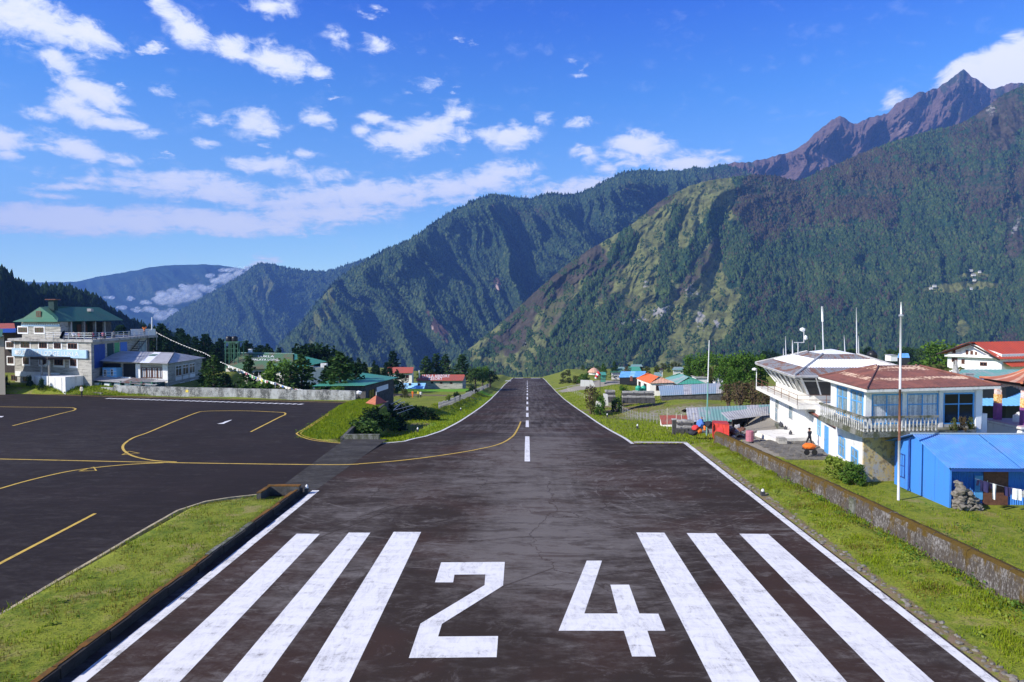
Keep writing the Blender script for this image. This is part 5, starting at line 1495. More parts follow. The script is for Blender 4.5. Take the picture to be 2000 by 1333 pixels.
# stone buttress at the front-left corner
bt = Thing('stone_heap', 'heap of rough grey stones leaning at the front corner of the blue shed', 'stones', (26.6, 41.6, -.5))
rs = random.Random(5)
stm = [mesh_of('stone', MB().blob((0, 0, 0), (.26, .2, .15), 60 + k, 1, .35), (0, 0, 0), False, [M['rubble']]) for k in range(4)]
for lvl in range(9):
    wdt = 1.75 * (1 - lvl / 10.5)
    for k in range(max(1, int(wdt / .3))):
        for r_ in range(2):
            o = link('stone', stm[rs.randrange(4)], None, bt.o)
            o.location = (.1 - .55 + k * .3 + rs.uniform(-.08, .08), -.1 + r_ * .3 - lvl * .0 + rs.uniform(-.1, .1), .08 + lvl * .19 + rs.uniform(-.04, .04))
            o.rotation_euler = (rs.uniform(-.3, .3), rs.uniform(-.3, .3), rs.uniform(0, 6)); s = rs.uniform(.75, 1.2); o.scale = (s, s, s)
# washing line
wl = Thing('washing_line', 'washing line strung on a rusty post before the blue shed', 'washing line', (30, 41.0, -.5))
def lp(t): return Vector((27.0 + 6.2 * t, 41.55 - 1.3 * t, 1.42 - .62 * math.sin(math.pi * min(t * 1.05, 1)) * .75 + t * -.25))
mb = MB(); mb.tube([lp(k / 14) for k in range(15)], .012, 4); wl.part('line', mb, M['steel'])
mb = MB(); mb.tube([(30.05, 40.25, -.9), (30.05, 40.3, 1.05)], .045, 6); wl.part('post', mb, M['rust_metal'])
mb = MB(); mb.tube([(33.3, 40.2, -.9), (33.3, 40.2, 1.3)], .045, 6); wl.part('post', mb, M['rust_metal'])
def garment(t, w, h, m, label, sleeves=False, seed=0):
    p = lp(t); q_ = lp(t + .01); d = (q_ - p).normalized(); nrm = Vector((d.y, -d.x, 0)).normalized()
    rs = random.Random(seed); mb = MB(); nx_, nz_ = 5, 5
    for side in (0, 1):
        for j in range(nz_ + 1):
            for i in range(nx_ + 1):
                fx = i / nx_ - .5; fz = j / nz_
                k = p + d * (fx * w * (1 - .12 * fz * (1 if sleeves else .3))) + Vector((0, 0, .02 - h * fz)) + nrm * (.05 * math.sin(i * 1.9 + seed) * (.3 + fz) + (.02 if side else -.02))
                mb.v.append(tuple(k))
    n1 = (nx_ + 1) * (nz_ + 1)
    for s_ in (0, 1):
        for j in range(nz_):
            for i in range(nx_):
                a = s_ * n1 + j * (nx_ + 1) + i
                mb.f.append((a, a + 1, a + nx_ + 2, a + nx_ + 1))
    if sleeves:
        for sg in (-1, 1):
            a = p + d * (sg * w * .5); mb.slab([a, a + d * (sg * .16) + Vector((0, 0, -.06)), a + d * (sg * .20) + Vector((0, 0, -h * .55)), a + d * (sg * .06) + Vector((0, 0, -h * .5))], .03)
    solo('garment', mb, M[m], label, 'laundry', tuple(p), 'washing hung on the line', smooth=False)
garment(.085, .55, .65, 'cloth_navy', 'dark purple shirt at the left end of the washing line', True, 1)
garment(.165, .22, .95, 'cloth_white', 'narrow white cloth hanging beside the purple shirt', False, 2)
garment(.275, .34, .55, 'cloth_navy', 'dark blue cloth left of the white towel on the line', False, 3)
garment(.355, .46, .66, 'cloth_white', 'white towel on the washing line', False, 4)
garment(.46, .52, .80, 'cloth_white', 'larger white shirt in the middle of the line', True, 5)
garment(.57, .50, .78, 'cloth_cream', 'cream coloured shirt on the washing line', True, 6)
garment(.675, .44, .85, 'cloth_grey', 'pale grey vest next to the rusty post', True, 7)
garment(.76, .30, .62, 'cloth_cream', 'small cream cloth near the post of the line', False, 8)
garment(.92, .62, .80, 'cloth_navy', 'dark purple jumper at the right end of the line', True, 9)

# ---- tall pole between wall and shed
pb = hit(1754.5, 976); tp = at(1760, 590, pb.y)
t = Thing('tall_pole', 'tall white and rusty pole standing before the blue shed', 'pole', pb)
d = tp - pb
mb = MB(); mb.tube([pb + Vector((0, 0, -.3)), pb + d * .30], [.085, .08], 8); t.part('lower_tube', mb, M['pole_white'], smooth=True)
mb = MB(); mb.tube([pb + d * .30, pb + d * .56], [.078, .075], 8); t.part('rusty_tube', mb, M['rust_metal'], label='rust-brown middle length of the pole', smooth=True)
mb = MB(); mb.tube([pb + d * .56, pb + d * .93], [.074, .07], 8); t.part('upper_tube', mb, M['pole_white'], smooth=True)
mb = MB(); mb.tube([pb + d * .93, tp], [.055, .045], 8); t.part('top_tube', mb, M['white_paint_new'], smooth=True)
mb = MB(); mb.lathe(pb + d * .925, [(.10, 0), (.15, .03), (.15, .12), (.09, .16)], 8); t.part('collar', mb, M['steel'])
# pole by the end of the wall
pb = hit(1380, 838); pb = at(1380, 828, 70.0); tp = at(1385, 665, 70.0); d = tp - pb
t = Thing('tall_pole', 'slim pale pole with green lower half near the red stall', 'pole', pb)
mb = MB(); mb.tube([pb + Vector((0, 0, -2)), pb + d * .5], .075, 7); t.part('lower_tube', mb, M['pale_green_tin'], label='pale green lower half')
mb = MB(); mb.tube([pb + d * .5, tp], [.06, .035], 7); t.part('upper_tube', mb, M['white_paint_new'])

# ---- prayer pavilion at the right edge
pv_ = Thing('prayer_pavilion', 'orange hip-roofed pavilion with gold finial and painted pillars', 'pavilion', (41.5, 55, 2))
PC = (38.5, 53.0)
hw = 4.6
zE = 6.35; zA = 7.35
rot = R(38)
def rc(a, r_): return (PC[0] + r_ * math.cos(a), PC[1] + r_ * math.sin(a))
cor = [rc(R(225) + k * math.pi / 2, 3.3) for k in range(4)]
apx = (PC[0], PC[1], zA)
for k in range(4):
    a, b_ = cor[k], cor[(k + 1) % 4]
    n = 7
    for i in range(n):
        p0 = Vector((*a, zE)).lerp(Vector((*b_, zE)), i / n); p1 = Vector((*a, zE)).lerp(Vector((*b_, zE)), (i + 1) / n)
        sag = lambda p: p + Vector((0, 0, 0))
        mids = [(p0.lerp(Vector(apx), t) + Vector((0, 0, -.16 * math.sin(math.pi * t))), p1.lerp(Vector(apx), t) + Vector((0, 0, -.16 * math.sin(math.pi * t)))) for t in (0, .25, .5, .75, .97)]
        mb = MB()
        for s_ in range(4): mb.quad(mids[s_][0], mids[s_][1], mids[s_ + 1][1], mids[s_ + 1][0])
        pv_.part('roof_sheet', mb, M['tile_pale' if i in (2, 5) else 'tile_orange'])
    mb = MB(); mb.tube([(*a, zE + .05)] + [Vector((*a, zE)).lerp(Vector(apx), t) + Vector((0, 0, .06 - .35 * math.sin(math.pi * t))) for t in (.25, .5, .75, .96)], .11, 6); pv_.part('hip_ridge', mb, M['tile_orange'])
    mb = MB(); Fk = Face(a, b_); Fk.box(mb, .2, Fk.L - .2, zE - .26, zE - .02, -.35, -.2); pv_.part('eave_board', mb, M['dark_wood'])
mb = MB(); mb.add([(*c, zE - .05) for c in cor], [(3, 2, 1, 0)]); pv_.part('soffit', mb, M['dark_wood'])
mb = MB(); mb.lathe((PC[0], PC[1], zA - .12), [(0.279, 0.000), (0.279, 0.062), (0.225, 0.104), (0.252, 0.234), (0.180, 0.364), (0.207, 0.406), (0.135, 0.494), (0.162, 0.530), (0.099, 0.624), (0.122, 0.655), (0.059, 0.754), (0.072, 0.780), (0.013, 0.962)], 14); pv_.part('finial', mb, M['gold'], smooth=True)
pil = [rc(R(225) + k * math.pi / 2, 2.05) for k in range(4)]
zP = 3.15
for (x, y) in pil:
    mb = MB(); mb.box((x, y, zP + .65), (.42, .42, 1.3), R(0)); o = pv_.part('pillar', mb, M['purple'])
    mb = MB(); mb.box((x, y, zP + 1.65), (.40, .40, .68), R(0)); pv_.part('painted_panel', mb, M['pattern_orange'], o)
    mb = MB(); mb.box((x, y, zP + 2.3), (.36, .36, .6), R(0)); pv_.part('pillar_capital', mb, M['pattern_pale'], o)
for k in range(4):
    Fk = Face(pil[k], pil[(k + 1) % 4]); mb = MB()
    n = 10
    for i in range(n):
        u0, u1 = Fk.L * i / n, Fk.L * (i + 1) / n
        hgt = .12 + .35 * abs((i + .5) / n - .5) * 2 * .8
        Fk.box(mb, u0, u1, zE - .28 - hgt, zE - .28, -.10, .04)
    pv_.part('arch_beam', mb, M['pattern_pale'])
plat = [rc(R(225) + k * math.pi / 2, 3.0) for k in range(4)]
mb = MB(); mb.prism(plat, 2.9, 3.15); pv_.part('platform', mb, M['pink_stone'])
mb = MB(); mb.prism([rc(R(225) + k * math.pi / 2, 3.05) for k in range(4)], 2.93, 3.08); pv_.part('platform_edge', mb, M['cream_wall'])
mb = MB(); mb.prism([rc(R(225) + k * math.pi / 2, 2.8) for k in range(4)], -1, 2.9); pv_.part('plinth', mb, M['white_wall'])
mb = MB(); mb.box((PC[0] - .3, PC[1] + .3, 3.4), (1.1, 1.1, .5), R(45)); mb.box((PC[0] - .3, PC[1] + .3, 3.75), (.7, .7, .2), R(45)); pv_.part('altar', mb, M['white_wall'])
mb = MB(); mb.lathe((PC[0] + .5, PC[1] - .5, 3.15), [(.1, 0), (.5, .25), (.55, .3), (.55, 1.7), (.5, 1.75), (.1, 1.95)], 12); pv_.part('prayer_wheel', mb, M['blue_dark'])

# ---- sky-blue hall and green roof behind the pavilion
t = Thing('blue_hall', 'pale blue metal hall behind the orange pavilion', 'building', (48, 74, 0))
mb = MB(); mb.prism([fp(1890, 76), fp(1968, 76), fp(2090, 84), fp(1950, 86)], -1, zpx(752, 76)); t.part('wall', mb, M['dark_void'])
mb = MB(); slope_cols(mb, (*fp(1885, 74), zpx(790, 74)), (*fp(2100, 74), zpx(790, 74)), (*fp(2080, 82), zpx(737, 82)), (*fp(1875, 82), zpx(737, 82)), 0, 1, .5, .02, .04); t.part('roof', mb, M['sky_paint'])
t = Thing('green_roof_house', 'long low house with a sage green roof behind the blue hall', 'house', (52, 92, 0))
mb = MB(); mb.prism([fp(1865, 93), fp(2060, 93), fp(2040, 100), fp(1875, 100)], -2, zpx(747, 93)); t.part('wall', mb, M['cream_wall'])
mb = MB(); slope_cols(mb, (*fp(1858, 91.5), zpx(748, 91.5)), (*fp(2080, 91.5), zpx(748, 91.5)), (*fp(2060, 97), zpx(720, 97)), (*fp(1880, 97), zpx(721, 97)), 0, 1, .6, .02, .04); t.part('roof', mb, M['pale_green_tin'])
t = Thing('statue_shrine', 'small grey figure of bundled poles on the green roofed house front', 'shrine', at(1866, 735, 88))
mb = MB(); mb.lathe(at(1866, 737, 88), [(.6, 0), (.5, .4), (.3, 1.0), (.18, 1.9), (.05, 2.2)], 7); mb.tube([at(1861, 737, 88), at(1863, 706, 88)], .07, 5); mb.tube([at(1872, 737, 88), at(1869, 712, 88)], .07, 5); t.part('stack', mb, M['concrete'])
mb = MB(); a = at(1890, 735, 86); mb.box((a.x, a.y, a.z), (1.0, .8, .55)); mb.box((a.x, a.y, a.z + .32), (1.1, .9, .08)); solo('roof_tank', mb, M['grey_tin'], 'grey box-shaped tank left of the orange pavilion roof', 'tank', tuple(a))

# ---- white lodge with the big red roof
rl = Thing('white_lodge', 'large white lodge with red roof on the far right', 'building', (78, 128, -1))
Yn = 125.0
wA, wB = Vector(fp(1852, Yn + 4)), Vector(fp(1958, Yn - 3))
dirn = Vector((.35, 1)).normalized()
wC, wD = wB + Vector((24, 9)), wA + Vector((24, 9))
zw = zpx(724, Yn); ze = zpx(693, Yn)
mb = MB(); mb.prism([wA, wB, wC, wD], zw - 3, zpx(690, Yn)); rl.part('wall', mb, M['white_wall'])
Fw = Face(wA, wB); mid = (wA + wB) / 2
za_ = zpx(672, Yn)
g0_, g1_, g2_ = Fw.p(0, zpx(690, Yn), 0), Fw.p(Fw.L, zpx(690, Yn), 0), Fw.p(Fw.L * .47, za_, 0)
mb = MB(); mb.add([tuple(g0_), tuple(g1_), tuple(g2_), tuple(g0_ - Fw.n * .3), tuple(g1_ - Fw.n * .3), tuple(g2_ - Fw.n * .3)], [(0, 1, 2), (5, 4, 3)]); rl.part('gable', mb, M['white_wall'])
ridge0 = Fw.p(Fw.L * .47, za_ + .35, 1.6); ridge1 = ridge0 + Vector((26, 10, .1))
eR0 = Fw.p(Fw.L + .2, zpx(698, Yn), 1.4); eR0.z = zpx(700, Yn - 3); eR1 = eR0 + Vector((27, 10, 0))
eL0 = Fw.p(-1.2, zpx(692, Yn), 1.6); eL1 = eL0 + Vector((25, 9.5, 0))
mb = MB(); slope_cols(mb, eR0, eR1, ridge1, ridge0, 0, 1, .7, .03, .06); rl.part('roof_slope', mb, M['red_tin'])
mb = MB(); slope_cols(mb, eL1, eL0, ridge0, ridge1, 0, 1, .7, .03, .06); rl.part('roof_slope', mb, M['red_tin'])
for p0, p1 in ((eL0, ridge0), (ridge0, eR0)):
    mb = MB(); mb.tube([p0 + Vector((0, 0, -.15)), p1 + Vector((0, 0, -.15))], .16, 4); rl.part('barge_board', mb, M['dark_wood'])
Fs = Face(wB, wC)
mb = MB(); slope_cols(mb, Fs.p(.3, zpx(712, Yn), 1.7), Fs.p(14, zpx(712, Yn), 1.7), Fs.p(14, zpx(704, Yn), 0), Fs.p(.3, zpx(704, Yn), 0), 0, 1, .7, .02, .05); rl.part('porch_roof', mb, M['red_tin'])
for (p0, p1, y0_, y1_) in ((1860, 1866, 684, 691), (1886, 1891, 684, 694), (1895, 1900, 685, 694), (1904, 1908, 687, 694), (1859, 1870, 700, 708), (1878, 1884, 702, 711), (1914, 1928, 706, 713)):
    u0, u1 = ucol(Fw, p0), ucol(Fw, p1)
    window(rl, Fw, u0, u1, zpx(y1_, Yn), zpx(y0_, Yn), M['brown_wood'], M['dark_glass'], 1, None, .12, .1)
mb = MB(); Fw.box(mb, -.2, Fw.L * .98, zpx(697.5, Yn), zpx(695.5, Yn), 0, .9); rl.part('balcony', mb, M['white_wall'])
mb = MB(); Fw.box(mb, -.2, Fw.L * .98, zpx(695.5, Yn) + .003, zpx(692.5, Yn), .75, .9); rl.part('parapet', mb, M['white_wall'])
# ============================================================ LEFT-HAND SIDE
def uface(F, px):
    d = rays(px, 700.0); u = F.u; a = F.A
    t = (a.x * u.y - a.y * u.x) / (d[0] * u.y - d[1] * u.x)
    return (Vector((d[0] * t, d[1] * t, 0)) - a).dot(u)
def zface(F, u, py):
    p = F.p(u, 0); return at(1030, py, p.y).z

# ---- the three-storey lodge
ld = Thing('stone_lodge', 'three storey grey stone lodge with green roof and blue name band', 'building', (-74, 104, 1))
lA, lB = Vector((-82.6, 108.0)), Vector((-65.5, 101.0)); lC, lD = Vector((-72.2, 128.0)), Vector((-89.3, 135.0))
mb = MB(); mb.prism([lA, lB, lC, lD], -.5, 7.62); ld.part('wall', mb, M['stone_wall'])
F1 = Face(lA, lB); F2 = Face(lB, lC)
mb = MB(); mb.prism([F1.p(-.5, 0, .7).xy, (F1.p(F1.L, 0, .7) + F2.n * .8).xy, (F2.p(F2.L + 3.5, 0, .8)).xy, (lD + Vector((-.4, .6)))], 7.62, 8.02); ld.part('terrace_slab', mb, M['concrete'])
# name band and lettering
mb = MB(); F1.box(mb, -.1, F1.L * .965, 5.18, 6.42, .05, .32); nb = ld.part('name_band', mb, M['band_blue'])
c = F1.p(F1.L * .475, 5.80, .345)
lettering(ld, 'BUDDHA LODGE LUKLA', c, F1.u, (0, 0, 1), F1.L * .80, .72, M['white_paint_new'], nb)
c = F1.p(F1.L * .055, 5.8, .345); mb = MB(); mb.add([tuple(F1.p(F1.L * .055 + r_ * math.cos(a), 5.8 + r_ * math.sin(a), .35)) for k in range(10) for a, r_ in ((k * math.pi / 5, .3 if k % 2 else .46),)], [tuple(range(10))]); ld.part('emblem', mb, M['white_paint_new'], nb)
def lodge_win(F, p0, p1, z0, z1, bars=2, surround=True):
    u0, u1 = sorted((uface(F, p0), uface(F, p1)))
    if surround:
        mb = MB(); F.box(mb, u0 - .28, u1 + .28, z0 - .30, z1 + .12, .0, .05)
        s_ = ld.part('window_surround', mb, M['white_paint_new'])
    return window(ld, F, u0, u1, z0, z1, M['brown_wood'], M['dark_glass'], bars, None, .10, .05, 'window', .052)
for p0, p1 in ((14, 28), (42, 59), (78, 93), (107, 120), (134, 152)): lodge_win(F1, p0, p1, 6.55, 7.42)
for p0, p1 in ((16, 27), (46, 57), (78, 91), (107, 124), (138, 150)): lodge_win(F1, p0, p1, 3.95, 5.0)
mb = MB(); F1.box(mb, .3, F1.L * .6, 1.95, 2.75, .0, .12); ld.part('white_band', mb, M['white_paint_new'])
for p0, p1 in ((22, 32), (45, 58)): lodge_win(F1, p0, p1, 1.2, 2.1, 1, False)
# porch with canopy and white forecourt wall
u0, u1 = uface(F1, 92), uface(F1, 133)
pcan = [F1.p(u0, 0, 0), F1.p(u1 + 1.2, 0, 0), F1.p(u1, 0, 3.0), F1.p(u0 + .8, 0, 3.0)]
mb = MB(); mb.prism([p.xy for p in reversed(pcan)], 5.0, 5.35); ld.part('canopy', mb, M['dark_wood'])
for n_ in (.6, .95):
    p = F1.p(u0 + (u1 - u0) * n_, 0, 2.7); mb = MB(); mb.box((p.x, p.y, 3.3), (.22, .22, 3.5)); ld.part('canopy_post', mb, M['concrete'])
u0, u1 = uface(F1, 98), uface(F1, 163)
mb = MB(); F1.box(mb, u0, u1, -.2, 2.55, .06, 2.8); ld.part('porch_wall', mb, M['white_wall'])
for k in range(5):
    mb = MB(); uu = u0 + (u1 - u0) * (k + .5) / 5; F1.box(mb, uu - .03, uu + .03, .1, 2.4, 2.8, 2.83); ld.part('wall_seam', mb, M['concrete'])
mb = MB(); p = F1.p(u0 + .1, 3.9, .7); mb.blob((p.x, p.y, 3.95), .28, 3, 1, .05); ld.part('globe_lamp', mb, M['white_paint_new'])
# shaded right-hand wall
for (t0, t1, z0, z1, mm) in ((.04, .20, 3.6, 7.2, 'blue_dark'), (.24, .34, 5.0, 7.2, 'teal_dark'), (.36, .44, 5.0, 7.2, 'cloth_green'), (.46, .58, 5.2, 7.2, 'cloth_blue')):
    mb = MB(); F2.box(mb, F2.L * t0, F2.L * t1, z0, z1, .0, .06); ld.part('wall_panel', mb, M[mm])
F2e = Face(lC + Vector((.7, -1.2)), lC + Vector((-.9, 6.5)))
window(ld, F2, F2.L * .80, F2.L * .97, 5.0, 7.2, M['concrete'], M['pale_glass'], 1, None, .14, .08)
# outside stair
for k in range(9):
    mb = MB(); a = F2.L * (.46 + .036 * k); F2.box(mb, a, a + F2.L * .034, 4.1 + .36 * k, 4.2 + .36 * k, .3, 1.5); ld.part('stair_tread', mb, M['dark_metal'])
for n_ in (.35, 1.45):
    mb = MB(); mb.tube([F2.p(F2.L * .45, 4.0, n_), F2.p(F2.L * .8, 7.4, n_)], .07, 5); ld.part('stringer', mb, M['dark_metal'])
# top floor block
tA, tB = Vector((-80.9, 107.5)), Vector((-72.15, 103.95)); tC, tD = Vector((-76.9, 124.6)), Vector((-86.2, 128.0))
mb = MB(); mb.prism([tA, tB, tB + Vector((-1.1, 3.4)), tA + Vector((-1.1, 3.4))], 8.02, 10.7); ld.part('top_wall', mb, M['stone_wall'])
F3 = Face(tA, tB)
F4 = Face(tB, tC)
mb = MB(); mb.prism([(F4.p(3.4, 0, -2.6)).xy, F4.p(F4.L, 0, -2.6).xy, tD, (tA + Vector((-1.1, 3.4)))], 8.02, 10.7); ld.part('veranda_wall', mb, M['teal_dark'])
for (t0, t1, mm) in ((.27, .36, 'teal_dark'), (.38, .46, 'blue_dark'), (.60, .68, 'brown_wood'), (.74, .80, 'brown_wood')):
    mb = MB(); F4.box(mb, F4.L * t0, F4.L * t1, 8.1, 10.2, -2.6, -2.5); ld.part('veranda_door', mb, M[mm])
for t in (.18, .42, .64, .84):
    mb = MB(); p = F4.p(F4.L * t, 0, -.1); mb.box((p.x, p.y, 9.35), (.36, .36, 2.7)); ld.part('veranda_post', mb, M['concrete'])
mb = MB(); F4.box(mb, F4.L * .86, F4.L * 1.0, 8.02, 10.65, -2.6, -.02); ld.part('end_wall', mb, M['dark_stone'])
for p0, p1 in ((38, 55), (70, 87)):
    u0, u1 = uface(F3, p0), uface(F3, p1); mb = MB(); F3.box(mb, u0 - .25, u1 + .25, 8.75, 10.0, 0, .05); ld.part('window_surround', mb, M['white_paint_new'])
    window(ld, F3, u0, u1, 9.0, 9.8, M['brown_wood'], M['dark_glass'], 2, None, .10, .05, 'window', .052)
mb = MB(); F3.box(mb, .02, F3.L - .05, 9.98, 10.28, .06, .14); vb = ld.part('top_band', mb, M['band_blue'])
for k in range(17):
    mb = MB(); uu = F3.L * (k + .3) / 17; F3.box(mb, uu, uu + F3.L * .035, 10.16, 10.38, .15, .19); ld.part('scallop', mb, M['white_paint_new'], vb)
# roof: gable hipped at both ends
zE_, zR = 10.72, 13.1
r0 = F3.p(F3.L * .5, zR, -1.2); r1 = Vector((-80.3, 125.5, 13.35))
eA = F3.p(-.9, zE_, .8); eB = F3.p(F3.L + .7, zE_, .9); eC = Vector((tC.x + 1.3, tC.y + 1.6, 10.95)); eD = Vector((tD.x - 1, tD.y + 1.4, 10.95))
mb = MB(); slope_cols(mb, eB, eC, r1, r0 , 0, 1, .5, .02, .05); ld.part('roof_slope', mb, M['green_tin'])
mb = MB(); slope_cols(mb, eD, eA, r0, r1, 0, 1, .5, .02, .05); ld.part('roof_slope', mb, M['green_tin'])
mb = MB(); slope_cols(mb, eC, eD, r1 + Vector((.05, 0, 0)), r1 - Vector((.05, 0, 0)), 0, 1, .5, .02, .05); ld.part('roof_slope', mb, M['green_tin'])
g0_, g1_ = F3.p(.5, zE_ + .42, .25), F3.p(F3.L - .5, zE_ + .42, .25); g2_ = F3.p(F3.L * .5, zR - .08, .1)
mb = MB(); mb.add([tuple(g0_), tuple(g1_), tuple(g2_), tuple(g0_ - F3.n * .4), tuple(g1_ - F3.n * .4), tuple(g2_ - F3.n * 1.2)], [(0, 1, 2), (5, 4, 3), (0, 2, 5, 3), (1, 4, 5, 2)]); ld.part('gable', mb, M['green_tin'])
mb = MB(); mb.slab([eA, eB, F3.p(F3.L - .3, zE_ + .45, .2), F3.p(.3, zE_ + .45, .2)], .06); ld.part('skirt_roof', mb, M['green_tin'])
uu = F3.L * .5; window(ld, F3, uu - .55, uu + .55, zE_ + .75, zE_ + 1.65, M['brown_wood'], M['dark_glass'], 1, None, .1, .05, 'window', .28)
p = F3.p(F3.L * .56, 0, -1.6); mb = MB(); mb.box((p.x, p.y, 13.3), (.9, .9, 1.7)); o = ld.part('chimney', mb, M['teal_dark']); mb = MB(); mb.box((p.x, p.y, 14.2), (1.7, 1.3, .14)); ld.part('chimney_cap', mb, M['rust_roof'], o)
p = (eB + eC) / 2 * .35 + (r0 + r1) / 2 * .65; mb = MB(); mb.box((p.x - .3, p.y + 3, p.z + .32), (.7, .7, .5)); ld.part('roof_hatch', mb, M['grey_tin'])
# terrace rail
tr_pts = [F1.p(uface(F1, 97.5), 0, .55).xy, (F1.p(F1.L, 0, .55) + F2.n * .65).xy, F2.p(F2.L * .95, 0, .65).xy]
for z in (8.35, 8.68, 9.0):
    mb = MB(); mb.tube([(p[0], p[1], z) for p in tr_pts], .04, 5); ld.part('rail', mb, M['steel'])
for i, n in ((0, 6), (1, 10)):
    for k in range(n + 1):
        p = Vector(tr_pts[i]).lerp(Vector(tr_pts[i + 1]), k / n); mb = MB(); mb.tube([(p.x, p.y, 8.0), (p.x, p.y, 9.05)], .05, 5); ld.part('rail_post', mb, M['steel'])
# white balustrade panel at the far end of the terrace
q0 = at(256, 649, 126); q1 = at(304, 647, 131)
Fq = Face(q0.xy, q1.xy); mb = MB(); Fq.box(mb, 0, Fq.L, 7.95, 9.25, -.15, 0); ld.part('terrace_parapet', mb, M['white_wall'])
mb = MB(); mb.prism([F2.p(F2.L, 0, .8).xy, Fq.p(Fq.L, 0, .6).xy, Fq.p(Fq.L, 0, -3.5).xy, F2.p(F2.L, 0, -3).xy], 7.6, 7.95); ld.part('terrace_wing', mb, M['concrete'])
mb = MB(); mb.tube([at(297, 620, 130), at(297, 648, 130)], .12, 6); ld.part('flag_post', mb, M['white_paint_new'])
mb = MB(); mb.tube([at(306, 648, 130), at(306, 684, 130)], .09, 6); ld.part('terrace_post', mb, M['concrete'])
mb = MB(); mb.prism([at(240, 690, 126).xy, at(290, 690, 129).xy, at(292, 690, 137).xy, at(250, 690, 137).xy], 0, 7.6); ld.part('wing_wall', mb, M['dark_stone'])

# ---- people
def person(name, label, foot, yaw, hgt, top, legs, pose='stand', hat=None, bag=None, group=None):
    """one continuous figure grown from a skeleton; clothing follows height on the body"""
    h = hgt
    stride = .16 * h if pose == 'walk' else .035 * h
    if pose == 'sit':
        J = {'pelvis': (0, 0, .27), 'chest': (0, -.02, .47), 'neck': (0, -.01, .57), 'head': (0, .01, .645), 'top': (0, 0, .70),
             'hipL': (-.055, 0, .265), 'kneeL': (-.07, .24, .27), 'footL': (-.07, .25, .03), 'toeL': (-.07, .33, .015),
             'hipR': (.055, 0, .265), 'kneeR': (.07, .24, .27), 'footR': (.07, .26, .03), 'toeR': (.07, .34, .015),
             'shL': (-.115, -.02, .535), 'elL': (-.15, .06, .39), 'haL': (-.09, .2, .36), 'shR': (.115, -.02, .535), 'elR': (.15, .06, .39), 'haR': (.09, .2, .36)}
    else:
        s_ = stride / h
        J = {'pelvis': (0, 0, .52), 'chest': (0, .01, .72), 'neck': (0, .01, .83), 'head': (0, .02, .905), 'top': (0, .02, .965),
             'hipL': (-.052, 0, .51), 'kneeL': (-.06, s_ * .75, .28), 'footL': (-.06, s_, .035), 'toeL': (-.06, s_ + .09, .015),
             'hipR': (.052, 0, .51), 'kneeR': (.06, -s_ * .25, .28), 'footR': (.06, -s_ * 1.1, .045), 'toeR': (.06, -s_ * 1.1 + .085, .015),
             'shL': (-.115, .0, .80), 'elL': (-.145, -s_ * .5, .64), 'haL': (-.14, -s_ * .6 + .05, .49), 'shR': (.115, .0, .80), 'elR': (.145, s_ * .4, .64), 'haR': (.14, s_ * .9 + .04, .50)}
        if pose == 'arms':
            J['elL'] = (-.21, .05, .86); J['haL'] = (-.12, .10, .95); J['elR'] = (.21, .05, .86); J['haR'] = (.12, .10, .95)
    Rr = {'pelvis': .088, 'chest': .10, 'neck': .036, 'head': .058, 'top': .04, 'hipL': .06, 'kneeL': .042, 'footL': .03, 'toeL': .022, 'hipR': .06, 'kneeR': .042, 'footR': .03, 'toeR': .022,
          'shL': .048, 'elL': .034, 'haL': .026, 'shR': .048, 'elR': .034, 'haR': .026}
    E_ = [('pelvis', 'chest'), ('chest', 'neck'), ('neck', 'head'), ('head', 'top'), ('pelvis', 'hipL'), ('hipL', 'kneeL'), ('kneeL', 'footL'), ('footL', 'toeL'), ('pelvis', 'hipR'), ('hipR', 'kneeR'), ('kneeR', 'footR'), ('footR', 'toeR'),
          ('chest', 'shL'), ('shL', 'elL'), ('elL', 'haL'), ('chest', 'shR'), ('shR', 'elR'), ('elR', 'haR')]
    names = list(J)
    me = bpy.data.meshes.new('skeleton'); me.from_pydata([tuple(c_ * h for c_ in J[n]) for n in names], [(names.index(a), names.index(b_)) for a, b_ in E_], [])
    o = bpy.data.objects.new('skeleton', me); COL.objects.link(o)
    o.modifiers.new('skin', 'SKIN'); sm = o.modifiers.new('sub', 'SUBSURF'); sm.levels = 1; sm.render_levels = 1
    if not me.skin_vertices: me.attributes.new('x', 'FLOAT', 'POINT')
    sv = me.skin_vertices[0].data if me.skin_vertices else None
    if sv:
        for i, n in enumerate(names): sv[i].radius = (Rr[n] * h, Rr[n] * h * (.72 if n in ('chest', 'pelvis') else 1)); sv[i].use_root = (n == 'pelvis')
    dg = bpy.context.evaluated_depsgraph_get(); dg.update()
    body = bpy.data.meshes.new_from_object(o.evaluated_get(dg))
    bpy.data.objects.remove(o); bpy.data.meshes.remove(me)
    body.materials.clear()
    for m_ in (legs, top, 'skin'): body.materials.append(M[m_])
    zw_ = (.26 if pose == 'sit' else .50) * h; zn = (.565 if pose == 'sit' else .825) * h
    hands = [Vector(J['haL']) * h, Vector(J['haR']) * h]
    for f in body.polygons:
        c_ = f.center
        f.material_index = 2 if (c_.z > zn and abs(c_.x) < .07 * h) or min((c_ - q_).length for q_ in hands) < .03 * h else (1 if c_.z > zw_ or abs(c_.x) > .105 * h else 0)
        if pose == 'sit' and c_.y > .08 * h and c_.z < .32 * h: f.material_index = 0
    body.shade_smooth()
    t = Thing(name, label, 'person', foot, group)
    t.o.rotation_euler = (0, 0, yaw)
    ob_ = bpy.data.objects.new('body', body); COL.objects.link(ob_); ob_.parent = t.o
    hd = Vector(J['head']) * h
    mb = MB(); b0_ = Vector(t.base)
    mb.blob(b0_ + hd + Vector((0, -.012 * h, .022 * h)), (.056 * h, .060 * h, .052 * h), 2, 1, .05); t.part('hair', mb, M['hair'])
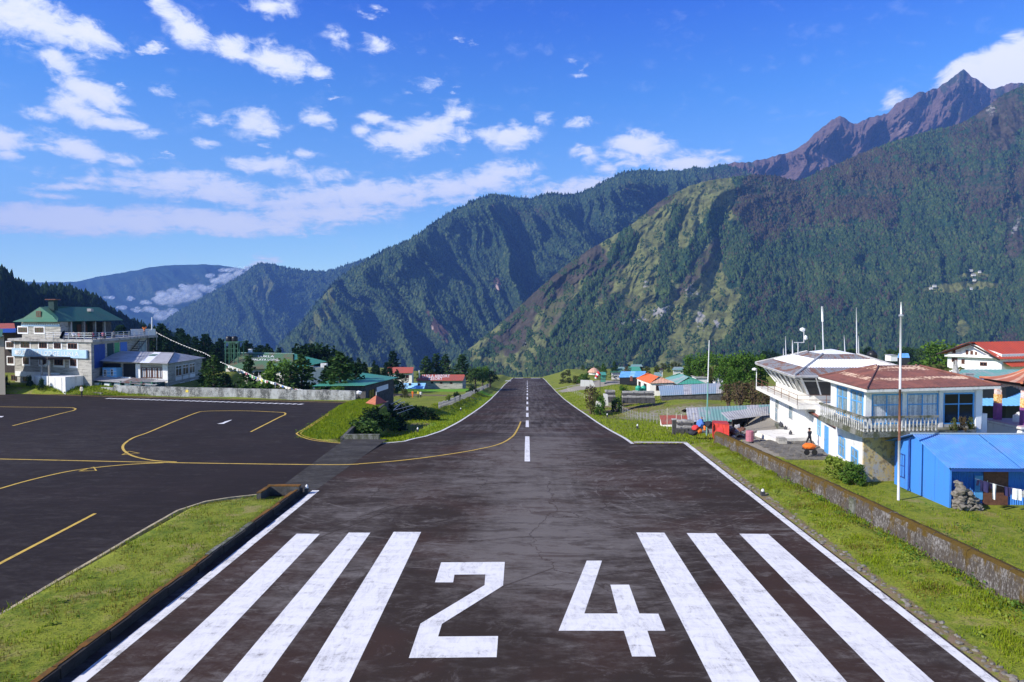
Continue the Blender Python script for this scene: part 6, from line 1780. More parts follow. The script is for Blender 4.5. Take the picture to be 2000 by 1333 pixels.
    if hat:
        mb = MB(); mb.lathe(b0_ + hd + Vector((0, 0, .03 * h)), [(.10 * h, 0), (.10 * h, .008 * h), (.058 * h, .012 * h), (.05 * h, .06 * h), (.03 * h, .066 * h)], 10); t.part('hat', mb, M[hat])
    if bag:
        mb = MB(); ch = Vector(J['chest']) * h; mb.blob(b0_ + ch + Vector((0, -.13 * h, .02 * h)), (.10 * h, .075 * h, .14 * h), 4, 1, .08); t.part('backpack', mb, M[bag])
    return t
person('person', 'person in a dark suit and brimmed hat walking past the white tower', (at(1581, 861, 62.5).x, 62.5, -.55), R(25), 1.72, 'jacket_dark', 'trousers_dark', 'walk', 'hair')
q = at(282, 652, 127.5); person('person', 'person in orange with raised arms on the lodge terrace', (q.x, q.y, 8.0), R(10), 1.75, 'robe_orange', 'trousers_dark', 'arms')
for k, (px, mm, lab) in enumerate(((123, 'cloth_blue', 'person in blue seated on the terrace near the blue flag'), (133, 'cloth_white', 'person in white seated under the green roof'), (141, 'cloth_red', 'person in red seated on the terrace beside the first table'),
                              (161, 'cloth_red', 'person in dull red seated mid terrace'), (176, 'cloth_pink', 'person in pink seated towards the far end of the terrace'), (193, 'cloth_grey', 'person in grey seated at the far end of the terrace'))):
    Y = 106 + (px - 120) * .17; p = F2.p(F2.L * (px - 98) / 150, 0, -1.6)
    t_ = (px - 98) / 140
    q = Vector((*tr_pts[1], 0)).lerp(Vector((*tr_pts[2], 0)), max(0, (px - 165) / 100)) if px > 165 else Vector((*tr_pts[0], 0)).lerp(Vector((*tr_pts[1], 0)), (px - 97) / 68)
    person('person', lab, (q.x - .5, q.y + 1.6, 8.02), R(200 + 40 * k), 1.7, mm, 'trousers_dark', 'sit')
    c_ = q + Vector((-.5, 1.5, 0)); t = Thing('terrace_chair', 'dark chair under the ' + lab.split(' on ')[0].split(' under ')[0].split(' towards ')[0].split(' mid ')[0].split(' at ')[0].replace('seated', 'sitting') + ' on the terrace', 'chair', (c_.x, c_.y, 8.02), 'dark chairs on the lodge terrace')
    mb = MB(); mb.box((c_.x, c_.y, 8.42), (.45, .45, .05)); t.part('seat', mb, M['dark_wood'])
    for sx in (-.19, .19):
        for sy in (-.19, .19): mb = MB(); mb.box((c_.x + sx, c_.y + sy, 8.21), (.04, .04, .38)); t.part('leg', mb, M['dark_wood'])
t = Thing('blue_flag', 'small blue cloth hanging over the terrace rail', 'flag', at(122, 662, 103)); mb = MB(); a = at(121, 649, 102.6); mb.slab([a, a + Vector((.5, 0, .3)), a + Vector((.1, 0, -1.0)), a + Vector((-.4, 0, -.9))], .03); t.part('cloth', mb, M['cloth_blue'])
q = hit(160, 776); person('person', 'person in dark trousers standing at the edge of the apron', (q.x, q.y, .02), R(160), 1.72, 'cloth_cream', 'trousers_dark', 'stand')
q = hit(806, 777); person('person', 'person in an orange robe standing below the green lawn', tuple(q), R(150), 1.75, 'robe_orange', 'robe_orange', 'stand')
for px, py, mm, ps, lab in ((817, 777.5, 'cloth_yellow', 'stand', 'person in a pale yellow top beside the ploughed bed'), (822, 778.5, 'cloth_white', 'walk', 'person in white with a dark pack by the ploughed bed')):
    q = hit(px, py); person('person', lab, tuple(q), R(170), 1.75, mm, 'trousers_dark', ps, None, 'jacket_dark' if mm == 'cloth_white' else None)

# ---- buildings beside the lodge
nb_ = Thing('tan_house', 'tan rendered house cut by the left edge of the picture', 'house', (-84, 99, 0))
qa, qb = Vector((-92, 96.6)), Vector(fp(7.5, 98.4)); mb = MB(); mb.prism([qa, qb, qb + Vector((-5.2, 6.5)), qa + Vector((1, 6))], -.5, 8.6); nb_.part('wall', mb, M['tan_wall'])
mb = MB(); slope_cols(mb, (-93, 95.8, 8.55), (qb.x + .3, 97.6, 8.55), (qb.x - 2.4, 101.5, 9.6), (-93, 99.5, 9.6), 0, 1, .5, .02, .05); nb_.part('roof', mb, M['green_tin'])
Fn = Face(qa, qb)
for u in (9, 12.4): window(nb_, Fn, u, u + 1.6, 4.5, 6.2, M['white_paint_new'], M['dark_glass'], 1)
rh = Thing('red_roof_house', 'house with a dull red roof and blue awning left behind the stone lodge', 'house', (-100, 130, 1))
a, b_ = fp(-70, 130), fp(30, 128)
mb = MB(); mb.prism([a, b_, (b_[0], b_[1] + 8), (a[0], a[1] + 8)], 0, zpx(650, 128)); rh.part('wall', mb, M['dark_wood'])
mb = MB(); slope_cols(mb, (*fp(-75, 127.5), zpx(644, 127.5)), (*fp(30, 126), zpx(644, 126)), (*fp(30, 131), zpx(632, 131)), (*fp(-75, 132), zpx(632, 132)), 0, 1, .5, .02, .05); rh.part('roof', mb, M['brick_tin'])
mb = MB(); slope_cols(mb, (*fp(-75, 124), zpx(652, 124)), (*fp(30, 122.5), zpx(650, 122.5)), (*fp(30, 126), zpx(643, 126)), (*fp(-75, 128), zpx(643, 128)), 0, 1, .5, .02, .05); rh.part('awning', mb, M['blue_dark'])

KA = 1.04      # the annexe stands a little way back from the wall
def fpA(px, Y): return fp(px, Y * KA)
def atA(px, py, Y): return at(px, py, Y * KA) + Vector((0, 0, .3))
# grey-roofed annexe behind the long wall
an = Thing('grey_roof_house', 'two storey house with a broad grey tin roof behind the long wall', 'house', (-57, 100, .6))
aA, aB, aC, aD = Vector(fpA(199, 101.4)), Vector(fpA(328, 99.0)), Vector(fpA(394, 112.5)), Vector((-66.5, 113))
mb = MB(); mb.prism([aA, aB, aC, aD], -1, 4.75); an.part('wall', mb, M['stone_wall'])
Fa, Fb_ = Face(aA, aB), Face(aB, aC)
def anb(F, p0, p1, z0, z1, n0, n1, name, mm, par=None):
    u0, u1 = sorted((uface(F, p0), uface(F, p1))); mb = MB(); F.box(mb, u0, u1, z0, z1, n0, n1); return an.part(name, mb, M[mm], par)
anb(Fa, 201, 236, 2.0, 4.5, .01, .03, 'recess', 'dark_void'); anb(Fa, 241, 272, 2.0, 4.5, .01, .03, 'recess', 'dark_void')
u0, u1 = uface(Fa, 212), uface(Fa, 239); mb = MB(); Fa.box(mb, u0, u1, 1.75, 3.9, .05, 1.2); an.part('bay', mb, M['sky_paint']); 
FBy = Face(Fa.p(u0, 0, 1.2), Fa.p(u1, 0, 1.2))
window(an, FBy, FBy.L * .08, FBy.L * .32, 2.55, 3.6, M['white_paint_new'], M['dark_glass'], 1, None, .08, .04)
window(an, FBy, FBy.L * .60, FBy.L * .78, 2.6, 3.7, M['white_paint_new'], M['dark_glass'], 0, None, .08, .04)
for k in range(4):
    mb = MB(); FBy.box(mb, .02, FBy.L - .02, 1.8 + .5 * k, 1.86 + .5 * k, .0, .03); an.part('cladding_board', mb, M['white_paint_new'])
anb(Fa, 267, 276, 1.6, 4.5, .02, .25, 'white_pier', 'white_wall'); anb(Fa, 318, 328, 1.0, 4.5, .02, .1, 'white_pier', 'white_wall')
u0, u1 = uface(Fa, 276), uface(Fa, 318)
for k in range(4):
    a_, b__ = u0 + (u1 - u0) * k / 4, u0 + (u1 - u0) * (k + 1) / 4
    window(an, Fa, a_ + .04, b__ - .04, 2.35, 3.95, M['brown_wood'], M['glass_curtain'], 1, .8, .10, .08)
    mb = MB(); Fa.box(mb, a_ + .06, b__ - .06, 1.7, 2.25, .01, .06); an.part('sill_panel', mb, M['white_paint_new'])
for px in (247, 250, 253, 256, 259, 262):
    anb(Fa, px, px + 1.3, 1.55, 2.35, .9, 1.0, 'baluster', 'white_paint_new')
anb(Fa, 246, 264, 2.35, 2.5, .85, 1.05, 'handrail', 'white_paint_new')
anb(Fa, 184, 262, 1.35, 1.58, .0, 1.5, 'balcony_slab', 'concrete')
for k in range(3):
    a_ = Fb_.L * (.18 + .2 * k); window(an, Fb_, a_, a_ + Fb_.L * .17, 2.4, 4.1, M['white_paint_new'], M['dark_glass'], 1, .7, .10, .06)
    mb = MB(); Fb_.box(mb, a_, a_ + Fb_.L * .17, 1.75, 2.3, .01, .05); an.part('sill_panel', mb, M['white_paint_new'])
for k in range(2):
    a_ = Fb_.L * (.3 + .3 * k); window(an, Fb_, a_, a_ + Fb_.L * .12, -.2, 1.3, M['white_paint_new'], M['dark_glass'], 1, .7, .10, .06)
eA, eB, eC, eD = (*fpA(181, 100.3), 4.95), (*fpA(327, 97.6), 4.70), (*fpA(401, 114), 4.62), (-69.5, 115, 4.9)
R1_, R2_ = (atA(237, 686, 108)), (atA(341, 689, 106.5))
for k in range(8):
    mb = MB(); t0, t1 = k / 8, (k + 1) / 8
    slope_cols(mb, Vector(eA).lerp(Vector(eB), t0), Vector(eA).lerp(Vector(eB), t1), R1_.lerp(R2_, t1), R1_.lerp(R2_, t0), 0, 1, .4, .015, .03, 10, True); an.part('roof_sheet', mb, M['grey_tin' if k != 5 else 'white_tin'])
mb = MB(); slope_cols(mb, eB, eC, R2_ + Vector((.02, .05, 0)), R2_, 0, 1, .4, .015, .03); an.part('roof_slope', mb, M['grey_tin'])
mb = MB(); mb.quad(eC, eD, tuple(R1_), tuple(R2_)); an.part('roof_slope', mb, M['grey_tin'])
mb = MB(); mb.tube([Vector(eB) + Vector((0, 0, .06)), R2_ + Vector((0, 0, .06))], .09, 5); an.part('hip_ridge', mb, M['dark_metal'])
p0 = Vector(eA).lerp(Vector(eB), .62).lerp(R1_.lerp(R2_, .62), .6)
mb = MB(); s1, s2 = (Vector(eB) - Vector(eA)).normalized(), (R1_ - Vector(eA)).normalized(); nn_ = s1.cross(s2); nn_ = nn_ if nn_.z > 0 else -nn_
mb.slab([p0 + nn_ * .06, p0 + s1 * 1.1 + nn_ * .06, p0 + s1 * 1.1 + s2 * 1.3 + nn_ * .06, p0 + s2 * 1.3 + nn_ * .06], .03); an.part('roof_patch', mb, M['green_tin'])
# veranda roof in front
l0, l1, l2, l3 = atA(167, 742, 97.8), atA(303, 753, 95.6), atA(328, 743, 98.4), atA(200, 733, 100.8)
for k in range(6):
    t0, t1 = k / 6, (k + 1) / 6; mb = MB(); slope_cols(mb, l0.lerp(l1, t0), l0.lerp(l1, t1), l3.lerp(l2, t1), l3.lerp(l2, t0), 0, 1, .4, .015, .03, 10, True); an.part('veranda_sheet', mb, M['grey_tin' if k not in (3, 4) else 'rusty_tin'])
Fv = Face(l0.xy, l1.xy)
mb = MB(); Fv.box(mb, .2, Fv.L - .1, -.6, 1.95, -2.2, -.5); an.part('veranda_wall', mb, M['teal_dark'])
for k in range(6):
    u = Fv.L * (.10 + k * .145); mb = MB(); Fv.box(mb, u, u + Fv.L * .10, 1.25, 1.75, -.5, -.42); an.part('white_panel', mb, M['white_paint_new'])
for k in range(7):
    u = Fv.L * (.03 + k * .15); mb = MB(); Fv.box(mb, u, u + .18, -.4, 2.1, -.41, -.25); an.part('veranda_post', mb, M['green_tin'])

an.o.location.z -= .3
# ---- long stained wall behind the apron
lw_ = Thing('apron_wall', 'long stained grey wall along the back of the apron', 'wall', (-42, 96, 0))
wp = [at(196, 773, 100.2), at(300, 775.5, 98.0), at(420, 778, 96.2), at(560, 781, 94.3), at(694.5, 784, 92.6)]
segs = []
for i in range(len(wp) - 1):
    n = 4
    for k in range(n): segs.append((wp[i].lerp(wp[i + 1], k / n), wp[i].lerp(wp[i + 1], (k + 1) / n)))
for k, (a, b_) in enumerate(segs):
    hgt = (1.25 if a.x < -30 else 1.28) * (1 if k > 0 else .75)
    Fk = Face(a.xy, b_.xy); mb = MB(); Fk.box(mb, .01, Fk.L - .01, -3.0, hgt + .015 * (k % 3), -.34, 0); lw_.part('wall_panel', mb, M['old_wall'])
a = segs[6][0]; mb = MB(); Fk = Face(segs[6][0].xy, segs[6][1].xy); Fk.box(mb, .3, .75, .55, .9, .004, .03); lw_.part('yellow_plate', mb, M['cloth_yellow'])
# grass bank and stones by the forecourt: low kerbs
for (p0, p1, h, lab) in (((100, 768.5), (158, 770), .22, 'short low kerb in front of the white porch wall'), ((166, 769), (198, 771.5), .3, 'short low kerb right of the standing person')):
    a, b_ = flat(*p0), flat(*p1); Fk = Face(a.xy, b_.xy); mb = MB(); Fk.box(mb, 0, Fk.L, -.2, h, -.3, 0)
    solo('low_kerb', mb, M['concrete_moss'], lab, 'kerb', tuple(a))

# ---- prayer flags from the terrace to the long wall
pf = Thing('prayer_flags', 'string of faded prayer flags running down from the lodge terrace to the wall', 'flags', at(306, 650, 128))
ends = [at(306, 650, 128), at(400, 690, 113), at(470, 722, 106), at(538, 748, 101), at(606, 763, 97)]
pts = []
for i in range(len(ends) - 1):
    for k in range(6): pts.append(ends[i].lerp(ends[i + 1], k / 6) + Vector((0, 0, -.25 * math.sin(math.pi * k / 6))))
pts.append(ends[-1])
mb = MB(); mb.tube(pts, .022, 4); pf.part('cord', mb, M['cloth_white'])
rs = random.Random(12); cl = ['cloth_white', 'cloth_cream', 'cloth_pink', 'cloth_white', 'cloth_cream', 'cloth_white', 'cloth_cream', 'cloth_yellow', 'cloth_green', 'cloth_white', 'cloth_blue']
tot = 74
for k in range(tot):
    t = k / tot * (len(pts) - 1); i = int(t); a = pts[i].lerp(pts[i + 1], t - i); b_ = pts[i].lerp(pts[i + 1], min(t - i + .20, 1))
    s_ = .09 if k < 30 else rs.choice((.18, .30, .42)); mm = 'cloth_white' if k < 30 else rs.choice(cl)
    d = (b_ - a).normalized() * (.24 if k < 30 else .36)
    mb = MB(); sw = Vector((rs.uniform(-.08, .08), rs.uniform(-.1, .1), 0)); mb.slab([a, a + d, a + d + Vector((0, 0, -s_)) + sw, a + Vector((0, 0, -s_)) + sw], .01); pf.part('flag', mb, M[mm])
for px, p0, p1, Y in ((538, 746, 764, 100.5), (506, 733, 764, 103.5)):
    mb = MB(); mb.tube([at(px, p0, Y), at(px, p1 + 10, Y)], .06, 5); pf.part('pole', mb, M['grey_wood'])

# ---- green-roofed lodge
gl = Thing('green_roof_lodge', 'wide lodge with a mossy green roof with white lettering behind trees', 'building', (-55, 150, -5))
Yg = 146.0
gE0, gE1 = Vector((*fp(437, Yg + 2), zpx(721, Yg + 2))), Vector((*fp(572, Yg - 1), zpx(722, Yg - 1)))
gR0, gR1 = at(466, 689.5, 154), at(575, 691.5, 153)
mb = MB(); mb.prism([fp(440, Yg + 3), fp(570, Yg), fp(636, Yg + 8), fp(470, Yg + 18)], -9, zpx(722, Yg)); gl.part('wall', mb, M['cream_wall'])
mb = MB(); slope_cols(mb, gE0, gE1, gR1, gR0, 0, 1, .6, .02, .05); gs = gl.part('roof_slope', mb, M['moss_green_tin'])
gE2 = Vector((*fp(638, Yg + 10), zpx(707, Yg + 10)))
mb = MB(); slope_cols(mb, gE1, gE2, gR1 + Vector((.1, .1, 0)), gR1, 0, 1, .6, .02, .05); gl.part('roof_slope', mb, M['teal_tin'])
mb = MB(); slope_cols(mb, Vector((gE0.x + 2, gE0.y + 18, gE0.z)), gE0, gR0, gR0 + Vector((0, .1, 0)), 0, 1, .6, .02, .05); gl.part('roof_slope', mb, M['moss_green_tin'])
mb = MB(); mb.tube([gR0, gR1], .14, 5); gl.part('ridge_cap', mb, M['pale_green_tin'])
xd = (gE1 - gE0); yd = (gR0 + gR1) / 2 - (gE0 + gE1) / 2; nn_ = xd.cross(yd).normalized()
def on_roof(px, py):     # point on the front slope seen at a pixel
    d = Vector(rays(px, py).tolist()); o_ = Vector(CAM.tolist()); t = (gE0 - o_).dot(nn_) / d.dot(nn_); return o_ + d * t + nn_ * .07
lettering(gl, 'LUKLA', on_roof(520, 697), on_roof(536, 697.3) - on_roof(504, 697), on_roof(520, 695) - on_roof(520, 699), 4.0, 1.05, M['white_paint_new'], gs)
lettering(gl, 'HIMALAYA LODGE', on_roof(516, 703.5), on_roof(550, 704) - on_roof(480, 703), on_roof(516, 701) - on_roof(516, 706), 8.0, 1.1, M['white_paint_new'], gs)
mb = MB(); a = at(489, 686, 155); mb.box((a.x, a.y, a.z), (.7, .7, .9)); gl.part('roof_tank', mb, M['white_tin'])
mb = MB(); a = at(633, 714, 152); mb.box((a.x, a.y, a.z), (1.3, 1, .9)); gl.part('chimney', mb, M['white_wall'])
gF = Face(fp(440, Yg + 3), fp(570, Yg))
for k in range(5): window(gl, gF, gF.L * (.06 + .19 * k), gF.L * (.18 + .19 * k), zpx(736, Yg), zpx(727, Yg), M['white_paint_new'], M['dark_glass'], 1, None, .1, .06)
# ---- water tanks on a frame
wtk = Thing('water_tower', 'two dark water tanks on a green steel frame above the trees', 'water tower', at(453, 694, 150))
for px in (440.5, 448, 457, 465): 
    for dy in (0, 3.0): mb = MB(); mb.tube([at(px, 668, 150) + Vector((0, dy, 0)), at(px, 712, 150) + Vector((0, dy, -2))], .11, 5); wtk.part('leg', mb, M['green_tin'])
for py in (672, 682, 690): mb = MB(); mb.tube([at(439, py, 150), at(466, py, 150)], .07, 5); wtk.part('brace', mb, M['green_tin'])
mb = MB(); a, b_ = at(438, 668.5, 150), at(467, 668.5, 150); mb.box(((a.x + b_.x) / 2, 151.5, a.z), (b_.x - a.x, 3.4, .25)); wtk.part('platform', mb, M['green_tin'])
for px in (447, 458.5): a = at(px, 668, 151); mb = MB(); mb.lathe(a, [(.62, 0), (.65, .1), (.65, 1.05), (.5, 1.2), (.2, 1.28)], 12); wtk.part('tank', mb, M['black_plastic'], smooth=True)
# ---- teal-roofed building at the end of the wall
tb = Thing('teal_roof_building', 'dark walled building with a bright teal roof at the end of the grey wall', 'building', (-24, 102, -2))
kA, kB, kC, kD = Vector(fp(640, 99.5)), Vector(fp(713, 96.8)), Vector(fp(768, 110.5)), Vector(fp(690, 114))
mb = MB(); mb.prism([kA, kB, kC, kD], -5.5, [1.15, 1.5, 1.4, 2.0]); tb.part('wall', mb, M['dark_stone'])
e0, e1, e2, e3 = at(610, 754, 98.5), at(712.5, 753, 95.8), at(777, 737.5, 110.8), at(694, 726.5, 112)
for k in range(6):
    t0, t1 = k / 6, (k + 1) / 6; mb = MB(); slope_cols(mb, e0.lerp(e1, t0), e0.lerp(e1, t1), e3.lerp(e2, t1), e3.lerp(e2, t0), 0, 1, .4, .02, .05, 8, True); tb.part('roof_sheet', mb, M['teal_tin'])
Fk = Face(kB, kC); mb = MB(); Fk.box(mb, uface(Fk, 735), uface(Fk, 757), .10, .85, .01, .08); tb.part('sign_board', mb, M['white_tin'])
window(tb, Fk, uface(Fk, 720), uface(Fk, 731), -.6, .8, M['dark_wood'], M['dark_glass'], 1)
mb = MB(); a = at(700, 768, 94); mb.blob(tuple(a), (.5, .4, .35), 3, 1, .2); solo('white_bag', mb, M['cloth_white'], 'white sack lying at the right end of the grey wall', 'sack', tuple(a))
# small orange pavilion roof in the dip
gp_ = Thing('garden_kiosk', 'small kiosk with a pointed orange roof in the grassy dip', 'kiosk', at(735, 790, 88))
a = at(735, 772, 88); b_ = at(735, 786, 88); hw = 1.25
cs = [(a.x - hw, 88 - .5, b_.z), (a.x + .25, 88 - hw - .4, b_.z - .12), (a.x + hw, 88 + .5, b_.z), (a.x - .25, 88 + hw + .4, b_.z + .1)]
for k in range(4): mb = MB(); mb.slab([cs[k], cs[(k + 1) % 4], (a.x, 88, a.z)], .05); gp_.part('roof_slope', mb, M['tile_orange' if k == 0 else 'brick_tin'])
mb = MB(); mb.tube([(a.x, 88, a.z - .1), (a.x, 88, a.z + .45)], .05, 5); gp_.part('finial', mb, M['white_paint_new'])
for k in range(4): mb = MB(); p = Vector(cs[k]).lerp(Vector((a.x, 88, a.z)), .2); mb.tube([(p.x, p.y, p.z - .1), (p.x, p.y, p.z - 2.6)], .06, 5); gp_.part('post', mb, M['brown_wood'])
# retaining wall of the island, facing the dip, and the mossy kerb across the dip
iw = Thing('island_wall', 'dark low wall dropping from the grass island into the shaded dip', 'wall', (-17.6, 72, -1))
ip = [Vector((-17.0, 62.4)), Vector((-17.55, 68)), Vector((-17.8, 75)), Vector((-18.1, 82)), Vector((-18.6, 91))]
for i in range(4):
    for k in range(3):
        a, b_ = ip[i].lerp(ip[i + 1], k / 3), ip[i].lerp(ip[i + 1], (k + 1) / 3); Fk = Face(a, b_); mb = MB(); Fk.box(mb, .01, Fk.L - .01, -4.2, .12, -.28, .0); iw.part('wall_block', mb, M['dark_stone'])
mb = MB(); mb.prism([(-17.0, 62.45), (-13.7, 62.55), (-13.7, 62.95), (-17.0, 62.85)], -1.2, .38); iw.part('mossy_kerb', mb, M['concrete_moss'], label='low mossy kerb closing the front of the dip')
# poles of an unfinished greenhouse
gh = Thing('pole_frame', 'bare grey poles of a collapsed garden frame in the shaded dip', 'frame', hit(790, 800))
for (x0_, y0_, x1_, y1_) in ((752, 796, 783, 780), (758, 800, 790, 785), (768, 802, 786, 786), (752, 806, 806, 792), (776, 808, 808, 797), (782, 785, 790, 806), (790, 786, 797, 808), (803, 792, 810, 797)):
    a, b_ = at(x0_, y0_, 96), at(x1_, y1_, 99); mb = MB(); mb.tube([a, b_], .045, 5); gh.part('pole', mb, M['steel'])
# ---- red-roofed cottages
def gable_house(name, label, e0, e1, r0_, r1_, wall_m, roof_m, base, depth, wy=None, wins=(), gable=True, group=None):
    """front eave e0->e1 and ridge r0->r1 given as world points; the back slope mirrors the front"""
    t = Thing(name, label, 'house', ((e0.x + e1.x) / 2, e0.y, base), group)
    back0 = Vector((2 * r0_.x - e0.x, 2 * r0_.y - e0.y, e0.z)); back1 = Vector((2 * r1_.x - e1.x, 2 * r1_.y - e1.y, e1.z))
    i0, i1, j0, j1 = e0.lerp(back0, .08), e1.lerp(back1, .08), e0.lerp(back0, .92), e1.lerp(back1, .92)
    s_ = (e1 - e0).normalized() * .35
    mb = MB(); mb.prism([(i0 + s_).xy, (i1 - s_).xy, (j1 - s_).xy, (j0 + s_).xy], base - 1.5, min(e0.z, e1.z) - .02); w = t.part('wall', mb, M[wall_m])
    for (p, q_, r_) in ((i0 + s_, j0 + s_, r0_ + s_), (i1 - s_, j1 - s_, r1_ - s_)):
        mb = MB(); mb.add([tuple(p), tuple(q_), tuple(r_ - Vector((0, 0, .05)))], [(0, 1, 2)]); t.part('gable', mb, M[wall_m])
    mb = MB(); slope_cols(mb, e0, e1, r1_, r0_, 0, 1, .6, .02, .05); f = t.part('roof_slope', mb, M[roof_m])
    mb = MB(); slope_cols(mb, back1, back0, r0_, r1_, 0, 1, .6, .02, .05); t.part('roof_slope', mb, M[roof_m])
    F = Face((i0 + s_).xy, (i1 - s_).xy)
    for (f0, f1, z0, z1) in wins: window(t, F, F.L * f0, F.L * f1, e0.z + z0, e0.z + z1, M['brown_wood'], M['dark_glass'], 1, None, .1, .06)
    return t, f
t, f = gable_house('cottage', 'small white cottage with a red roof standing behind the resort', at(757, 729, 222), at(806, 729, 220), at(757, 717.5, 227), at(808, 717.5, 225), 'cream_wall', 'brick_tin', zpx(748, 222), 10, wins=((.5, .62, -1.6, -.5), (.75, .87, -1.6, -.5)))
t, f = gable_house('resort_building', 'long pale stone building with lettering on its red roof', at(811, 744, 226), at(904.5, 744, 224), at(824, 732, 231), at(908.5, 732, 229), 'stone_wall', 'brick_tin', zpx(758, 226), 10,
                   wins=((.30, .36, -1.0, -.3), (.50, .56, -1.0, -.3), (.72, .78, -1.0, -.3)))
e0_, e1_, r0_, r1_ = at(811, 744, 226), at(904.5, 744, 224), at(824, 732, 231), at(908.5, 732, 229)
nn_ = (e1_ - e0_).cross(r0_ - e0_).normalized()
def on_pl(px, py, P0, nn__, off=.08):
    d = Vector(rays(px, py).tolist()); o_ = Vector(CAM.tolist()); return o_ + d * ((P0 - o_).dot(nn__) / d.dot(nn__)) + nn__ * off
for txt, px, py, w_, h_ in (('LUKLA AIRPORT', 852, 735.3, 9.4, 2.5), ('RESORT', 851, 740.4, 4.7, 2.3)):
    lettering(t, txt, on_pl(px, py, e0_, nn_), e1_ - e0_, on_pl(px, py - 2, e0_, nn_) - on_pl(px, py + 2, e0_, nn_), w_, h_, M['white_paint_new'], f)
mb = MB(); mb.tube([on_pl(818, 733, e0_, nn_), on_pl(818, 720, e0_, nn_) ], .2, 5)
a = at(819, 735, 228); mb = MB(); mb.tube([a + Vector((0, 0, -3)), a + Vector((0, 0, 1.9))], .22, 6); t.part('chimney_pipe', mb, M['cream_wall'])
# blue marquee on the lawn
mq = Thing('blue_tent', 'long pale blue ridge tent on the lawn in front of the resort', 'tent', at(800, 760, 200))
e0_, e1_, r0_, r1_ = at(768, 759.5, 198), at(828, 759.5, 196), at(776, 748.5, 201), at(832, 748.5, 199)
b0_, b1_ = Vector((2 * r0_.x - e0_.x, 2 * r0_.y - e0_.y, e0_.z)), Vector((2 * r1_.x - e1_.x, 2 * r1_.y - e1_.y, e1_.z))
mb = MB(); mb.slab([e0_, e1_, r1_, r0_], .04); mq.part('canvas', mb, M['tarp_pale']); mb = MB(); mb.slab([b1_, b0_, r0_, r1_], .04); mq.part('canvas', mb, M['tarp_pale'])
mb = MB(); mb.add([tuple(e1_), tuple(b1_), tuple(r1_)], [(0, 1, 2)]); mq.part('end_flap', mb, M['blue_dark'])
for k in (.45, .75): p = e0_.lerp(e1_, k).lerp(r0_.lerp(r1_, k), .5); mb = MB(); mb.slab([p + Vector((0, -.06, .05)), p + Vector((.8, -.06, .05)), p + Vector((.8, .3, .75)), p + Vector((0, .3, .75))], .02); mq.part('tent_window', mb, M['dark_void'])
# ---- picket fence along the left bank
fn = Thing('picket_fence', 'weathered pale picket fence climbing the bank left of the runway', 'fence', hit(880, 790))
fpts = [hit(857, 799), hit(880, 790), hit(910, 777), hit(930, 767), hit(957, 754)]
pick = None
for i in range(len(fpts) - 1):
    a, b_ = fpts[i], fpts[i + 1]; n = max(6, int((b_ - a).length / .5))
    for k in range(n):
        p = a.lerp(b_, (k + .5) / n)
        hgt_ = rs.choice((.8, .95, 1.05, 1.15)); lean_ = rs.uniform(-.08, .08)
        if pick is None or rs.random() < .5:
            mb = MB(); mb.hexa([(p.x + a * .10 + (lean_ if z_ > 0 else 0), p.y + b_2 * .025, p.z + z_) for z_ in (-.2, hgt_) for a, b_2 in ((-1, -1), (1, -1), (1, 1), (-1, 1))]); pick = fn.part('picket', mb, M['grey_wood']); p00 = p
        else:
            fn.again(pick, p - p00)
    for z in (.3, .8): mb = MB(); mb.tube([a + Vector((0, .06, z)), b_ + Vector((0, .06, z))], .05, 4); fn.part('rail', mb, M['grey_wood'])
# ============================================================ VILLAGE BEYOND, RIGHT OF THE RUNWAY
def hip_house(name, label, nl, nr, fl, ra, rb, walls, roofs, base, wins=(), cat='house', over=.35):
    """hipped roof given by eave corners near-left, near-right, far-left and the two ridge ends (near, far); world points"""
    t = Thing(name, label, cat, ((nl.x + nr.x) / 2, (nl.y + nr.y) / 2, base))
    fr = nr + (fl - nl)
    for A_, B_, C2_, D2_, m_ in ((nl, nr, ra, ra, roofs[1]), (fl, nl, ra, rb, roofs[0]), (nr, fr, rb, ra, roofs[1]), (fr, fl, rb, rb, roofs[1])):
        mb = MB(); slope_cols(mb, A_, B_, C2_ + (B_ - A_).normalized() * .02, D2_, 0, 1, .6, .02, .05); t.part('roof_slope', mb, M[m_])
    c_ = (nl + nr + fl + fr) / 4
    ins = [p.lerp(c_, .07) for p in (nl, nr, fr, fl)]
    mb = MB(); mb.prism([p.xy for p in ins], base - 1, nl.z - .03); t.part('wall', mb, M[walls])
    for F, lst in ((Face(ins[3].xy, ins[0].xy), wins[0] if wins else ()), (Face(ins[0].xy, ins[1].xy), wins[1] if wins else ())):
        for (f0, f1, z0, z1) in lst: window(t, F, F.L * f0, F.L * f1, nl.z + z0, nl.z + z1, M['brown_wood'], M['dark_glass'], 1, None, .08, .06)
    return t
t = hip_house('orange_roof_house', 'small house with a bright orange and pale pink hip roof', at(1269, 749, 140), at(1318, 747.5, 139), at(1242, 739, 152.5), at(1291, 738, 142.5), at(1265, 728, 150), 'cream_wall', ('orange_tin', 'tile_pale'), zpx(768, 142), (((.12, .3, -1.6, -.5), (.55, .75, -1.7, -.5)), ((.25, .85, -1.5, -.4),)))
hip_house('green_roof_house', 'house with a broad sea-green hip roof right of the orange roof', at(1322, 751, 148), at(1379, 749, 147), at(1298, 739, 161), at(1349, 738.5, 151), at(1326, 729, 158.5), 'dark_wood', ('pale_green_tin', 'teal_tin'), zpx(768, 150))
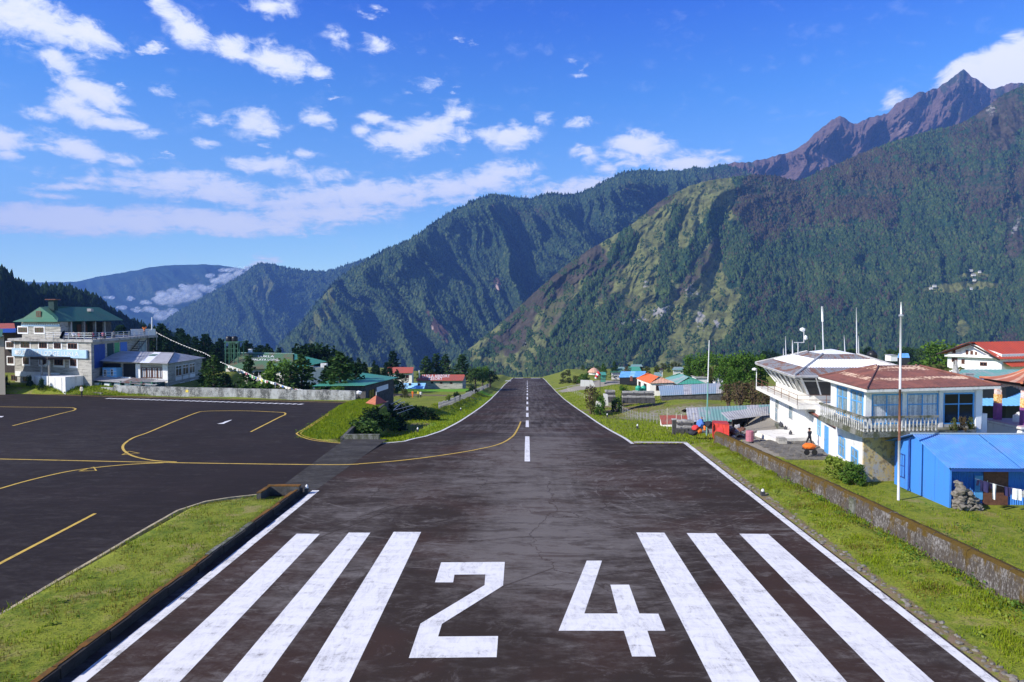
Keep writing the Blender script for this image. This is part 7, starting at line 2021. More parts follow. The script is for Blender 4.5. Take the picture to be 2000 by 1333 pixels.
def shed_roof(name, label, e0, e1, r1_, r0_, wall_m, roof_m, base, cat='shed', back=None, n=5):
    t = Thing(name, label, cat, ((e0.x + e1.x) / 2, (e0.y + e1.y) / 2, base))
    for k in range(n):
        mb = MB(); slope_cols(mb, e0.lerp(e1, k / n), e0.lerp(e1, (k + 1) / n), r0_.lerp(r1_, (k + 1) / n), r0_.lerp(r1_, k / n), 0, 1, .5, .02, .04, 8, True); t.part('roof_sheet', mb, M[roof_m if isinstance(roof_m, str) else roof_m[k % len(roof_m)]])
    c_ = (e0 + e1 + r0_ + r1_) / 4
    i = [p.lerp(c_, .05) for p in (e0, e1, r1_, r0_)]
    mb = MB(); mb.prism([p.xy for p in i], base - 1, [p.z - .10 for p in i]); t.part('wall', mb, M[wall_m])
    return t
shed_roof('long_shed', 'long low shed with a slate blue tin roof before the green roof', at(1290, 773, 128), at(1414, 768, 126), at(1416, 748, 135), at(1286, 754, 137), 'dark_stone', ('slate_tin', 'slate_tin', 'slate_tin', 'grey_tin'), zpx(782, 128), n=8)
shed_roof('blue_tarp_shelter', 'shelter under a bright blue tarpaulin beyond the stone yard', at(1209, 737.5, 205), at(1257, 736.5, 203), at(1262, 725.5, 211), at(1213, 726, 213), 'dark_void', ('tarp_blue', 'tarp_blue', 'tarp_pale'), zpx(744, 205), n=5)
def g4(name, label, ex0, ey, ex1, rx0, ry, rx1, Y, wall_m, roof_m, by, dpt=4, **k):
    return gable_house(name, label, at(ex0, ey, Y), at(ex1, ey, Y), at(rx0, ry, Y + dpt), at(rx1, ry, Y + dpt), wall_m, roof_m, zpx(by, Y), 2 * dpt, **k)
g4('teal_house', 'dark teal-roofed house standing behind the blue tarpaulin', 1222, 727, 1254, 1226, 716.5, 1250, 250, 'dark_wood', 'teal_tin', 738)
g4('pale_roof_house', 'house with a thin pale blue flat roof on the village skyline', 1231, 716.5, 1256, 1233, 712, 1254, 275, 'dark_void', 'sage_tin', 728)
g4('green_cottage', 'cottage with a green roof and white gable on the village skyline', 1192, 728, 1217, 1194, 720, 1216, 260, 'cream_wall', 'green_tin', 734)
g4('teal_hut', 'little teal hut next to the windsock', 1171, 733, 1185, 1172, 727, 1185, 230, 'teal_tin', 'teal_tin', 738)
g4('pale_hut', 'pale-gabled green hut above the orange roof', 1276, 735, 1294, 1278, 727.5, 1293, 215, 'cream_wall', 'sage_tin', 741)
g4('grey_cottage', 'grey roofed cottage among trees above the green hip roof', 1312, 723, 1338, 1316, 717, 1334, 260, 'cream_wall', 'sage_tin', 730)
g4('white_hut', 'small white hut on the skyline between the cottages', 1286, 723, 1296, 1287, 719, 1296, 270, 'white_wall', 'dark_wood', 729)
g4('mint_cottage', 'mint green roofed cottage far behind by the trees', 1206, 722, 1222, 1208, 717, 1221, 300, 'cream_wall', 'sage_tin', 727)
t = Thing('dome_hut', 'round hut with a tan conical roof at the left of the village', 'hut', at(1160, 733, 320)); a = at(1160, 728, 320)
mb = MB(); mb.lathe(a, [(2.4, -.9), (2.3, .2)], 12); t.part('wall', mb, M['cream_wall']); mb = MB(); mb.lathe(a, [(3.0, .1), (2.3, 1.0), (1.2, 1.9), (.2, 2.3)], 12); t.part('roof', mb, M['tile_pale'])
# white walls and buildings glimpsed between trees
for (x0_, x1_, y0_, y1_, Y, lab) in ((1360, 1384, 738, 750, 165, 'white garden wall behind the green hip roof'), (1403, 1416, 734, 746, 150, 'white gable wall beside the tall pole in the trees'), (1741, 1754, 694, 699, 255, 'white hut on the meadow beside the blue tarpaulin')):
    t = Thing('white_building', lab, 'building', at((x0_ + x1_) / 2, y1_, Y)); mb = MB(); a, b_ = fp(x0_, Y), fp(x1_, Y); mb.prism([a, b_, (b_[0], b_[1] + 4), (a[0], a[1] + 4)], zpx(y1_ + 6, Y), zpx(y0_, Y)); t.part('wall', mb, M['white_wall'])
    mb = MB(); mb.slab([(a[0] - .2, a[1] - .3, zpx(y0_, Y) + .1), (b_[0] + .2, b_[1] - .3, zpx(y0_, Y) + .1), (b_[0] + .2, b_[1] + 4.3, zpx(y0_, Y) + .25), (a[0] - .2, a[1] + 4.3, zpx(y0_, Y) + .25)], .1); t.part('roof', mb, M['grey_tin'])
shed_roof('blue_tarp_shelter', 'tiny bright blue shelter on the meadow below the wooded slope', at(1752, 699, 262), at(1777, 699, 260), at(1774, 690.5, 267), at(1755, 690.5, 268), 'dark_void', 'tarp_blue', zpx(705, 262), n=2)
# rust shed and the sage sheds by the tower
shed_roof('rust_shed', 'small shed with a rust red tin roof beside the bare field', at(1292, 829, 88), at(1345, 827, 86.5), at(1342, 811, 90), at(1288, 811.5, 91.5), 'cream_wall', 'rust_shed', -4, n=5)
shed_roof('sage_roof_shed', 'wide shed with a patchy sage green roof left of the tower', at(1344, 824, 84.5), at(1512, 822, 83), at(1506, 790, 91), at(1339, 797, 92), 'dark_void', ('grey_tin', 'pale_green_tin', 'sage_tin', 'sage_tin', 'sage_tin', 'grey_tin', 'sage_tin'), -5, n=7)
sl = Thing('lean_to', 'open lean-to with a pale lavender roof against the white tower', 'shelter', at(1460, 845, 78))
e0_, e1_, r1_, r0_ = at(1424, 820.5, 74.5), at(1502, 811, 81.5), at(1502, 793.5, 84), at(1408, 806, 79)
for k in range(5):
    mb = MB(); slope_cols(mb, e0_.lerp(e1_, k / 5), e0_.lerp(e1_, (k + 1) / 5), r0_.lerp(r1_, (k + 1) / 5), r0_.lerp(r1_, k / 5), 0, 1, .3, .02, .03, 8, True); sl.part('roof_sheet', mb, M['grey_tin'])
for px, py0, py1, Y in ((1430, 821, 848, 74.7), (1460, 818, 846, 77.5), (1490, 814, 842, 80.5)): mb = MB(); mb.tube([at(px, py0, Y), at(px, py1, Y)], .06, 5); sl.part('post', mb, M['dark_wood'])
mb = MB(); q = [at(1430, 850, 80), at(1500, 848, 86)]; mb.prism([q[0].xy, q[1].xy, (q[1].x, q[1].y + .3), (q[0].x, q[0].y + .3)], -3, -.25); sl.part('back_wall', mb, M['dark_void'])
# red stall
rs_ = Thing('red_stall', 'red tarpaulin stall at the end of the mossy wall', 'stall', at(1405, 846, 67))
c0, c1, c2, c3 = at(1394, 827, 66.5), at(1424, 829, 65.5), at(1420, 822.5, 70), at(1391, 821.5, 70.5)
b0 = -1.4
mb = MB(); mb.slab([c0, c1, c2, c3], .05); rs_.part('canopy', mb, M['tarp_red'])
for A_, B_ in ((c0, c1), (c3, c0), (c1, c2)):
    F = Face(A_.xy, B_.xy); mb = MB(); n = 7
    for k in range(n): F.box(mb, F.L * k / n, F.L * (k + 1) / n, b0, min(A_.z, B_.z) - .04, -.03 - .02 * (k % 2), .02 * (k % 2))
    rs_.part('curtain', mb, M['tarp_red'])
F = Face(c0.xy, c1.xy); mb = MB(); F.box(mb, F.L * .25, F.L * .62, b0 + .6, c0.z - .35, .03, .05); rs_.part('front_sheet', mb, M['cloth_red'])
# barrel, rubble heap, red shirt on a line, loads and people by the stall
a = at(1464, 862, 64.5); mb = MB(); mb.lathe(a, [(.34, 0), (.36, .05), (.36, .5), (.38, .53), (.36, .56), (.36, .95), (.30, 1.0)], 12); solo('barrel', mb, M['cloth_pink'], 'faded pink plastic barrel behind the mossy wall', 'barrel', tuple(a))
hp = Thing('scrap_heap', 'heap of grey and brown scrap behind the mossy wall by the lean-to', 'heap', at(1437, 850, 68)); rs = random.Random(3)
hm = [mesh_of('scrap', MB().blob((0, 0, 0), (.34, .26, .2), 90 + k, 1, .4), (0, 0, 0), False, [M[('rubble', 'cloth_grey', 'brown_wood', 'grey_tin')[k]]]) for k in range(4)]
for k in range(42):
    o = link('scrap', hm[k % 4], None, hp.o); o.location = (rs.gauss(0, .75), rs.gauss(0, .8), rs.uniform(-.2, .85) * (1 - .2 * abs(rs.gauss(0, .6)))); o.rotation_euler = (rs.uniform(-.5, .5), rs.uniform(-.5, .5), rs.uniform(0, 6))
wl2 = Thing('yard_line', 'thin clothes line under the lean-to by the tower', 'washing line', at(1440, 834, 73)); mb = MB(); mb.tube([at(1438, 834, 73), at(1466, 834.5, 75), at(1490, 829, 78)], .015, 4); wl2.part('line', mb, M['steel'])
a = at(1476, 833, 75.5); mb = MB(); mb.slab([a + Vector((-.38, 0, 0)), a + Vector((.38, 0, 0)), a + Vector((.30, .05, -.42)), a + Vector((-.30, .05, -.42))], .03); mb.slab([a + Vector((-.24, -.01, -.02)), a + Vector((.24, -.01, -.02)), a + Vector((.24, .03, -.62)), a + Vector((-.24, .03, -.62))], .03); solo('garment', mb, M['cloth_red'], 'red shirt hanging under the lean-to beside the tower', 'laundry', tuple(a))
a = at(1452, 830, 73.5); mb = MB(); mb.slab([a + Vector((-.1, 0, .3)), a + Vector((.12, 0, .4)), a + Vector((0, 0, -.5)), a + Vector((-.2, 0, -.5))], .03); solo('garment', mb, M['cloth_white'], 'white striped cloth hanging under the lean-to', 'laundry', tuple(a))
q = hit(1363, 850); person('person', 'person in red with a big load crouching by the stone gate', (q.x, q.y, q.z), R(60), 1.65, 'cloth_red', 'trousers_dark', 'sit')
q = hit(1371, 848); person('person', 'person in orange bending beside the blue bundle', (q.x + .3, q.y, q.z), R(-60), 1.65, 'robe_orange', 'jacket_dark', 'sit')
q = hit(1376, 846); person('person', 'bare-headed porter standing behind the blue bundle near the stall', (q.x, q.y + 1.2, q.z), R(100), 1.7, 'jacket_dark', 'trousers_dark', 'stand')
for (px, py, r_, mm, lab) in ((1368, 828, (.36, .34, .46), 'cloth_blue', 'blue wrapped bundle on the porters\' pile'), (1359, 836, (.42, .34, .30), 'cloth_red', 'red wrapped bundle left of the blue one'), (1354, 846, (.5, .4, .28), 'jacket_dark', 'dark bag on the grass left of the porters'), (1383, 829, (.42, .45, .34), 'jacket_dark', 'black bundle beside the red stall'), (1365, 842, (.35, .3, .28), 'robe_orange', 'orange bag at the porters\' feet')):
    a = at(px, py, 66.5); mb = MB(); mb.blob(tuple(a), r_, int(px), 2, .14); solo('bundle', mb, M[mm], lab, 'bundle', tuple(a))
# orange folded cover by the building door
oc = Thing('handcart', 'handcart under an orange cover in the paved yard', 'cart', at(1580, 884, 57.5))
a = at(1580, 876, 57.5); mb = MB(); mb.blob((a.x, a.y, a.z + .18), (.55, .5, .3), 7, 2, .1); oc.part('cover', mb, M['tarp_orange'])
mb = MB(); mb.box((a.x, a.y, a.z - .06), (.9, .7, .1)); oc.part('bed', mb, M['dark_wood'])
for sx in (-.32, .32): mb = MB(); mb.tube([(a.x + sx, a.y - .38, a.z - .28), (a.x + sx, a.y - .32, a.z - .28)], .24, 12); oc.part('wheel', mb, M['black_plastic'])
mb = MB(); mb.tube([(a.x + .3, a.y, a.z - .05), (a.x + .95, a.y, a.z + .1)], .03, 5); oc.part('handle', mb, M['dark_metal'])
# flagstones of the yard
rs = random.Random(11)
for i in range(12):
    for j in range(14):
        x = 21.6 + i * .62 + (j % 2) * .3 + rs.uniform(-.06, .06); y = 56.6 + j * .66 + rs.uniform(-.06, .06)
        if x > np.interp(y, [48.7, 66.2], [23.9, 27.4]) - .3: continue
        w_, d_ = .58 * rs.uniform(.75, 1.02), .62 * rs.uniform(.75, 1.02)
        mb = MB(); z = ground_at(x, y); zz_ = max(z, -.53) + rs.uniform(0, .03)
        mb.prism([(x - w_ / 2, y - d_ / 2), (x + w_ / 2 + rs.uniform(-.06, .06), y - d_ / 2), (x + w_ / 2, y + d_ / 2), (x - w_ / 2, y + d_ / 2 + rs.uniform(-.05, .05))], zz_ - .25, zz_ + .05)
        link('flagstone', mesh_of('flagstone', mb, (0, 0, 0), False, [M['flagstone']]), None, ground)
# stone enclosures in the village
def courses(name, label, x0_, x1_, ytop, ybot, Y, n=4, cat='wall'):
    t = Thing(name, label, cat, at((x0_ + x1_) / 2, ybot, Y)); rs = random.Random(int(x0_))
    zt_, zb_ = zpx(ytop, Y), zpx(ybot, Y)
    for k in range(n):
        z0 = zb_ + (zt_ - zb_) * k / n; z1 = zb_ + (zt_ - zb_) * (k + .9) / n
        sh_ = k * .55
        a, b_ = fp(x0_ + rs.uniform(-1, 3) + k * 1.5, Y + sh_), fp(x1_ - rs.uniform(0, 3) - k, Y + sh_)
        m_ = max(5, int((b_[0] - a[0]) / .8))
        for i in range(m_):
            mb = MB(); xx = a[0] + (b_[0] - a[0]) * i / m_; x2 = a[0] + (b_[0] - a[0]) * (i + .96) / m_
            d_ = rs.uniform(-.08, .08); mb.prism([(xx, a[1] + d_), (x2, a[1] + d_), (x2, a[1] + 1.2), (xx, a[1] + 1.2)], z0 - (.6 if k == 0 else 0), z1 + rs.uniform(-.05, .05)); t.part('stone_block', mb, M['dark_stone' if k % 2 == 0 else 'stone_wall'])
    return t
courses('stone_terrace', 'stepped dark stone terrace below the green tanks', 1214, 1283, 766, 781, 120)
courses('stone_enclosure', 'ruined stone enclosure left of the bush by the terrace', 1179, 1206, 764, 780, 126)
courses('stone_pen_wall', 'dark rubble wall beside the rust shed and stall', 1322, 1362, 825, 841, 76, 4)
a = at(1316.5, 848, 74); mb = MB(); mb.box((a.x, a.y, a.z + .75), (.42, .42, 1.6)); t = Thing('gate_post', 'stone gate post at the left end of the rubble wall', 'post', tuple(a)); t.part('shaft', mb, M['dark_stone']); mb = MB(); mb.box((a.x, a.y, a.z + 1.6), (.5, .5, .12)); t.part('cap', mb, M['concrete'])
for (px, py, w_, h_, Y, lab) in ((1183, 788, .9, 1.7, 118, 'white broken pillar standing at the edge of the bare field'), (1170, 789.5, 1.1, .5, 116, 'white low block in the grass near the pillar'), (1148, 751.5, 3.2, 1.0, 150, 'white slab wall at the end of the gravel path')):
    a = at(px, py, Y); mb = MB(); mb.hexa([(a.x - w_ / 2, a.y - .3, a.z - .4), (a.x + w_ / 2, a.y - .3, a.z - .4), (a.x + w_ / 2, a.y + .3, a.z - .4), (a.x - w_ / 2, a.y + .3, a.z - .4), (a.x - w_ * .5, a.y - .25, a.z + h_), (a.x + w_ * .32, a.y - .25, a.z + h_ * .92), (a.x + w_ * .3, a.y + .25, a.z + h_ * .92), (a.x - w_ * .45, a.y + .25, a.z + h_)])
    solo('white_block', mb, M['cream_wall'], lab, 'block', tuple(a))
for px, Y, lab in ((1246.5, 128, 'left of two green water tanks on the stone terrace'), (1257, 129, 'right of two green water tanks on the stone terrace')):
    a = at(px, 768, Y); mb = MB(); mb.lathe(a, [(.50, 0), (.55, .05), (.53, .4), (.56, .45), (.53, .8), (.56, .85), (.52, 1.15), (.22, 1.35), (.2, 1.42)], 14); solo('water_tank', mb, M['tank_green'], lab, 'water tank', tuple(a), smooth=True)
a = at(1703, 706, 104); mb = MB(); mb.lathe(a, [(.72, 0), (.76, .1), (.73, .35), (.77, .45), (.73, .8), (.77, .9), (.72, 1.25), (.36, 1.5), (.32, 1.6)], 16); solo('black_tank', mb, M['black_plastic'], 'ribbed black water tank behind the rust roof', 'water tank', tuple(a), smooth=True)
# windsock
ws = Thing('windsock', 'red and white windsock on a dark pole over the stone yard', 'windsock', at(1172, 766, 140))
mb = MB(); mb.tube([at(1172, 768, 140), at(1172, 739, 140)], .06, 6); mb.tube([at(1166, 740.5, 140), at(1184, 741, 140)], .07, 5); ws.part('pole', mb, M['dark_metal'])
sp_ = [at(1171, 728.5, 140), at(1168.5, 731, 140), at(1166.5, 734, 140), at(1164.5, 737.5, 140), at(1163.5, 740, 140)]
for k in range(4): mb = MB(); mb.tube([sp_[k], sp_[k + 1]], [.50 - .07 * k, .44 - .07 * k], 8); ws.part('sock_band', mb, M['cloth_red' if k % 2 == 0 else 'cloth_white'])
a = at(1233, 744, 160); t = Thing('loudspeaker_post', 'dark pole lying with a red box beside the orange roof', 'post', a); mb = MB(); mb.box((a.x, a.y, a.z + .5), (.5, .5, 1.1)); t.part('box', mb, M['rust_shed']); mb = MB(); mb.tube([a, at(1244, 743, 160)], .12, 5); t.part('pole', mb, M['dark_metal'])
a = at(1334, 806, 90); t = Thing('black_flag', 'black cloth fluttering on a stick at the corner of the sage shed', 'flag', a); mb = MB(); mb.tube([a, at(1340, 796, 90)], .03, 5); t.part('staff', mb, M['dark_wood']); mb = MB(); mb.slab([at(1330, 803, 90), at(1336, 799.5, 90), at(1341, 800, 90), at(1340, 806, 90), at(1335, 808, 90)][:4], .03); t.part('cloth', mb, M['black_plastic'])
# fence posts along the right bank, each post a thing of the same row
fr_ = Thing('wire_fence', 'row of thin pale posts with wire along the bare field', 'fence', hit(1200, 800))
ptsf = [hit(1186, 792), hit(1200, 800), hit(1222, 811), hit(1245, 820), hit(1290, 829)]
prev = None
for i in range(len(ptsf) - 1):
    for k in range(7):
        p = ptsf[i].lerp(ptsf[i + 1], k / 7); z = ground_at(p.x, p.y)
        mb = MB(); mb.tube([(p.x, p.y, z - .2), (p.x + .03, p.y, z + 1.25)], .035, 5); fr_.part('post', mb, M['grey_wood'])
        if prev is not None:
            for h_ in (.5, 1.05): mb = MB(); mb.tube([(prev[0], prev[1], prev[2] + h_), (p.x, p.y, z + h_)], .012, 3); fr_.part('wire', mb, M['steel'])
        prev = (p.x, p.y, z)
f2 = Thing('wire_fence', 'thin post-and-wire fence crossing the grass by the gravel path', 'fence', hit(1130, 775))
prev = None
for k in range(16):
    p = hit(1108, 762).lerp(hit(1168, 788), k / 15); z = ground_at(p.x, p.y); mb = MB(); mb.tube([(p.x, p.y, z - .2), (p.x, p.y, z + 1.1)], .04, 5); f2.part('post', mb, M['cloth_cream'])
    if prev is not None: mb = MB(); mb.tube([(prev[0], prev[1], prev[2] + .9), (p.x, p.y, z + .9)], .014, 3); f2.part('wire', mb, M['steel'])
    prev = (p.x, p.y, z)
for px, y0_, y1_, Y, lab in ((1303, 830, 797, 84, 'thin white stake left of the tall pole'), (1321, 832, 808, 80, 'thin white stake nearest the stone gate'), (1331, 830, 809, 82, 'thin white stake beside the black cloth'), (1354, 826, 806, 84, 'thin stake before the sage roof')):
    a, b_ = at(px, y0_, Y), at(px, y1_, Y); mb = MB(); mb.tube([a + Vector((0, 0, -.6)), b_], .03, 5); solo('stake', mb, M['cloth_cream'], lab, 'stake', tuple(a))
# helicopter
hc_ = Thing('helicopter', 'small dark helicopter flying low beyond the runway end', 'helicopter', at(1027, 675, 560))
a = at(1026.5, 673, 560)
mb = MB(); mb.blob(tuple(a), (1.0, 2.4, 1.05), 3, 2, .03); hc_.part('body', mb, M['dark_metal'], smooth=True)
mb = MB(); mb.blob((a.x - .1, a.y - 1.4, a.z + .1), (.8, 1.2, .7), 4, 2, .02); hc_.part('cockpit', mb, M['dark_glass'], smooth=True)
mb = MB(); mb.tube([(a.x, a.y + 1.5, a.z + .4), (a.x - .2, a.y + 7, a.z + .8)], [.45, .15], 8); hc_.part('tail_boom', mb, M['white_paint_new'])
mb = MB(); mb.slab([(a.x - .25, a.y + 6.6, a.z + .6), (a.x - .25, a.y + 7.4, a.z + .6), (a.x - .3, a.y + 7.6, a.z + 2.0), (a.x - .3, a.y + 7.1, a.z + 2.0)], .1); hc_.part('tail_fin', mb, M['cloth_red'])
mb = MB(); mb.tube([(a.x, a.y, a.z + .9), (a.x, a.y, a.z + 1.8)], .15, 6); hc_.part('rotor_mast', mb, M['steel'])
for ang in (10, 130, 250): mb = MB(); u_ = Vector((math.cos(R(ang)), math.sin(R(ang)), .02)); v_ = Vector((-u_.y, u_.x, 0)) * .16; c_ = Vector((a.x, a.y, a.z + 1.8)); mb.slab([c_ + v_, c_ - v_, c_ - v_ + u_ * 5.2, c_ + v_ + u_ * 5.2], .05); hc_.part('rotor_blade', mb, M['cloth_grey'])
for sx in (-.9, .9):
    mb = MB(); mb.tube([(a.x + sx, a.y - 1.9, a.z - 1.5), (a.x + sx, a.y + 1.7, a.z - 1.5)], .07, 5)
    for dy_ in (-.9, .9): mb.tube([(a.x + sx, a.y + dy_, a.z - 1.5), (a.x + sx * .6, a.y + dy_, a.z - .7)], .06, 5)
    hc_.part('skid', mb, M['white_paint_new'])
# hamlet on the terraces of the mountain
for (px, py, w_, lab) in ((1893, 533, 9, 'white farmhouse topmost on the mountain terraces'), (1909, 536, 6, 'tiny white hut right of the topmost farmhouse'), (1897, 541, 11, 'long white farmhouse below the topmost one'), (1899, 552, 7, 'white hut in the middle of the terraces'), (1822, 563, 9, 'white farmhouse at the left end of the terraces'), (1815, 568, 7, 'pale hut just below the left farmhouse'), (1893, 569, 6, 'small grey hut lowest on the terraces')):
    i = np.argmin((X4 - px) ** 2 + (Y4 - py) ** 2); p = P4.reshape(-1, 3)[i]; s_ = p[1] / FOC
    t = Thing('farmhouse', lab, 'farmhouse', tuple(p), 'farmhouses on the mountain terraces'); w2 = w_ * s_ * .33
    mb = MB(); mb.box((p[0], p[1] - 8, p[2] + 4), (w2 * 2, 6, 4)); t.part('wall', mb, M['cream_wall'])
    mb = MB(); zr2 = p[2] + 6.5; x_, y_ = p[0], p[1] - 8; mb.add([(x_ - w2 - .5, y_ - 3.6, zr2), (x_ + w2 + .5, y_ - 3.6, zr2), (x_ + w2 + .5, y_ + 3.6, zr2), (x_ - w2 - .5, y_ + 3.6, zr2), (x_ - w2 - .5, y_, zr2 + 2.4), (x_ + w2 + .5, y_, zr2 + 2.4)], [(0, 1, 5, 4), (2, 3, 4, 5), (1, 2, 5), (3, 0, 4)]); t.part('roof', mb, M['grey_tin'])
# low house beside the viewpoint, out of the frame; its shadow reaches the lower left corner
vh = Thing('viewpoint_house', 'plain rendered house standing left of the viewpoint', 'house', (-20, 14, 0))
mb = MB(); mb.prism([(-27, 9), (-16.6, 9), (-16.6, 16.9), (-27, 16.9)], -.3, 3.3); vh.part('wall', mb, M['cream_wall'])
mb = MB(); mb.slab([(-27.4, 8.6, 3.5), (-16.3, 8.6, 3.5), (-16.3, 17.1, 3.5), (-27.4, 17.1, 3.5)], .2); vh.part('roof', mb, M['concrete'])
# ============================================================ TREES, SHRUBS AND GRASS
def leaf_mesh(name, pos, size, rs, m, flatten=.6, elong=1.5, up=.35):
    n = len(pos); pos = np.asarray(pos)
    d = rs.randn(n, 3); d[:, 2] *= flatten; d /= np.linalg.norm(d, axis=1)[:, None]
    e = rs.randn(n, 3); e -= d * (e * d).sum(1)[:, None]; e /= np.linalg.norm(e, axis=1)[:, None]
    s = size * (.6 + .8 * rs.rand(n, 1))
    nrm = np.cross(d, e)
    c = [pos - d * s * elong * .5, pos + e * s * .5 + nrm * s * .12, pos + d * s * elong * .5, pos - e * s * .5 + nrm * s * .12]
    co = np.stack(c, 1).reshape(-1, 3)
    return np_mesh(name, co, np.arange(4 * n).reshape(-1, 4), [m], False)
def make_tree(kind, seed, leaf):
    """unit tree 10 m tall at the origin, returned as (trunk mesh, crown mesh)"""
    rs = np.random.RandomState(seed); rnd = random.Random(seed); tr_ = MB(); P = []
    if kind == 'pine':
        tr_.tube([(0, 0, -.6), (.05, 0, 3), (-.06, .05, 6.5), (0, 0, 9.6)], [.30, .22, .13, .03], 7)
        z = 1.3
        while z < 9.8:
            f = 1 - (z - 1.0) / 9.0
            r0 = (.35 + 2.5 * f ** .85) * (.8 + .4 * rnd.random())
            nb_ = rnd.randint(5, 7)
            a0 = rnd.random() * 6.28
            for k in range(nb_):
                if rnd.random() < .10: continue
                a = a0 + 6.28 * k / nb_ + rnd.uniform(-.25, .25); r = r0 * rnd.uniform(.65, 1.15)
                tip = Vector((math.cos(a) * r, math.sin(a) * r, z + r * rnd.uniform(-.12, .28)))
                if r > 1.0: tr_.tube([(0, 0, z), tip * .9 + Vector((0, 0, z * .1))], [.06, .015], 4, False)
                m_ = max(5, int(r * 11))
                for q_ in range(m_):
                    t = rnd.uniform(.18, 1.02) ** .75
                    w = .34 * r * (1 - .45 * t)
                    P.append((tip.x * t + rnd.gauss(0, w * .45), tip.y * t + rnd.gauss(0, w * .45), z + (tip.z - z) * t + rnd.gauss(0, .13)))
            z += .42 + .26 * f
        cm = leaf_mesh('crown', P, .34, rs, M[leaf], .45, 1.7)
    elif kind == 'broad':
        tr_.tube([(0, 0, -.5), (.1, .05, 1.6), (0, .1, 3.4)], [.38, .28, .2], 7)
        cl = []
        for k in range(24):
            a = rnd.random() * 6.28; zc = rnd.uniform(2.4, 9.0); rr_ = 2.9 * math.sqrt(max(.05, 1 - ((zc - 5.4) / 4.4) ** 2)) * rnd.uniform(.45, 1.0)
            c_ = Vector((math.cos(a) * rr_, math.sin(a) * rr_, zc)); cl.append(c_)
            tr_.tube([(0, .1, min(3.2, zc * .6)), c_], [.11, .03], 4, False)
        for c_ in cl:
            R_ = rnd.uniform(.8, 1.5)
            for q_ in range(75):
                v = np.array([rnd.gauss(0, 1), rnd.gauss(0, 1), rnd.gauss(0, .75)]); v = v / np.linalg.norm(v) * R_ * rnd.uniform(.55, 1.05)
                P.append((c_.x + v[0], c_.y + v[1], c_.z + v[2]))
        cm = leaf_mesh('crown', P, .36, rs, M[leaf], .8, 1.4)
    elif kind == 'bush':
        for k in range(7):
            a = rnd.random() * 6.28; tr_.tube([(0, 0, -.6), (math.cos(a) * 1.5, math.sin(a) * 1.5, 3), (math.cos(a) * 3, math.sin(a) * 3, rnd.uniform(5, 8))], [.16, .1, .03], 4, False)
        for k in range(20):
            a = rnd.random() * 6.28; zc = rnd.uniform(1.0, 7.8); rr_ = 4.4 * math.sqrt(max(.1, 1 - (zc / 9.5) ** 2)) * rnd.uniform(.3, 1)
            R_ = rnd.uniform(1.1, 2.1)
            for q_ in range(52):
                v = np.array([rnd.gauss(0, 1), rnd.gauss(0, 1), rnd.gauss(0, .8)]); v = v / np.linalg.norm(v) * R_ * rnd.uniform(.5, 1.1)
                P.append((math.cos(a) * rr_ + v[0], math.sin(a) * rr_ + v[1], max(.1, zc + v[2])))
        cm = leaf_mesh('crown', P, .62, rs, M[leaf], .8, 1.5)
    else:   # bare, twiggy shrub
        for k in range(34):
            a = rnd.random() * 6.28; r = rnd.uniform(.3, 3.2); h = rnd.uniform(6, 10)
            tr_.tube([(rnd.gauss(0, .4), rnd.gauss(0, .4), -.4), (math.cos(a) * r * .6, math.sin(a) * r * .6, h * .55), (math.cos(a) * r, math.sin(a) * r, h)], [.11, .07, .02], 4, False)
        for k in range(420):
            a = rnd.random() * 6.28; r = 3.4 * math.sqrt(rnd.random()); P.append((math.cos(a) * r, math.sin(a) * r, rnd.uniform(2.5, 10) * (1 - .04 * r)))
        cm = leaf_mesh('crown', P, .5, rs, M[leaf], .6, 1.8)
    return mesh_of('trunk', tr_, (0, 0, 0), True, [M['twig' if kind == 'twig' else 'bark']]), cm
PROTO = {}
def proto(kind, leaf, v):
    k = (kind, leaf, v)
    if k not in PROTO: PROTO[k] = make_tree(kind, 100 + 17 * v + len(kind) * 7 + len(leaf), leaf)
    return PROTO[k]
NAMES = {'pine': ('pine_tree', 'tree'), 'broad': ('leafy_tree', 'tree'), 'bush': ('bush', 'bush'), 'twig': ('bare_shrub', 'shrub')}
trng = random.Random(77)
def tree(kind, leaf, px, py_top, Y, label, group=None, width=1.0, base=None, minh=1.0):
    x = at(px, 700, Y).x; zb = ground_at(x, Y) if base is None else base
    top = zpx(py_top, Y); h = max(minh, top - zb)
    tm, cm = proto(kind, leaf, trng.randrange(3))
    nm, cat = NAMES[kind]
    o = bpy.data.objects.new(nm, None); COL.objects.link(o); o.location = (x, Y, zb - .1)
    s = h / 10; o.scale = (s * width, s * width, s); o.rotation_euler = (0, 0, trng.uniform(0, 6.28)); tag(o, label, cat, group)
    for n_, me_ in (('trunk', tm), ('crown', cm)):
        c = bpy.data.objects.new(n_, me_); COL.objects.link(c); c.parent = o
    return o
# --- left, behind the long wall
tree('pine', 'leaf_pine', 418, 692, 104, 'dark pine right of the grey tin roof corner', width=1.25)
tree('pine', 'leaf_pine', 398, 706, 108, 'half hidden pine close behind the grey roofed house', width=1.2)
tree('pine', 'leaf_dark', 440, 728, 103, 'short dark pine behind the wall below the green roof corner', width=1.6)
tree('pine', 'leaf_pine', 486, 692, 112, 'slender pine in front of the lettered green roof', width=1.0)
tree('bush', 'leaf_pine', 482, 733, 101.5, 'rounded dark shrub behind the wall under the prayer flags', width=1.2)
tree('bush', 'leaf_green', 512, 738, 102, 'green shrub behind the wall by the flag pole', width=1.2)
tree('broad', 'leaf_green', 545, 700, 112, 'bright green leafy tree in front of the green roof', width=.95)
tree('pine', 'leaf_pine', 527, 704, 118, 'narrow pine left of the bright green tree', width=.9)
tree('pine', 'leaf_pine', 590, 690, 106, 'tall bushy pine in the middle of the row behind the wall', width=1.35)
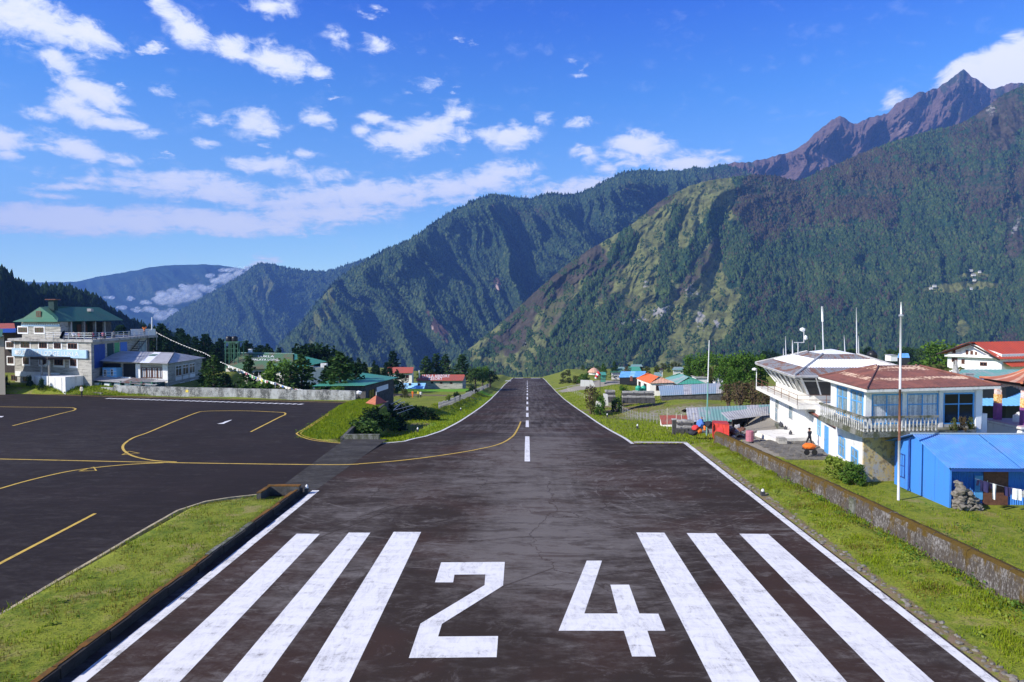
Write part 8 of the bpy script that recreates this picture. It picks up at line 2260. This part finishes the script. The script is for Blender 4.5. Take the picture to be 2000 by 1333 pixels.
tree('pine', 'leaf_pine', 566, 712, 104, 'lower pine between the bright green tree and the tall one', width=1.2)
tree('pine', 'leaf_pine', 665, 683, 101, 'broadest pine of the row, nearest the teal roof', width=1.35)
tree('pine', 'leaf_dark', 640, 712, 104, 'dark pine at the left foot of the broadest pine', width=1.3)
tree('pine', 'leaf_dark', 694, 706, 105, 'dark pine overlapping the teal roof', width=1.2)
tree('bush', 'leaf_green', 655, 750, 96, 'yellow-green shrub at the wall below the broadest pine', width=1.3)
tree('bush', 'leaf_pine', 618, 748, 97.5, 'dark shrub over the wall near its right end', width=1.3)
tree('bush', 'leaf_olive', 556, 752, 99, 'olive shrub just above the wall', width=1.4)
tree('broad', 'leaf_dark', 612, 669, 165, 'dark rounded tree behind the green lodge roof', width=1.3)
tree('broad', 'leaf_dark', 634, 677, 168, 'second dark rounded tree beside the roof end', width=1.2)
tree('pine', 'leaf_dark', 768, 684, 244, 'tall conifer behind the small red-roofed cottage', width=1.3)
tree('broad', 'leaf_dark', 787, 729, 195, 'dark round tree in front of the red-roofed cottage', width=.85)
tree('broad', 'leaf_dark', 770, 742, 165, 'dark leafy tree at the corner of the teal building', width=.9)
tree('bush', 'leaf_olive', 790, 758, 160, 'olive bush at the edge of the ploughed bed', width=1.0)
tree('pine', 'leaf_pine', 832, 695, 268, 'left pine of the clump behind the resort', width=1.35)
tree('pine', 'leaf_pine', 852, 689, 272, 'tallest pine of the clump behind the resort', width=1.3)
tree('pine', 'leaf_pine', 870, 690, 270, 'right pine of the left clump behind the resort', width=1.3)
tree('pine', 'leaf_pine', 903, 691, 262, 'wide pine behind the right end of the resort roof', width=1.5)
tree('broad', 'leaf_pine', 928, 716, 250, 'leafy tree right of the resort gable', width=1.3)
tree('broad', 'leaf_green', 942, 714, 255, 'lighter leafy tree near the runway end', width=1.2)
tree('broad', 'leaf_dark', 957, 720, 262, 'dark leafy tree nearest the runway end', width=1.3)
tree('bush', 'leaf_dark', 893, 762, 150, 'dark bush standing on the bank by the picket fence', width=.8)
tree('bush', 'leaf_yellow', 876, 768, 140, 'yellow-green bush in front of the dark one by the fence', width=1.1)
tree('bush', 'leaf_dark', 922, 750, 200, 'dark low bush beyond the upper end of the picket fence', width=1.6)
tree('bush', 'leaf_dark', 728, 789, 76, 'dark spreading bush on the right edge of the grass island', width=1.3, base=-.6)
tree('bush', 'leaf_pine', 748, 797, 78, 'dark bush hanging into the shaded dip', width=1.3, base=-1.6)
tree('bush', 'leaf_dark', 716, 800, 73, 'dark leafy clump lowest on the island edge', width=1.2, base=-.4)
for px, py, Y, lab in ((10, 737, 101, 'clipped dark shrub at the far left before the lodge'), (57, 736, 100.5, 'clipped dark shrub in the middle before the lodge'), (80, 742, 99.8, 'smaller dark shrub beside the porch wall')):
    tree('bush', 'leaf_dark', px, py - 6, Y, lab, width=.55)
# dark conifer wood behind the left-hand buildings
for k in range(120):
    px = trng.uniform(225, 780); Y = trng.uniform(175, 300)
    line = np.interp(px, [225, 300, 340, 400, 470, 560, 640, 700, 780], [640, 628, 640, 655, 664, 676, 690, 700, 712])
    py = line + trng.uniform(-4, 16) + (0 if Y > 220 else 10)
    tree('pine', 'leaf_dark', px, py, Y, 'dark conifer in the wood behind the left-hand lodges', 'dark conifers behind the lodges', width=trng.uniform(.8, 1.25), minh=7)
# low tree band before the far slopes on the right
for k in range(70):
    px = trng.uniform(1440, 2030); Y = trng.uniform(330, 470)
    py = np.interp(px, [1440, 1500, 1700, 1800, 2030], [694, 686, 680, 678, 672]) + trng.uniform(-4, 8)
    tree('pine' if k % 3 else 'broad', 'leaf_dark' if k % 2 else 'leaf_pine', px, py, Y, 'dark tree in the belt below the forested mountain', 'belt of dark trees below the mountain', width=trng.uniform(1.0, 1.6), minh=7)
for k in range(26):
    px = trng.uniform(1085, 1330); Y = trng.uniform(330, 440)
    tree('broad' if k % 3 else 'pine', 'leaf_pine' if k % 2 else 'leaf_olive', px, np.interp(px, [1085, 1180, 1330], [728, 716, 708]) + trng.uniform(-3, 6), Y, 'small tree along the far rim of the village', 'trees along the far rim of the village', width=trng.uniform(.9, 1.3), minh=4)
for px, py, Y, leaf, w_, lab in ((742, 783, 90, 'leaf_dark', 1.5, 'dark bush crowding behind the orange kiosk roof'), (760, 792, 86, 'leaf_dark', 1.7, 'dark bush at the bottom of the shaded dip'), (778, 782, 100, 'leaf_dark', 1.8, 'dark thicket below the ploughed bed'), (812, 786, 104, 'leaf_pine', 1.8, 'long dark thicket beneath the bank'), (838, 790, 100, 'leaf_dark', 1.5, 'dark shrub near the lower end of the picket fence'), (705, 808, 70, 'leaf_pine', 1.6, 'low creeping shrub at the front of the dip')):
    tree('bush', leaf, px, py, Y, lab, width=w_)
# --- village trees
for (kind, leaf, px, py, Y, w_, lab) in (
    ('broad', 'leaf_green', 1352, 692, 170, .9, 'leftmost green tree of the cluster by the tall pole'), ('broad', 'leaf_green', 1374, 684, 168, .95, 'tallest green tree of the cluster by the tall pole'), ('broad', 'leaf_green', 1396, 688, 165, .95, 'green tree right behind the tall pole'),
    ('broad', 'leaf_olive', 1390, 716, 150, .6, 'slim upright tree before the white gable wall'), ('pine', 'leaf_pine', 1345, 700, 178, 1.2, 'dark pine at the left of the green cluster'),
    ('broad', 'leaf_green', 1425, 688, 128, .85, 'green tree left of the control tower'), ('broad', 'leaf_green', 1450, 684, 122, .9, 'big bright green tree beside the control tower'), ('broad', 'leaf_green', 1476, 686, 126, .85, 'green tree partly behind the tower roof'), ('broad', 'leaf_green', 1437, 712, 112, .8, 'lower green tree before the tower trees'),
    ('twig', 'leaf_brown', 1424, 746, 108, .9, 'leftmost brown bare shrub beside the tower'), ('twig', 'leaf_brown', 1446, 742, 105, .95, 'tall brown bare shrub beside the tower gallery'), ('twig', 'leaf_brown', 1470, 740, 104, .95, 'brown bare shrub nearest the tower wall'), ('twig', 'leaf_brown', 1492, 748, 101, .9, 'brown bare shrub touching the tower corner'),
    ('broad', 'leaf_green', 1838, 664, 150, 1.15, 'large rounded tree left of the white lodge'), ('broad', 'leaf_green', 1860, 672, 146, .9, 'smaller round tree against the white lodge wall'), ('bush', 'leaf_olive', 1826, 702, 118, 1.1, 'broad olive bush below the rounded tree'), ('bush', 'leaf_olive', 1850, 706, 112, .9, 'olive bush in front of the white lodge corner'), ('bush', 'leaf_green', 1800, 700, 170, 1.2, 'low green bush left of the olive bushes'),
    ('twig', 'leaf_brown', 1154, 748, 120, .55, 'brown twiggy bush at the end of the gravel path'), ('bush', 'leaf_olive', 1166, 760, 118, .7, 'olive bush right of the twiggy bush'), ('bush', 'leaf_green', 1173, 768, 116, .6, 'small green bush by the white pillar'), ('broad', 'leaf_green', 1219, 751, 126, .8, 'round green bush-tree above the stone terrace'), ('bush', 'leaf_pine', 1206, 766, 119, .7, 'dark bush between the enclosure and the terrace'),
    ('pine', 'leaf_green', 1178, 709, 255, .9, 'small conifer left of the green cottage'), ('pine', 'leaf_pine', 1200, 704, 262, .9, 'taller conifer above the green cottage'), ('twig', 'leaf_brown', 1226, 713, 240, .6, 'thin brown tree beside the dark teal house'), ('broad', 'leaf_olive', 1264, 714, 262, .7, 'small olive tree above the orange roof'), ('broad', 'leaf_olive', 1284, 715, 266, .7, 'olive tree beside the small white hut'),
    ('bush', 'leaf_olive', 1110, 736, 290, 1.5, 'long olive bush left of the village rim'), ('bush', 'leaf_olive', 1128, 732, 270, 1.5, 'olive bush in the middle of the left rim'), ('bush', 'leaf_green', 1140, 727, 262, 1.2, 'green bush at the right of the left rim'), ('bush', 'leaf_olive', 1098, 739, 300, 1.4, 'small olive bush nearest the runway end'),
    ('bush', 'leaf_yellow', 1628, 878, 50.8, 1.1, 'yellow-green leafy bush at the foot of the white wall'), ('bush', 'leaf_yellow', 1645, 886, 49.2, 1.15, 'yellow-green bush right of the first under the windows'), ('bush', 'leaf_green', 1663, 893, 48.3, 1.0, 'rounder green bush at the yellow wall corner'), ('bush', 'leaf_green', 1677, 897, 47.8, .9, 'small green bush touching the yellow wall'),
    ('bush', 'leaf_olive', 1866, 808, 48.2, .5, 'olive plants growing on the balcony end'), ('bush', 'leaf_brown', 1882, 804, 48.5, .5, 'brownish plant on the balcony end'), ('bush', 'leaf_olive', 1898, 806, 48.8, .5, 'olive plant at the right end of the balcony')):
    tree(kind, leaf, px, py, Y, lab, width=w_, base=(3.2 if lab.find('balcony') >= 0 else None), minh=.8 if kind == 'bush' else 2)

# ---- grass: blades and tufts standing on the verges
grs = np.random.RandomState(21)
def grass(name, X, Y, Z, h, w, m):
    n = len(X)
    a = grs.rand(n) * 6.283; lean = (grs.rand(n) - .2) * .9
    hh = h * (.5 + grs.rand(n)); ww = w * (.6 + .8 * grs.rand(n))
    bx, by = np.cos(a), np.sin(a)
    p0 = np.stack([X - by * ww, Y + bx * ww, Z - .02], -1); p1 = np.stack([X + by * ww, Y - bx * ww, Z - .02], -1)
    p2 = np.stack([X + bx * hh * lean, Y + by * hh * lean, Z + hh], -1)
    co = np.stack([p0, p1, p2], 1).reshape(-1, 3)
    me = np_mesh(name, co, np.arange(3 * n).reshape(-1, 3), [M[m]], False)
    return link(name, me, 'stuff')
def sample(n, x0, x1, y0, y1, keep, near=True):
    X = x0 + (x1 - x0) * grs.rand(n); Y = y0 + (y1 - y0) * grs.rand(n) ** (1.35 if near else 1)
    k = keep(X, Y); X, Y = X[k], Y[k]
    Z = gz(X, Y) + (fbm(X / 14, Y / 14, 5, 4) * .5 + fbm(X / 3.1, Y / 3.1, 9, 3) * .10) * np.where(in_runway(X, Y, .8) | in_apron(X, Y, .8), 0, ss(Y, 20, 160) * .75 + .12) - .03
    return X, Y, Z
free = lambda X, Y: ~in_runway(X, Y, .05) & ~in_apron(X, Y, .05) & (cov_at(X, Y) < .3 + .35 * grs.rand(len(X)))
strip_ok = lambda X, Y: free(X, Y) & (X < -14.55) & (strip_edge_d(X, Y) > .15)
bankr = lambda X, Y: free(X, Y) & (X > 14.75 + .5 * grs.rand(len(X))) & (X < wall_x(Y) + .02)
behind = lambda X, Y: free(X, Y) & (X > wall_x(Y) + .7) & ~((X > 24) & (Y > 42)) & ~((X > 25.9) & (Y > 41.5)) & (np.abs(X - np.interp(Y, [20, 60], [22.5, 19])) > .8 * grs.rand(len(X))) & ~((Y > 56) & (X > 21))
for ok, box_, n_, h_ in ((strip_ok, (-46, -14.5, 14, 42.4), 95000, .11), (bankr, (14.6, 19.4, 14, 61.5), 90000, .10), (behind, (17, 36, 14, 60), 60000, .13)):
    X, Y, Z = sample(n_, *box_, ok)
    lush = fbm(X / 1.5, Y / 1.5, 71, 4); k_ = grs.rand(len(X)) < np.clip(.62 + 1.5 * lush, .10, 1); X, Y, Z, lush = X[k_], Y[k_], Z[k_], lush[k_]
    dry = fbm(X / 2.6, Y / 2.6, 61, 4) + .25 * grs.randn(len(X)) > (-.09 if ok is strip_ok else .26)
    hv = np.clip(.85 + 1.7 * lush + .5 * (grs.rand(len(X)) > .96), .4, 2.4)[:, None] * h_
    grass('grass', X[~dry], Y[~dry], Z[~dry], hv[~dry][:, 0], .020, 'grass_blade'); grass('grass', X[dry], Y[dry], Z[dry], hv[dry][:, 0] * .9, .018, 'grass_dry')
isl_ok = lambda X, Y: free(X, Y) & (X > np.interp(Y, isl_y, isl_x)) & (X < np.interp(Y, [62, 91], [-17.3, -18.8])) & (Y > 62.5)
X, Y, Z = sample(26000, -24, -17, 62, 94, isl_ok, False); grass('grass', X, Y, Z, .16, .035, 'grass_blade')
bl_ok = lambda X, Y: free(X, Y) & (X < run_left(Y) - .15) & (X > run_left(Y) - 7)
X, Y, Z = sample(34000, -20, -7, 63, 210, bl_ok); grass('grass', X, Y, Z, .20, .05, 'grass_blade')
br_ok = lambda X, Y: free(X, Y) & (X > run_right(Y) + .15) & (X < run_right(Y) + 9 + .05 * Y)
X, Y, Z = sample(40000, 8, 34, 61.7, 260, br_ok); grass('grass', X, Y, Z, .20, .05, 'grass_blade')
X, Y, Z = sample(9000, -80, -55, 98, 102, lambda X, Y: free(X, Y), False); grass('grass', X, Y, Z, .25, .05, 'grass_blade')
# weeds: broad-leaved clumps on the right bank and behind the wall
def weeds(n, x0, x1, y0, y1, ok, size, m, seed):
    X, Y, Z = sample(n, x0, x1, y0, y1, ok)
    rs = np.random.RandomState(seed); P = []
    for x, y, z in zip(X, Y, Z):
        k = rs.randint(8, 22); r = size * (.5 + rs.rand())
        P.append(np.stack([x + rs.randn(k) * r, y + rs.randn(k) * r, z + np.abs(rs.randn(k)) * r * .7], -1))
    P = np.concatenate(P); return link('weeds', leaf_mesh('weeds', P, .075, rs, M[m], .7, 1.5), 'stuff')
weeds(420, 15.2, 19.2, 15, 60, lambda X, Y: bankr(X, Y) & (fbm(X / 1.8, Y / 1.8, 33, 3) > .02), .16, 'leaf_yellow', 3)
weeds(260, 17.2, 19.0, 15, 60, lambda X, Y: bankr(X, Y) & (X > wall_x(Y) - .9), .2, 'leaf_green', 4)
weeds(260, 19, 30, 16, 46, lambda X, Y: behind(X, Y) & (fbm(X / 2, Y / 2, 36, 3) > .0), .22, 'leaf_green', 5)
weeds(220, -40, -14.6, 14, 42, lambda X, Y: strip_ok(X, Y) & (fbm(X / 2, Y / 2, 38, 3) > .1), .13, 'leaf_yellow', 6)
weeds(150, -23, -17.4, 62, 92, lambda X, Y: isl_ok(X, Y), .25, 'leaf_green', 7)
# ------------------------------------------------------------ air
hz = MB()
zb, zt = LOWEST[0] - 5, 2120
xa, xb, ya, yb = -11500, 8000, -300, 12500
hz.hexa([(xa, ya, zb), (xb, ya, zb), (xb, yb, zb), (xa, yb, zb), (xa, ya, zt), (xb, ya, zt), (xb, yb, zt), (xa, yb, zt)])
m = bpy.data.materials.new('haze'); m.use_nodes = True
nt = m.node_tree; nt.nodes.clear()
pv = node(nt, 'ShaderNodeVolumePrincipled', i_Density=HAZE, i_Anisotropy=0.0)
pv.inputs['Color'].default_value = (.18, .39, 1.0, 1)
o = node(nt, 'ShaderNodeOutputMaterial'); lk(nt, pv.outputs[0], o.inputs['Volume'])
link('haze', mesh_of('haze', hz, (0, 0, 0), False, [m]), 'stuff')
